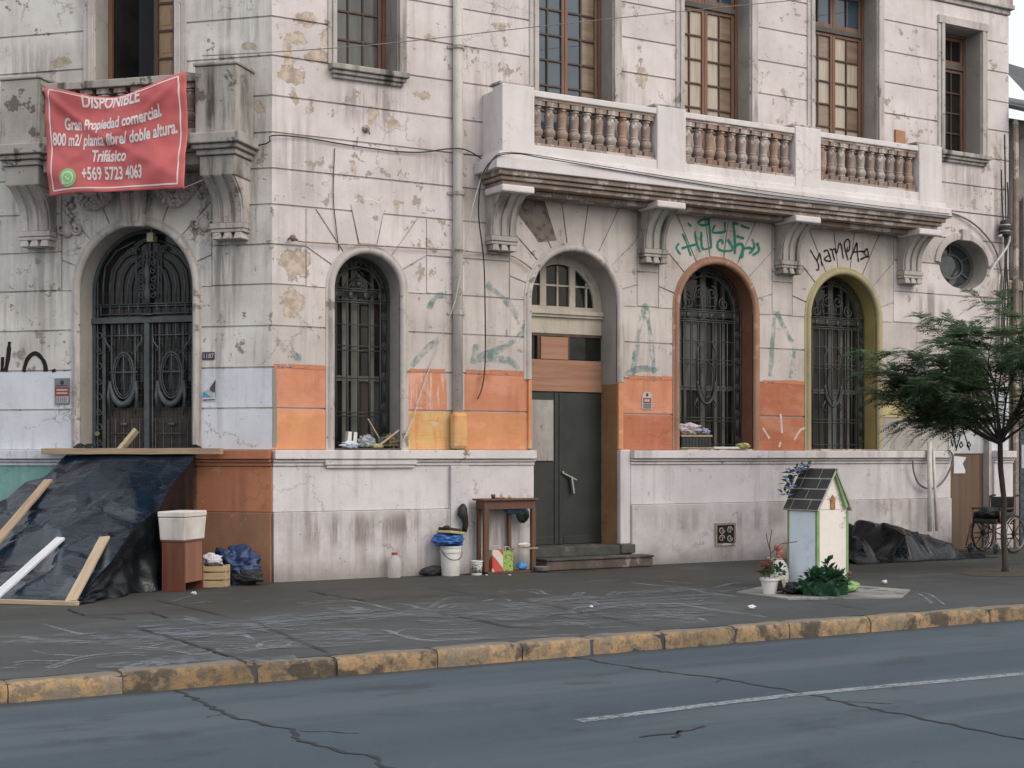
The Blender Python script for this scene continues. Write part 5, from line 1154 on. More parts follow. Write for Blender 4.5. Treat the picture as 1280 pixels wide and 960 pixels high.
cable('cable_loop', 'grey cable loop hanging at the right end of the white plinth', [(10.83,-.19,1.5), (10.88,-.18,1.28), (11.02,-.16,1.1), (11.26,-.15,1.03), (11.5,-.15,1.1), (11.66,-.18,1.3), (11.74,-.2,1.53), (11.66,-.19,1.66)], .016, 'cable_grey')
for lab, a, b in (('white plastic pipe leaning on the plinth, the thicker one', (11.20,-.20,1.80), (11.06,-.34,.35)), ('slim white plastic pipe leaning on the plinth', (11.28,-.20,1.68), (11.24,-.32,.35))):
    cable('plastic_pipe', lab, [a, b], .038 if 'thicker' in lab else .026, 'cable_white', 'pipe', 10, False)['group'] = 'white pipes leaning on the plinth'
# ---------------------------------------------------------------- plastic sheet shelter against the entrance door
def plastic(name, c1, c2, rough=.22, sc=5., bs=.16, sp=.65):
    t = NT(name); a = t.noise(sc, 4, .55, dist=1.5); b = t.noise(sc*2.6, 3, .5, dist=1.)
    col = t.mix(t.ramp(a, .35, .65), c1, c2)
    dust = t.ramp(t.noise(2.0, 6, .65), .45, .72, 0, .4)
    col = t.mix(dust, col, (.022,.027,.032))
    rr = t.math('MULTIPLY_ADD', t.ramp(t.noise(2.5, 4), .38, .62), .14, rough)
    cz = t.noise(2.6, 3, .5, vec=t.map((.7, 1.6, 1.6), rot=(0, 0, .5)), dist=1.2); cy = t.noise(6.0, 3, .5, dist=1.5)
    cr1 = t.ramp(t.math('ABSOLUTE', t.math('SUBTRACT', cz, .5)), 0, .035, 1, 0); cr2 = t.ramp(t.math('ABSOLUTE', t.math('SUBTRACT', cy, .5)), 0, .03, 1, 0)
    h = t.math('ADD', t.math('ADD', t.math('MULTIPLY', a, 1.0), t.math('MULTIPLY', b, .35)), t.math('ADD', t.math('MULTIPLY', cr1, .45), t.math('MULTIPLY', cr2, .18)))
    return t.bsdf(col, rr, nrm=t.bump(h, bs, .03), spec=sp)
M['tarp'] = plastic('dark blue plastic sheet', (.004,.010,.020), (.007,.017,.034), .06, 2.2)
M['tarp_black'] = plastic('black plastic sheet', (.004,.006,.008), (.009,.012,.015), .13, 2.6, .2, .28)
def lT(u, d, z): return (u + 1.7, -(d - 1.6), z)
sh = thing('plastic_shelter', 'dark blue plastic sheet lean-to covering the foot of the entrance door', 'tarpaulin', Lw(-1.7, 1.6, 0), R45)
from mathutils.geometry import delaunay_2d_cdt
def tin(sites):      # crumpled sheet: straight facets between random points; returns height(x, y)
    vs, es, fs, *_ = delaunay_2d_cdt([Vector((a, b)) for a, b, c_ in sites], [], [], 0, 1e-7)
    hz = [min(sites, key=lambda t_: (t_[0]-v.x)**2 + (t_[1]-v.y)**2)[2] for v in vs]; N = 24; x0 = min(v.x for v in vs); x1 = max(v.x for v in vs); y0 = min(v.y for v in vs); y1 = max(v.y for v in vs); grid = {}
    for f in fs:
        P = [vs[k] for k in f[:3]]; gx = [int((p_.x-x0)/(x1-x0+1e-9)*N) for p_ in P]; gy = [int((p_.y-y0)/(y1-y0+1e-9)*N) for p_ in P]
        for a in range(min(gx), max(gx)+1):
            for b in range(min(gy), max(gy)+1): grid.setdefault((a, b), []).append(f[:3])
    def h(x, y):
        for f in grid.get((int((x-x0)/(x1-x0+1e-9)*N), int((y-y0)/(y1-y0+1e-9)*N)), ()):
            A, B, D = (vs[k] for k in f); dd = (B.y-D.y)*(A.x-D.x) + (D.x-B.x)*(A.y-D.y)
            if abs(dd) < 1e-12: continue
            l1 = ((B.y-D.y)*(x-D.x) + (D.x-B.x)*(y-D.y))/dd; l2 = ((D.y-A.y)*(x-D.x) + (A.x-D.x)*(y-D.y))/dd; l3 = 1-l1-l2
            if l1 > -1e-6 and l2 > -1e-6 and l3 > -1e-6: return l1*hz[f[0]] + l2*hz[f[1]] + l3*hz[f[2]]
        return 0.
    return h
rq = random.Random(5)
def scatter(n, x0, x1, y0, y1, shear, amp, edge=0.): 
    S = [(x0-.5, y0-.5, 0), (x1+.5, y0-.5, 0), (x0-.5, y1+.5, 0), (x1+.5, y1+.5, 0)]
    for k in range(n):
        x = rq.uniform(x0, x1); y = rq.uniform(y0, y1); S.append((x, y, rq.choice((-1, 1))*amp*rq.uniform(.3, 1)))
        if rq.random() < .6: S.append((x - shear*rq.uniform(.25,.7), y + rq.uniform(.3,.7), S[-1][2]*rq.uniform(.5, 1)))
    return tin(S)
tin_a = scatter(30, -3.9, -.5, 0, 3.3, .8, .062); tin_b = scatter(90, -3.9, -.5, 0, 3.3, .6, .024); tin_e = scatter(260, -3.9, -.5, 0, 3.3, .25, .010)
def ridge(v, f, seed): 
    q = abs(mnoise.noise((v[0]*f + seed, v[1]*f, seed*1.7))); return max(0, 1 - q*3.2)**2
def wr(x, y, s=1.0):      # tension folds run from the upper right to the lower left, with crinkles between them
    a_ = x*.80 + y*.60; b_ = -x*.60 + y*.80
    return s*(tin_a(x, y) + tin_b(x, y) + tin_e(x, y) - .06 + .03*mnoise.noise((x*.9, y*.9, 4.)))
mb = MB(); nx, ny = 110, 130; vs = []
for j in range(ny + 1):
    s = j/ny
    uL = -2.74 - .95*s; uR = -.97 + .22*s + .025*math.sin(s*19) + .05*math.sin(s*6)
    for i in range(nx + 1):
        q = i/nx; u = uL + (uR - uL)*q; d = .13 + 3.09*s; z = 1.64*(1 - s) + .012
        n = wr(u, d) * min(1, 8*s + .15) * min(1, (1 - s)*10 + .2); n -= .05*math.sin(math.pi*s)*(math.sin(math.pi*q))
        vs.append(lT(u, d + n*.47, max(z + n*.88, .012)))
mb.add(vs, [(j*(nx+1)+i, j*(nx+1)+i+1, (j+1)*(nx+1)+i+1, (j+1)*(nx+1)+i) for j in range(ny) for i in range(nx)])
mb.build('sheet', M['tarp'], sh, smooth=True)
mb = MB(); nx, ny = 70, 40; vs = []
for j in range(ny + 1):
    t_ = j/ny
    for i in range(nx + 1):
        s = .01 + .95*i/nx; u0 = -.97 + .22*s + .025*math.sin(s*19) + .05*math.sin(s*6); d0 = .13 + 3.09*s; z0 = 1.64*(1 - s)
        fold = .045*math.sin(d0*9 + 2*math.sin(t_*3))*t_ + .02*math.sin(d0*23 + t_*4)*t_ + .05*mnoise.noise((d0*4, t_*5, 1))*t_
        z = z0*(1 - t_) + .008
        vs.append(lT(u0 + fold - .07*t_ + .10*t_*t_, d0 + .06*t_*mnoise.noise((d0*3, 0, 4)), z))
mb.add(vs, [(j*(nx+1)+i, j*(nx+1)+i+1, (j+1)*(nx+1)+i+1, (j+1)*(nx+1)+i) for j in range(ny) for i in range(nx)])
o = mb.build('side_curtain', M['tarp_black'], sh, smooth=True)
mb = MB()
for u, d, z, r in ((-2.62,.10,1.66,.10),(-2.5,.08,1.67,.08),(-1.0,.09,1.65,.09),(-.9,.11,1.6,.07),(-2.9,.75,.95,.14)): mb.ball(lT(u, d, z), (r, r*.6, r*.7), 12, 8, jit=.12)
mb.build('bunched_edge', M['tarp_black'], sh, smooth=True)
M['plank'] = wood('weathered plank', (.40,.30,.20), (.29,.21,.14), .75, 1); M['plank_pale'] = wood('pale plank', (.46,.37,.26), (.36,.28,.19), .75, 1)
M['plank_white'] = wood('whitewashed plank', (.62,.64,.67), (.52,.54,.58), .6, 1)
def plank(label, a, b, w_, th, mat, up=(0,0,1)):
    A, B = Vector(Lw(*a)), Vector(Lw(*b)); d = B - A; L = d.length; d.normalize()
    x = d.cross(Vector(up)).normalized(); y = x.cross(d)
    Mx = Matrix((x, d, y)).transposed().to_4x4(); Mx.translation = A
    mb = MB(); n = 8; vs = []
    for i in range(n + 1):
        j = random.uniform(-.004,.004); k = random.uniform(-.003,.003)
        for sx, sz in ((-1,-1),(1,-1),(1,1),(-1,1)): vs.append((sx*w_/2 + j, L*i/n, sz*th/2 + k))
    fs = [(0,1,2,3), tuple(4*n + q for q in (3,2,1,0))] + [(4*i+q, 4*i+(q+1)%4, 4*i+4+(q+1)%4, 4*i+4+q) for i in range(n) for q in range(4)]
    mb.add(vs, fs); o = mb.build('plank', mat, None, bev=.003); o.matrix_world = Mx; o['group'] = 'planks weighing down the plastic sheet'; return tag(o, label, 'plank')
nrm = (-S2*1.62/3.48, -S2*1.62/3.48, 3.08/3.48)
plank('long brown plank lying level along the top edge of the plastic sheet', (-3.06,.26,1.63), (-.56,.26,1.63), .10, .075, M['plank'])
plank('short pale board end sticking up behind the long level plank', (-2.02,.20,1.62), (-1.84,.06,1.90), .05, .09, M['plank_pale'], up=(-S2,-S2,.4))
plank('brown plank slanting down the left side of the plastic sheet', (-2.62,.84,1.27), (-2.38,3.0,.14), .11, .03, M['plank'], nrm)
plank('white painted plank lying on the plastic sheet', (-1.70,2.05,.63), (-1.80,3.25,.03), .11, .03, M['plank_white'], nrm)
plank('pale tapering plank holding the right edge of the plastic sheet', (-1.16,2.02,.645), (-.88,3.2,.035), .12, .03, M['plank_pale'], nrm)
plank('pale batten lying flat on the pavement along the bottom of the sheet', (-2.9,3.27,.025), (-.77,3.24,.025), .06, .045, M['plank_pale'])

# ---- cabinet, foam box, crate, bag at the foot of the rust coloured wall
M['cab_a'] = wood('reddish cabinet side', (.175,.068,.045), (.13,.05,.034), .45, 2, .5); M['cab_b'] = wood('pinkish cabinet side', (.26,.125,.085), (.21,.1,.07), .5, 2, .5)
cab = thing('cabinet', 'small reddish brown cabinet standing on end beside the plastic shelter', 'cabinet', Lw(-.555, 1.30, 0), R45)
mb = MB(); mb.box(-.145,.145,-.24,-.215,0,.57); mb.box(-.145,-.12,-.213,.22,0,.57); mb.box(-.145,.145,.222,.24,.0,.57); mb.build('carcass', M['cab_a'], cab, bev=.003)
mb = MB(); mb.box(.12,.142,-.213,.22,.10,.57); mb.build('side_panel', M['cab_b'], cab, bev=.003)
mb = MB(); mb.box(-.15,.15,-.245,.245,.572,.59); mb.build('top', M['cab_a'], cab, bev=.003)
fb = thing('foam_box', 'dirty white foam box with lid standing on the brown cabinet', 'box', Lw(-.565, 1.29, .592), R45)
M['foam'] = stucco('dirty foam', (.66,.63,.60), (.56,.53,.50), (), streak=.4, chip=.2, chipcol=(.5,.3,.26), dark=(.3,.24,.2), sc=3)
mb = MB(); mb.add([(-.155,-.26,0),(.155,-.26,0),(.155,.26,0),(-.155,.26,0),(-.172,-.275,.265),(.172,-.275,.265),(.172,.275,.265),(-.172,.275,.265)], [(0,3,2,1),(4,5,6,7),(0,1,5,4),(1,2,6,5),(2,3,7,6),(3,0,4,7)])
mb.build('body', M['foam'], fb, bev=.012); mb = MB(); mb.box(-.178,.178,-.28,.28,.268,.335); mb.build('lid', M['foam'], fb, bev=.012)
M['crate'] = wood('fruit crate wood', (.50,.37,.22), (.40,.29,.17), .7, 0)
cr = thing('wooden_crate', 'small slatted fruit crate tipped beside the brown cabinet', 'crate', Lw(-.38, .80, 0), R45 + .25)
mb = MB()
for z in (.0, .095, .19): mb.box(-.15,.15,-.135,-.123,z,z+.075 if z < .19 else .25); mb.box(-.15,.15,.123,.135,z,z+.075 if z < .19 else .25); mb.box(.139,.15,-.12,.12,z,z+.06 if z < .19 else .25)
mb.build('slats', M['crate'], cr, bev=.002)
mb = MB()
for x in (-.13,.13):
    for y in (-.105,.105): mb.box(x-.022,x+.022,y-.015,y+.015,.002,.26)
mb.build('corner_post', M['crate'], cr, bev=.002); mb = MB(); mb.box(-.138,.138,-.12,.12,.004,.014); mb.build('bottom', M['dark'], cr)
def lump(name, label, cat, loc, size, mat, seed=0, rz=0., flat=.0, amp=.22, freq=2.6, n=44, m=32, parts=None, group=None, sm=True):
    mb = MB(); vs = []; fs = []
    for i in range(m + 1):
        th = math.pi*i/m
        for q in range(n):
            a = 2*math.pi*q/n; p = Vector((math.sin(th)*math.cos(a), math.sin(th)*math.sin(a), -math.cos(th)))
            cr_ = p*freq*.9 + Vector((seed*2.1, seed*.7, seed*1.3)); cr_ = cr_ + Vector((mnoise.noise(cr_*1.3), mnoise.noise(cr_*1.3 + Vector((5,0,0))), 0))*.5
            g = 1 + amp*.55*max(0, 1 - 3*abs(mnoise.noise(cr_)))**2 + amp*.3*max(0, 1 - 3*abs(mnoise.noise(cr_*2.1)))**2 - amp*.3 + amp*mnoise.noise(p*freq*.6 + Vector((seed*7.3, seed*1.1, seed))) + amp*.25*(.3 - abs(mnoise.noise(p*freq*1.6 + Vector((seed, 2, seed*3))))) + amp*.35*(.2 - abs(mnoise.noise(p*freq*4 + Vector((seed, seed, 1)))))
            z = (p.z*g*.5 + .5)*size[2]; vs.append((p.x*g*size[0]/2, p.y*g*size[1]/2, max(z, .0 if z < 0 else z)))
    for i in range(m):
        for q in range(n): fs.append((i*n+q, i*n+(q+1) % n, (i+1)*n+(q+1) % n, (i+1)*n+q))
    mb.add(vs, fs); o = mb.build(name, mat, None, smooth=sm, loc=loc, rot=rz); return tag(o, label, cat, group)
M['cloth_white'] = simple('white cloth', (.62,.61,.65), (.48,.47,.52), .9, 0, 9, .3); M['cloth_blue'] = simple('blue nylon', (.018,.045,.13), (.012,.028,.085), .5, 0, 6, .5, dist=.01)
M['cloth_black'] = simple('black cloth', (.014,.014,.016), (.025,.025,.027), .75, 0, 7, .4); M['bag_blue'] = simple('bright blue plastic', (.03,.13,.42), (.02,.09,.3), .35, 0, 6, .4, dist=.01)
lump('cloth', 'crumpled white cloth lying on the small fruit crate', 'cloth', Lw(-.44, .82, .25), (.30,.22,.14), M['cloth_white'], 3, R45, amp=.35, freq=4)
bg = lump('bag', 'dark blue fabric bag slumped against the rust coloured corner', 'bag', Lw(-.33, .42, 0), (.62,.44,.44), M['cloth_blue'], 5, R45, amp=.4, freq=3, n=64, m=44)
lump('bag', 'small black bag lying in front of the dark blue one', 'bag', Lw(-.10, .52, 0), (.42,.26,.2), M['cloth_black'], 8, R45, amp=.3, freq=3)

# ---- things along the white wall
def vessel(name, label, cat, loc, prof, mat, group=None): 
    t_ = thing(name, label, cat, loc, 0, group); mb = MB(); mb.lathe(prof, (0,0,0), 24); o = mb.build('body', mat, t_); smooth_by_angle(o, 40); return t_
M['plastic_white'] = simple('white plastic', (.66,.65,.63), (.55,.54,.52), .4, 0, 5); M['label_print'] = simple('printed label', (.5,.5,.48), (.12,.13,.13), .5, 0, 28, amount=(.45,.55))
bk = vessel('bucket', 'white plastic bucket with wire handle by the drainpipe', 'bucket', (2.36,-.31,0), [(.118,0),(.122,.01),(.132,.30),(.143,.305),(.143,.335),(.136,.34),(.138,.365),(.145,.37),(.146,.39),(.135,.39),(.12,.02)], M['plastic_white'])
mb = MB(); mb.tube([(-.146,0,.34)] + [(-.148*math.cos(math.pi*i/12), -.10*math.sin(math.pi*i/12) - .03, .34 - .13*math.sin(math.pi*i/12)) for i in range(1,12)] + [(.146,0,.34)], .005, 5); mb.build('handle', M['cable'], bk)
lump('plastic_bag', 'bright blue plastic bag draped over the white bucket', 'bag', (2.33,-.30,.37), (.40,.34,.20), M['bag_blue'], 2, 0, amp=.3, freq=3)
tr = thing('tray', 'black and yellow flat case lying tilted on the blue bag', 'case', (2.37,-.30,.545), .5)
mb = MB(); mb.obox((0,0,.02), (.36,.24,.035), Matrix.Rotation(.10,3,'Y')); mb.build('body', simple('yellowed plastic', (.5,.40,.16), (.4,.32,.13), .5), tr, bev=.01)
mb = MB(); mb.obox((-.03,0,.055), (.26,.20,.05), Matrix.Rotation(.12,3,'Y')); mb.ball((-.13,-.02,.09), (.05,.05,.03)); mb.build('lid', M['cloth_black'], tr, bev=.012)
sk = thing('cloth', 'black cloth hanging on the drainpipe foot above the bucket', 'cloth', (2.62,-.20,.56)); mb = MB()
mb.tube([(0,0,.0),(.02,-.01,.10),(-.0,-.02,.18),(-.035,-.02,.24),(-.02,-.0,.32),(.0,.02,.36)], [.035,.04,.05,.07,.06,.03], 10); mb.build('body', M['cloth_black'], sk, smooth=True)
lump('shoe', 'worn black shoe lying left of the white bucket', 'shoe', (2.08,-.27,0), (.30,.11,.12), M['cloth_black'], 4, .1, amp=.25)
lump('shoe', 'worn black shoe nearest the white bucket, half behind it', 'shoe', (2.2,-.22,0), (.28,.11,.13), M['cloth_black'], 6, -.25, amp=.25)
pc = vessel('paint_pot', 'small white tub with printed label between bucket and brown table', 'tub', (2.70,-.40,0), [(.068,0),(.078,.17),(.086,.172),(.086,.19),(.07,.19),(.065,.01)], M['plastic_white']); mb = MB(); mb.lathe([(.0715,.03),(.0785,.15)], (0,0,0), 24); mb.build('label', M['label_print'], pc, smooth=True)
t = NT('clear plastic jug'); g = t.n('BsdfPrincipled'); g.inputs['Base Color'].default_value = (.85,.83,.82,1); g.inputs['Roughness'].default_value = .12; g.inputs['Transmission Weight'].default_value = .75; g.inputs['IOR'].default_value = 1.1; t.l(g.outputs[0], t.out.inputs[0]); M['jug'] = t.mat
jg = vessel('water_jug', 'clear plastic water jug with red cap by the dirty wall', 'bottle', (1.58,-.24,0), [(.075,0),(.088,.02),(.09,.20),(.075,.25),(.035,.285),(.032,.30)], M['jug']); mb = MB(); mb.lathe([(.04,0),(.04,.03),(.02,.032)], (0,0,.295), 14); mb.build('cap', simple('red cap', (.42,.06,.05), rough=.4), jg)
M['table'] = wood('brown table wood', (.135,.072,.046), (.10,.052,.034), .5, 2)
tb = thing('table', 'narrow brown wooden side table against the white wall', 'table', (3.2,-.29,0))
mb = MB(); mb.add([(-.42,-.16,.975),(.43,-.16,.975),(.43,-.02,.975),(.2,.155,.975),(-.42,.155,.975),(-.42,-.16,1.0),(.43,-.16,1.0),(.43,-.02,1.0),(.2,.155,1.0),(-.42,.155,1.0)], [(4,3,2,1,0),(5,6,7,8,9),(0,1,6,5),(1,2,7,6),(2,3,8,7),(3,4,9,8),(4,0,5,9)]); mb.build('top', M['table'], tb, bev=.004)
mb = MB(); mb.box(-.385,.40,-.125,-.105,.86,.974); mb.box(-.385,-.365,-.104,.12,.86,.974); mb.box(-.36,.14,.105,.12,.86,.974); mb.build('apron', M['table'], tb, bev=.003)
for x, y, w_ in ((-.355,-.10,.07),(.375,-.10,.065),(-.345,.105,.045),(.12,.105,.045)):
    mb = MB(); mb.box(x-w_/2,x+w_/2,y-.03,y+.03,.03,.975 if y > 0 else .858); mb.build('leg', M['table'], tb, bev=.004)
mb = MB(); mb.add([(-.33,-.11,0),(.40,-.12,0),(.42,.05,0),(.2,.13,0),(-.33,.13,0),(-.33,-.11,.03),(.40,-.12,.03),(.42,.05,.03),(.2,.13,.03),(-.33,.13,.03)], [(4,3,2,1,0),(5,6,7,8,9),(0,1,6,5),(1,2,7,6),(2,3,8,7),(3,4,9,8),(4,0,5,9)]); mb.build('bottom_board', M['table'], tb, bev=.004)
mb = MB(); mb.box(.06,.44,-.135,-.02,.315,.335); mb.build('shelf', M['plank'], tb, bev=.003)
t = NT('candy stripe'); wv = t.n('TexWave'); wv.bands_direction = 'DIAGONAL'; t.l(t.coord(), wv.inputs[0]); wv.inputs['Scale'].default_value = 1.9; wv.inputs['Distortion'].default_value = 1.2
M['candy'] = t.bsdf(t.mix(t.ramp(wv.outputs['Fac'], .45, .6), (.50,.075,.06), (.62,.55,.5)), .4)
t = NT('leafy print'); vo = t.n('TexVoronoi'); t.l(t.coord(), vo.inputs[0]); vo.inputs['Scale'].default_value = 30
M['leafy'] = t.bsdf(t.mix(t.ramp(vo.outputs['Distance'], .2, .45), (.05,.13,.04), (.30,.42,.10)), .4)
def giftbag(label, loc, mat, w_, d_, h, rz):
    g_ = thing('gift_bag', label, 'bag', loc, rz); mb = MB()
    mb.add([(-w_/2,-d_/2,0),(w_/2,-d_/2,0),(w_/2,d_/2,0),(-w_/2,d_/2,0),(-w_/2-.004,-d_/2-.006,h),(w_/2+.004,-d_/2,h-.01),(w_/2,d_/2,h),(-w_/2,d_/2,h-.006)], [(0,3,2,1),(0,1,5,4),(1,2,6,5),(2,3,7,6),(3,0,4,7)])
    o = mb.build('body', mat, g_); md = o.modifiers.new('thickness', 'SOLIDIFY'); md.thickness = .004
    mb = MB()
    for y in (-d_/2, d_/2): mb.tube([(-w_/4,y,h-.01),(-w_/5,y*.7,h+.05),(w_/5,y*.7,h+.05),(w_/4,y,h-.01)], .004, 4)
    mb.build('handle', M['cloth_white'], g_)
giftbag('red and white striped paper bag under the brown table', (3.02,-.35,.032), M['candy'], .17, .09, .29, .1)
giftbag('green leafy print paper bag under the brown table', (3.20,-.33,.032), M['leafy'], .15, .08, .27, -.15)
lump('plastic_bag', 'small bright blue plastic bundle on the table bottom board', 'bag', (3.42,-.37,.032), (.15,.12,.11), simple('sky blue plastic', (.05,.24,.52), (.04,.18,.42), .4), 9)
mt = vessel('bowl', 'shallow grey stone bowl at the right foot of the table', 'bowl', (3.68,-.47,0), [(.05,0),(.10,.03),(.115,.075),(.10,.078),(.05,.03)], simple('grey stone', (.2,.19,.17), (.13,.125,.115), .8, 0, 10, .4))
lump('blue_bundle', 'dull blue plastic bundle hanging behind the table apron', 'bundle', (3.36,-.26,.78), (.34,.10,.15), simple('dull blue plastic', (.06,.15,.26), (.045,.11,.2), .4), 12)
lump('pot', 'dark hanging pot behind the right leg of the table', 'pot', (3.50,-.245,.66), (.20,.1,.22), simple('dark enamel', (.02,.03,.025), rough=.4), 13, amp=.08)
for nm, lab, x, y, pr, mt_ in (('cup','small dark cup on the left end of the table',3.0,-.32,[(.025,0),(.032,.055),(.026,.055),(.02,.01)],M['frame_dark']),('bottle','small pale bottle standing in the middle of the table',3.15,-.28,[(.018,0),(.02,.04),(.009,.06),(.009,.08)],M['plank_pale']),('candle','stub of yellow candle right of the small bottle',3.27,-.29,[(.02,0),(.018,.03),(.004,.04)],simple('wax', (.5,.36,.16), rough=.4))):
    mb = MB(); mb.lathe(pr, (0,0,0), 12); tag(mb.build(nm, mt_, None, smooth=True, loc=(x,y,1.001)), lab, nm)
lump('plate', 'flat wooden spoon rest lying on the table', 'dish', (3.09,-.33,1.0), (.16,.07,.02), M['plank'], 1)
lump('cloth', 'white rag on the little side shelf of the table', 'cloth', (3.46,-.36,.335), (.2,.09,.07), M['cloth_white'], 21)

# ---- junk on the window sills
cx = thing('carton', 'white carton with a black stripe on the narrow window sill', 'carton', (1.10,.06,1.675), .12); mb = MB(); mb.obox((0,0,.105), (.14,.08,.2), Matrix.Rotation(.08,3,'Y')); mb.build('body', M['plastic_white'], cx, bev=.006); mb = MB(); mb.obox((.0,-.042,.105), (.025,.004,.2), Matrix.Rotation(.08,3,'Y')); mb.build('stripe', M['cloth_black'], cx)
lump('plastic_bag', 'pale blue white plastic bag at the left end of the narrow window sill', 'bag', (1.05,.0,1.668), (.24,.13,.09), simple('pale blue bag', (.55,.60,.68), (.42,.47,.55), .4, 0, 9), 2, amp=.4, freq=4)
lump('plastic_bag', 'grey plastic bag in the middle of the narrow window sill', 'bag', (1.32,.06,1.668), (.26,.18,.17), simple('grey bag', (.30,.31,.34), (.2,.21,.23), .4, 0, 9), 7, amp=.35, freq=4)
lump('sponge', 'yellow green sponge at the front of the narrow window sill', 'sponge', (1.45,-.01,1.668), (.16,.07,.06), simple('sponge', (.40,.42,.15), (.33,.35,.12), .9), 3)
pn_ = thing('flower_pot', 'dark square pot with a stick on the narrow window sill', 'pot', (1.56,.12,1.672)); mb = MB(); mb.add([(-.06,-.05,0),(.06,-.05,0),(.06,.05,0),(-.06,.05,0),(-.085,-.07,.14),(.085,-.07,.14),(.085,.07,.14),(-.085,.07,.14)], [(0,3,2,1),(0,1,5,4),(1,2,6,5),(2,3,7,6),(3,0,4,7),(4,5,6,7)]); mb.build('body', simple('dark green pot', (.07,.085,.075), (.05,.06,.055), .5), pn_, bev=.006); mb = MB(); mb.bar((-.02,-.02,.1), (-.22,-.06,.38), .02, .012); mb.build('stick', M['plank_pale'], pn_)
lump('rubbish', 'brown and green rubbish heaped at the right end of the narrow sill', 'rubbish', (1.68,.10,1.668), (.26,.22,.16), simple('mixed rubbish', (.10,.13,.06), (.20,.10,.075), .9, 0, 14), 15, amp=.5, freq=5)
o = MB().bar((0,0,0), (.42,.10,.26), .022, .018).build('stick', M['plank_pale'], None, loc=(1.42,-.06,1.69)); tag(o, 'pale stick slanting across the right end of the narrow sill', 'stick')
c2 = thing('crate', 'dark green crate on the sill of the rust orange window', 'crate', (6.62,.10,1.675)); mb = MB(); mb.box(-.27,.27,-.12,.12,.02,.17); 
for k in range(9): mb.box(-.25 + k*.058, -.225 + k*.058, -.128, -.121, .03, .15)
mb.build('body', simple('dark green crate', (.03,.04,.035), (.02,.025,.022), .6), c2); mb = MB(); mb.box(-.285,.285,-.135,.13,.171,.20); mb.box(-.285,.285,-.135,.13,.0,.018); mb.build('rim', M['plank'], c2, bev=.004)
lump('cloth', 'pinkish white cloth heaped on the dark green sill crate', 'cloth', (6.55,.08,1.875), (.40,.22,.17), simple('pinkish cloth', (.58,.52,.54), (.40,.34,.37), .9, 0, 12, .3), 17, amp=.4, freq=4)
lump('cloth', 'blue and white cloth beside the pinkish one on the sill crate', 'cloth', (6.80,.08,1.875), (.22,.2,.10), simple('blue white cloth', (.50,.50,.55), (.12,.16,.35), .9, 0, 22, amount=(.45,.55)), 18, amp=.4, freq=4)
o = MB().box(0,.5,-.06,.06,0,.03).build('board', M['plastic_white'], None, loc=(6.93,.02,1.672), bev=.004); tag(o, 'white strip of board lying on the rust window sill', 'board')
lump('flower', 'wilted yellow flower head on the rust orange window sill', 'flower', (7.50,-.0,1.672), (.22,.13,.08), simple('faded yellow petals', (.50,.47,.18), (.36,.36,.16), .9, 0, 20), 19, amp=.6, freq=6)
mb = MB(); mb.add([(0,0,0),(.21,0,0),(.21,.05,0),(0,.05,0),(.02,.02,.235),(.225,.02,.225),(.225,.07,.225),(.02,.07,.235)], [(0,3,2,1),(4,5,6,7),(0,1,5,4),(1,2,6,5),(2,3,7,6),(3,0,4,7)])
tag(mb.build('cardboard_piece', simple('brown cardboard', (.36,.19,.11), (.3,.16,.09), .8), None, loc=(10.22,-.44,6.472)), 'brown cardboard piece standing on the balcony rail', 'cardboard')

# ---------------------------------------------------------------- black plastic heap by the right wall
tin_c = scatter(60, 8.3, 11.4, -1.7, -.1, -.3, .07); tin_d = scatter(220, 8.3, 11.4, -1.7, -.1, .15, .025)
mb = MB(); nx, ny = 130, 66; vs = []
for j in range(ny + 1):
    y = -1.62 + 1.42*j/ny
    for i in range(nx + 1):
        x = 8.35 + 2.95*i/nx; s = i/nx; q = j/ny
        prof = .46*math.exp(-((s - .07)/.12)**2) + (.0 if s < .26 else .52*min(1, (s - .26)/.10)*max(0, 1 - (s - .36)/.66)**.75)
        env = math.sin(math.pi*min(1, q*1.0))**.6 if q < .5 else 1
        env *= min(1, (1 - s)*4)*min(1, s*9 + .3)
        h = prof*env*(1.0 + .15*mnoise.noise((x*1.6, y*1.6, 0))) + (tin_c(x, y) + tin_d(x, y))*min(1, prof*3 + .15)
        h *= min(1, q*7)
        vs.append((x - 9.6 + .04*mnoise.noise((x*3, y*3, 11)), y + .9 + .07*mnoise.noise((x*2.5, 3, 4))*(1 - q), max(h, .006)))
mb.add(vs, [(j*(nx+1)+i, j*(nx+1)+i+1, (j+1)*(nx+1)+i+1, (j+1)*(nx+1)+i) for j in range(ny) for i in range(nx)])
tag(mb.build('plastic_heap', M['tarp_black'], None, smooth=True, loc=(9.6,-.9,0)), 'heap of belongings under black plastic along the right wall', 'tarpaulin')
lump('bag', 'green sack beside the black plastic heap, half behind the little shrine', 'sack', (8.15,-1.1,0), (.45,.4,.42), simple('green sack', (.05,.12,.05), (.03,.07,.035), .7, 0, 9, .4), 23, amp=.35)

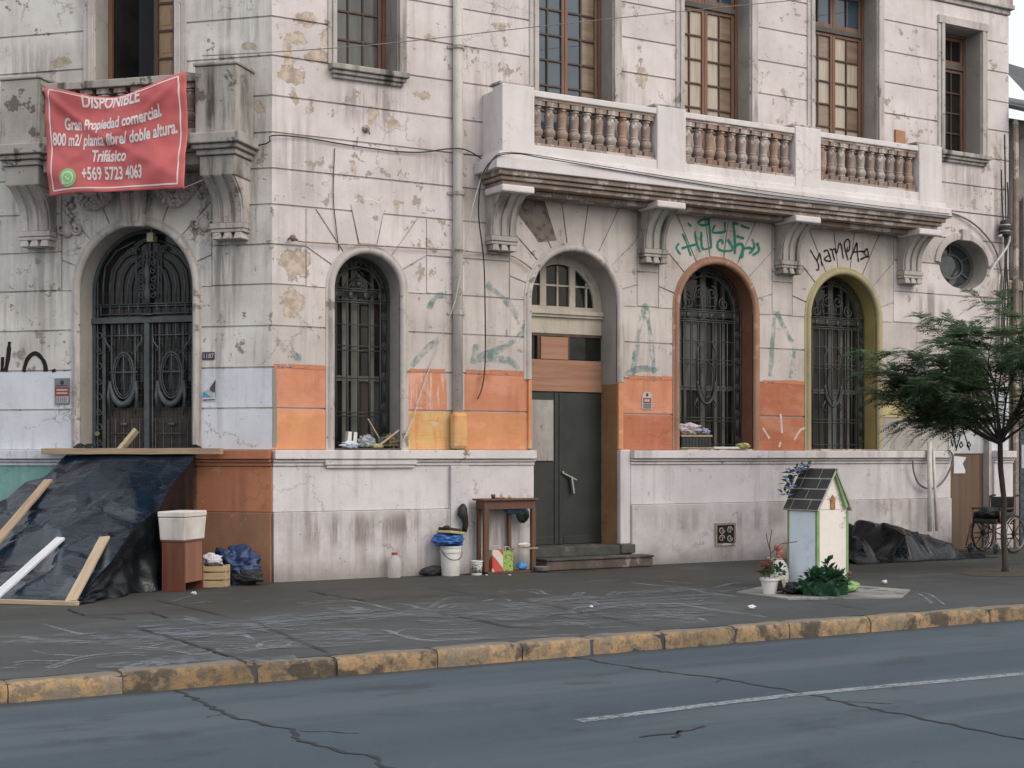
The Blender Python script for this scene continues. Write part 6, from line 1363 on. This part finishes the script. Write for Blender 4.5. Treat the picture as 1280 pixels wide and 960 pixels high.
# ---------------------------------------------------------------- wheelchair
wc = thing('wheelchair', 'old folding wheelchair with dark cushions parked at the side door', 'wheelchair', (12.02,-.80,0), math.pi + .12)
M['tyre'] = simple('tyre rubber', (.02,.02,.021), rough=.8); M['chrome'] = simple('dull chrome', (.30,.29,.28), (.16,.15,.145), .4, .8, 8); M['maroon'] = simple('maroon frame paint', (.10,.035,.03), (.06,.03,.03), .5, 0, 8); M['vinyl'] = simple('black vinyl', (.018,.02,.02), (.03,.032,.032), .45, 0, 7, .3)
for s in (-1, 1):
    whl = bpy.data.objects.new('wheel', None); COL.objects.link(whl); whl.parent = wc; whl.location = (-.12, s*.29, .31)
    rg = lambda r_, y=0: [(r_*math.cos(6.2832*i/32), y, r_*math.sin(6.2832*i/32)) for i in range(32)]
    mb = MB(); mb.tube(rg(.295), .017, 7, closed=True); mb.build('tyre', M['tyre'], whl, smooth=True)
    mb = MB(); mb.tube(rg(.272), .010, 6, closed=True); mb.tube(rg(.255, s*.035), .008, 6, closed=True); mb.build('rim', M['chrome'], whl, smooth=True)
    mb = MB()
    for k in range(8): a = k*math.pi/4; mb.tube([(.03*math.cos(a), 0, .03*math.sin(a)), (.27*math.cos(a), 0, .27*math.sin(a))], .009, 5)
    mb.tube([(0,-.03,0),(0,.03,0)], .035, 12); mb.build('spokes', M['tyre'], whl)
    cs = bpy.data.objects.new('caster', None); COL.objects.link(cs); cs.parent = wc; cs.location = (.28, s*.24, .08)
    mb = MB(); mb.tube([(.065*math.cos(6.2832*i/18), 0, .065*math.sin(6.2832*i/18)) for i in range(18)], .016, 6, closed=True); mb.tube([(0,-.015,0),(0,.015,0)], .05, 10); mb.build('tyre', M['tyre'], cs, smooth=True)
    mb = MB(); mb.tube([(0,.03,0),(0,.03,.09),(0,0,.12),(0,0,.2)], .01, 6); mb.build('fork', M['chrome'], cs)
    mb = MB(); mb.box(-.16,.22,s*.25-.025,s*.25+.025,.70,.735); mb.build('armrest', M['vinyl'], wc, bev=.01)
    mb = MB(); mb.box(-.15,.20,s*.25-.006,s*.25+.006,.50,.66); mb.build('side_guard', M['vinyl'], wc, bev=.005)
    mb = MB(); mb.tube([(-.22,s*.22,.90),(-.30,s*.22,.925),(-.36,s*.22,.92)], .016, 8); mb.build('push_handle', M['tyre'], wc, smooth=True)
    mb = MB(); mb.box(.36,.50,s*.13-.075,s*.13+.075,.09,.105); mb.build('footplate', M['tyre'], wc, bev=.004)
mb = MB()
for s in (-1, 1):
    y = s*.23
    mb.tube([(-.22,y,.92),(-.2,y,.5),(-.18,y,.22)], .012, 7); mb.tube([(-.2,y,.47),(.24,y,.49),(.30,y,.44),(.42,y,.12)], .012, 7); mb.tube([(-.18,y,.24),(.28,y,.24),(.28,y,.45)], .012, 7); mb.tube([(.2,s*.25,.49),(.2,s*.25,.70)], .010, 7); mb.tube([(-.15,s*.25,.5),(-.15,s*.25,.70)], .010, 7)
mb.tube([(.0,-.23,.26),(.0,.23,.46)], .010, 6); mb.tube([(.02,.23,.26),(.02,-.23,.46)], .010, 6); mb.build('frame', M['maroon'], wc, smooth=True)
mb = MB(); mb.box(-.20,.24,-.215,.215,.475,.555); mb.build('seat', M['vinyl'], wc, bev=.02); mb = MB(); mb.box(-.245,-.205,-.21,.21,.52,.90); mb.build('backrest', M['vinyl'], wc, bev=.015)
mb = MB(); mb.box(.02,.12,-.262,-.258,.54,.58); mb.build('tag_plate', M['plastic_white'], wc)
lump('bag', 'dark bag slumped on the wheelchair seat', 'bag', (11.93,-.80,.55), (.4,.36,.2), M['cloth_black'], 25, amp=.25)

# ---------------------------------------------------------------- wayside shrine
sr = thing('wayside_shrine', 'small house shaped roadside shrine with tiled roof and cream and blue walls', 'shrine', (5.18,-4.23,0))
M['cream'] = stucco('cream paint', (.74,.69,.65), (.68,.63,.59), (), streak=.1, chip=.12, bump=.1); M['sky_paint'] = stucco('pale blue paint', (.72,.79,.86), (.67,.75,.83), (), streak=.1, chip=.12, bump=.1); M['lime'] = simple('lime green paint', (.22,.36,.15), (.17,.29,.11), .6)
w2, d2, hw_ = .23, .25, .95
mb = MB(); mb.box(-w2,w2,-d2,d2,.0,hw_-.004,0); mb.box(-w2-.004,-w2+.05,-d2+.03,d2-.03,.03,hw_-.03,1); mb.build('wall', [M['cream'], M['sky_paint']], sr)
mb = MB()
for x, y in ((-w2,-d2),(-w2,d2),(w2,-d2),(w2,d2)): mb.box(x-.012,x+.012,y-.010,y+.010,0,hw_-.006)
mb.box(-w2-.008,-w2+.03,-d2-.006,-d2+.028,.0,hw_-.008); mb.build('edge_trim', M['lime'], sr)
mb = MB(); mb.prism([(-w2-.0,hw_),(w2+.0,hw_),(0.02,1.40)], -d2-.0, d2, 0); gb = mb.build('gable', M['cream'], sr)
mb = MB(); mb.bar((.20,-d2-.02,hw_+.02), (.03,-d2-.02,1.37), .035, .04); mb.build('gable_trim', M['lime'], gb)
mb = MB(); mb.box(-.035,.035,-d2-.012,-d2-.001,hw_+.005,hw_+.11); mb.prism([(-.045,hw_+.111),(.045,hw_+.111),(0,hw_+.17)], -d2-.013, -d2-.001); mb.build('niche', simple('amber niche', (.42,.20,.06), (.2,.09,.03), .5, 0, 30), gb)
M['tile'] = simple('dark roof tile', (.026,.025,.024), (.042,.040,.038), .55, 0, 6, .2); M['grout'] = simple('pale grout', (.42,.42,.38), (.32,.32,.29), .9)
rf = bpy.data.objects.new('roof', None); COL.objects.link(rf); rf.parent = sr
ys, ye = -d2 - .055, d2 + .05
for s in (-1, 1):
    e0 = Vector((s*(w2 + .045), 0, hw_ - .01)); r0 = Vector((.02, 0, 1.43)); dn = (r0 - e0); L = dn.length; dn.normalize(); nn = Vector((-dn.z*1, 0, dn.x)) if s > 0 else Vector((-dn.z, 0, dn.x)); nn = nn if nn.z > 0 else -nn
    mb = MB(); mb.add([e0 + Vector((0,ys,0)), e0 + Vector((0,ye,0)), r0 + Vector((0,ye,0)), r0 + Vector((0,ys,0))] + [e0 - nn*.02 + Vector((0,ys,0)), e0 - nn*.02 + Vector((0,ye,0)), r0 - nn*.02 + Vector((0,ye,0)), r0 - nn*.02 + Vector((0,ys,0))], [(0,1,2,3),(7,6,5,4),(0,3,7,4),(1,5,6,2),(0,4,5,1)])
    mb.build('mortar_bed', M['grout'], rf)
    mb = MB()
    for row in range(4):
        a0 = L*row/4 + .009; a1 = L*(row+1)/4 - .009; cuts = [ys, ys + (.30 if row % 2 else .18), ys + (.30 if row % 2 else .18) + .30, ye]
        if row == 3: cuts = [ys, ys + .22, ys + .48, ye]
        for c0, c1 in zip(cuts, cuts[1:]):
            c0 += .008; c1 -= .008; p = [e0 + dn*a0, e0 + dn*a1]
            mb.add([p[0] + Vector((0,c0,0)) + nn*.001, p[0] + Vector((0,c1,0)) + nn*.001, p[1] + Vector((0,c1,0)) + nn*.001, p[1] + Vector((0,c0,0)) + nn*.001, p[0] + Vector((0,c0,0)) + nn*.006, p[0] + Vector((0,c1,0)) + nn*.006, p[1] + Vector((0,c1,0)) + nn*.006, p[1] + Vector((0,c0,0)) + nn*.006], [(0,3,2,1),(4,5,6,7),(0,1,5,4),(1,2,6,5),(2,3,7,6),(3,0,4,7)])
    mb.build('tiles', M['tile'], rf)
mb = MB(); mb.add([(4.02,-4.15,.0),(4.02,-5.05,.0),(5.25,-5.52,.0),(5.95,-4.95,.0),(5.75,-3.85,.0),(4.7,-3.75,0),(4.02,-4.15,.017),(4.02,-5.05,.017),(5.25,-5.52,.017),(5.95,-4.95,.017),(5.75,-3.85,.017),(4.7,-3.75,.017)], [(6,7,8,9,10,11)] + [(i, (i+1) % 6, (i+1) % 6 + 6, i + 6) for i in range(6)])
tag(mb.build('concrete_pad', stucco('pale concrete', (.30,.30,.28), (.19,.19,.18), (), streak=.0, chip=.3, chipcol=(.12,.12,.12))), kind='structure')
lump('stone', 'lime green painted stone at the foot of the shrine front', 'stone', (5.12,-4.80,.01), (.42,.22,.13), M['lime'], 31, .35, amp=.15)

# flowers and plants
def leafmat(name, a, b, rough=.5):
    t = NT(name); isl = t.n('NewGeometry').outputs['Random Per Island']; col = t.mix(isl, a, b)
    m_ = t.bsdf(col, rough, spec=.35); bs_ = t.out.inputs[0].links[0].from_node
    tr_ = t.n('BsdfTranslucent'); t.l(col, tr_.inputs[0]); ms = t.n('MixShader'); ms.inputs[0].default_value = .45
    t.l(bs_.outputs[0], ms.inputs[1]); t.l(tr_.outputs[0], ms.inputs[2]); t.l(ms.outputs[0], t.out.inputs[0]); return m_
M['leaf_dark'] = leafmat('dark leaves', (.012,.045,.024), (.045,.13,.055)); M['leaf_mid'] = leafmat('mid leaves', (.02,.07,.03), (.05,.14,.05)); M['petal_violet'] = leafmat('violet petals', (.34,.34,.66), (.50,.48,.78), .7); M['petal_red'] = leafmat('red petals', (.35,.03,.03), (.48,.07,.06), .7); M['petal_white'] = leafmat('white petals', (.55,.56,.5), (.66,.66,.6), .7)
def leaf(mb, base, d, L, w_, mi=0, droop=.25, roll=None):
    d = Vector(d).normalized(); sd = d.cross(Vector((0,0,1))); sd = sd.normalized() if sd.length > 1e-3 else Vector((1,0,0))
    if roll: sd = (Matrix.Rotation(roll, 3, d) @ sd)
    b = Vector(base); m1 = b + d*L*.45 + Vector((0,0,-droop*L*.12)); tip = b + d*L + Vector((0,0,-droop*L*.6)); up = sd.cross(d)*w_*.15
    mb.add([b, m1 + sd*w_/2 + up, tip, m1 - sd*w_/2 + up, m1], [(0,1,4),(0,4,3),(1,2,4),(4,2,3)], mi)
def foliage(mb, c, r, n, L, w_, mi=0, upb=.3):
    for k in range(n):
        a = random.uniform(0, 6.283); e = random.uniform(-.2, 1.2); v = Vector((math.cos(a)*math.cos(e), math.sin(a)*math.cos(e), math.sin(e)))
        p = Vector(c) + Vector((v.x*r[0], v.y*r[1], v.z*r[2]))*random.uniform(.3, 1); leaf(mb, p, v + Vector((random.uniform(-.4,.4), random.uniform(-.4,.4), upb)), L*random.uniform(.7,1.3), w_, mi, .5, random.uniform(-.8,.8))
def blossom(mb, c, r, mi, n=6):
    a0 = random.uniform(0, 6)
    for k in range(n):
        a = a0 + 6.283*k/n; leaf(mb, c, (math.cos(a), math.sin(a), random.uniform(.1,.7)), r, r*.8, mi, .3, random.uniform(-.4,.4))
fl = thing('flower_bunch', 'bunch of violet flowers tied on the shrine roof ridge', 'flowers', (5.10,-3.98,1.34)); mb = MB(); mf = MB()
for (dx, dy, dz) in ((0,0,.06),(-.04,-.06,.0),(-.03,.06,.02),(-.12,-.03,-.13),(-.17,.0,-.24),(-.1,.05,-.1),(0,-.14,.08)):
    foliage(mb, (dx, dy, dz), (.07,.07,.06), 12, .10, .04)
    for q in range(4): blossom(mf, (dx + random.uniform(-.06,.02), dy + random.uniform(-.06,.06), dz + random.uniform(-.02,.09)), .05, 0, 6)
mb.build('leaves', M['leaf_mid'], fl, fix=False); mf.build('petals', M['petal_violet'], fl, fix=False)
pt = thing('potted_plant', 'leafy green plant in dark green wrapping before the shrine corner', 'plant', (4.66,-4.92,.017)); mb = MB(); foliage(mb, (0,0,.13), (.29,.24,.16), 380, .095, .05, 0); 
for k in range(20): leaf(mb, (.06 + random.uniform(-.03,.03), random.uniform(-.03,.03), .22 + k*.009), (random.uniform(-.8,.8), random.uniform(-.8,.8), .9), .10, .045, 0, .2, random.uniform(-1,1))
mb.build('leaves', M['leaf_dark'], pt, fix=False)
mb = MB(); nn_ = 26; vs = []
for j in range(6):
    for i in range(nn_): a = 6.283*i/nn_; r_ = (.20 + .05*j/5 + .035*math.sin(a*7 + j) + .02*math.sin(a*13)); vs.append((r_*math.cos(a)*1.15, r_*math.sin(a), .17*j/5 + .02*math.sin(a*9)*(j/5)))
mb.add(vs, [(j*nn_+i, j*nn_+(i+1) % nn_, (j+1)*nn_+(i+1) % nn_, (j+1)*nn_+i) for j in range(5) for i in range(nn_)]); o = mb.build('wrapping', simple('green cellophane', (.012,.05,.03), (.02,.085,.04), .2, 0, 8, .5, dist=.02), pt, smooth=True)
fp = thing('potted_plant', 'white pot with red flowers and bare twigs left of the shrine', 'plant', (4.22,-4.50,.017)); mb = MB(); mb.lathe([(.075,0),(.10,.15),(.112,.152),(.112,.175),(.095,.175),(.07,.02)], (0,0,0), 20); o = mb.build('pot', M['plastic_white'], fp); smooth_by_angle(o, 40)
mb = MB(); mf = MB(); foliage(mb, (0,0,.22), (.11,.11,.08), 60, .08, .035)
for k in range(11): blossom(mf, (random.uniform(-.14,.02), random.uniform(-.08,.08), random.uniform(.26,.36)), .035, 0)
mb.build('leaves', M['leaf_mid'], fp, fix=False); mf.build('petals', M['petal_red'], fp, fix=False)
mb = MB()
for pts in ([(.0,0,.17),(.02,0,.4),(.0,.0,.55),(.03,.0,.72)], [(.0,0,.5),(-.04,0,.62),(-.05,.0,.68)], [(.01,0,.45),(.12,-.05,.56),(.30,-.12,.585)], [(-.05,.02,.17),(-.04,.02,.42)]): mb.tube(pts, .0055, 5)
mb.build('twigs', M['frame_dark'], fp)
wp = thing('potted_plant', 'small white flowered plant between the white pot and the figurine', 'plant', (4.48,-4.30,.017)); mb = MB(); mf = MB(); mb.lathe([(.06,0),(.08,.12),(.06,.12)], (0,0,0), 14, 1); foliage(mb, (0,0,.20), (.12,.12,.13), 90, .07, .035)
for k in range(9): blossom(mf, (random.uniform(-.07,.07), random.uniform(-.07,.07), random.uniform(.32,.40)), .03, 0)
mb.build('leaves', [M['leaf_dark'], M['cloth_black']], wp, fix=False); mf.build('petals', M['petal_white'], wp, fix=False)
fg = thing('figurine', 'plaster figurine with red head and spotted white body beside the shrine', 'figurine', (4.78,-4.02,.0)); mb = MB(); mb.lathe([(.10,0),(.12,.05),(.115,.18),(.08,.30),(.04,.35)], (0,0,0), 16); 
t = NT('spotted plaster'); vo = t.n('TexVoronoi'); t.l(t.coord(), vo.inputs[0]); vo.inputs['Scale'].default_value = 13; M['spots'] = t.bsdf(t.mix(t.ramp(vo.outputs['Distance'], .30, .36), (.04,.04,.045), (.60,.58,.54)), .6)
mb.build('body', M['spots'], fg, smooth=True); mb = MB(); mb.ball((.01,0,.42), (.055,.05,.075), 12, 8); mb.ball((-.02,0,.50), (.05,.045,.05), 10, 7); mb.build('head', simple('dull red paint', (.32,.05,.045), (.4,.2,.15), .5, 0, 7), fg, smooth=True)
lump('plastic_bag', 'black plastic bag lying flat left of the shrine', 'bag', (4.52,-4.62,.017), (.5,.36,.12), M['tarp_black'], 33, .2, amp=.3)
vp = vessel('flower_pot', 'small rust red pot behind the right corner of the shrine', 'pot', (5.55,-4.28,.017), [(.06,0),(.08,.15),(.09,.15),(.09,.18),(.07,.18)], simple('rust pot', (.16,.045,.03), (.12,.035,.025), .6))
tg = MB(); tg.box(-.025,.025,-.006,.006,0,.2); o = tg.build('wooden_tag', M['plank_pale'], None, loc=(4.36,-4.62,.017)); o.rotation_euler = (.1,-.45,.2); tag(o, 'little wooden plant tag leaning on the white pot', 'tag')
for k, (X, Y_, s_, lab) in enumerate(((3.03,-5.62,.07,'crumpled white paper scrap on the pavement before the shrine'),(6.36,-4.12,.07,'crumpled white paper scrap on the pavement right of the shrine'),(-1.4,-1.2,.06,'pale scrap on the pavement before the plastic shelter'),(2.73,-.62,.03,'tiny pale pebble on the pavement before the white tub'),(1.7,-4.66,.04,'tiny pale scrap on the pavement in the chalk drawing'),(3.0,-.75,.03,'tiny pale pebble on the pavement before the brown table'))):
    lump('litter', lab, 'litter', (X, Y_, .004), (s_*1.3, s_, s_*.6), M['cloth_white'], 40 + k, k, amp=.6, n=10, m=7, group='scraps on the pavement', sm=False)

# ---------------------------------------------------------------- street tree
tre = thing('street_tree', 'slender young street tree with feathery dark green leaves', 'tree', (8.99,-3.68,0))
M['bark'] = simple('grey brown bark', (.060,.048,.040), (.035,.028,.024), .9, 0, 18, .5, stretch=(1,1,.25))
rt = random.Random(21); tb_ = MB(); cw = MB()
def frond(p, d, L):
    d = d.normalized(); sd = d.cross(Vector((0,0,1)));
    if sd.length < 1e-3: sd = Vector((1,0,0))
    sd.normalize(); n = 9; tint = 0
    for i in range(n):
        t_ = (i + 1)/n; c = p + d*L*t_ + Vector((0,0,-.30*L*t_*t_)); ll = L*.46*math.sin(math.pi*(.18 + .74*t_))
        for s in (-1, 1):
            dd = (sd*s*.9 + d*.65 + Vector((0,0,rt.uniform(-.35,.1)))).normalized(); e = c + dd*ll; wv = d*(.007 + .007*rt.random())
            cw.add([c - wv*.4, c + wv*.4, c + dd*ll*.5 + wv, e, c + dd*ll*.5 - wv], [(0,1,2,3,4)])
def branch(p, d, L, r, depth):
    n = 6; pts = [p.copy()]; rr = [r]; q = p.copy(); dd = d.normalized()
    for i in range(n):
        dd = (dd + Vector((rt.uniform(-.2,.2), rt.uniform(-.2,.2), rt.uniform(-.12,.16)))).normalized(); q = q + dd*L/n; pts.append(q.copy()); rr.append(max(.004, r*(1 - .75*(i+1)/n)))
        if depth > 0 and i >= 1:
            for k in range(1 if depth == 2 or rt.random() < .62 else 0):
                a = rt.uniform(-1.15, 1.15); nd = (Matrix.Rotation(a, 3, 'Z') @ dd); nd.z = rt.uniform(-.12, .55); branch(q, nd, L*rt.uniform(.45,.70), r*.5, depth - 1)
        if depth <= 1 and i >= 1:
            for k in range(2 if depth == 0 and rt.random() < .8 else 1):
                a = rt.uniform(-1.5, 1.5); nd = (Matrix.Rotation(a, 3, 'Z') @ dd); nd.z = rt.uniform(-.35, .45); frond(q, nd, rt.uniform(.20,.36))
    for k in range(3): frond(q, dd + Vector((rt.uniform(-.5,.5), rt.uniform(-.5,.5), rt.uniform(-.5,.1))), rt.uniform(.22,.36))
    tb_.tube(pts, rr, 6)
tb_.tube([(0,0,-.02),(.01,.0,.1),(-.02,.01,.5),(.01,.02,.95),(-.05,.03,1.4),(-.06,.03,1.78)], [.055,.042,.037,.036,.036,.034], 9)
rimg = Vector((.863,-.505,0)); fimg = Vector((.505,.863,0)); top = Vector((-.06,.03,1.74))
for (a, b, z, L, r) in ((-1,.05,.38,1.12,.026),(-.9,.4,.62,1.05,.022),(-.8,-.4,.6,1.05,.022),(.6,.15,1.0,1.15,.030),(.9,-.3,.5,1.1,.022),(.1,.3,1.3,1.2,.026),(-.3,-.1,1.25,1.15,.024),(-1,-.2,.75,1.12,.022),(.5,-.6,.9,1.05,.02),(.7,.6,.8,1.05,.02),(-.55,.1,1.15,1.3,.022),(-.8,-.1,1.0,1.25,.02),(.3,0,1.3,1.3,.022),(-.2,.35,1.2,1.25,.02),(-1,.3,.95,1.1,.02),(.15,-.3,1.3,1.15,.02)):
    branch(top, rimg*a + fimg*b + Vector((0,0,z)), L, r, 2)
tb_.build('trunk', M['bark'], tre, smooth=True)
cw.build('crown', leafmat('feathery leaves', (.075,.13,.075), (.14,.20,.11), .6), tre, fix=False)

# ---------------------------------------------------------------- sky, sun, camera
EL, AZ = math.radians(42), math.radians(201)
world = bpy.data.worlds.new('World'); scene.world = world; world.use_nodes = True
nt = world.node_tree; bgd = nt.nodes['Background']; sky = nt.nodes.new('ShaderNodeTexSky'); sky.sky_type = 'NISHITA'; sky.sun_disc = False
sky.sun_elevation = EL; sky.sun_rotation = math.radians(158); sky.air_density = 1.6; sky.dust_density = 5.0; sky.ozone_density = 1.0; sky.altitude = 50
mx = nt.nodes.new('ShaderNodeMix'); mx.data_type = 'RGBA'; mx.inputs[0].default_value = .68; mx.inputs[7].default_value = (6.9, 6.9, 7.05, 1)   # thin even cloud over the blue
nt.links.new(sky.outputs[0], mx.inputs[6]); nt.links.new(mx.outputs[2], bgd.inputs[0]); bgd.inputs[1].default_value = .15
ld = bpy.data.lights.new('sun', 'SUN'); ld.energy = .9; ld.angle = math.radians(38); ld.color = (1., .95, .90)
sun = bpy.data.objects.new('sun', ld); COL.objects.link(sun)
sd = Vector((.37*math.cos(EL), -.93*math.cos(EL), math.sin(EL))); sun.rotation_euler = sd.to_track_quat('Z', 'Y').to_euler(); sun.location = (5, -20, 30)
cam = bpy.data.cameras.new('camera'); co = bpy.data.objects.new('camera', cam); COL.objects.link(co)
co.location = (-6.7588, -17.4805, 1.60); co.rotation_euler = (math.pi/2, 0, -math.radians(30.35)); cam.sensor_width = 36; cam.lens = 36*1850/1280; cam.shift_y = 87/1280; cam.clip_end = 1000; cam.clip_start = .1
scene.camera = co
scene.view_settings.view_transform = 'Standard'; scene.view_settings.look = 'None'; scene.view_settings.gamma = 1; scene.view_settings.use_curve_mapping = False
scene.view_settings.exposure = 0.27
scene.cycles.max_bounces = 6
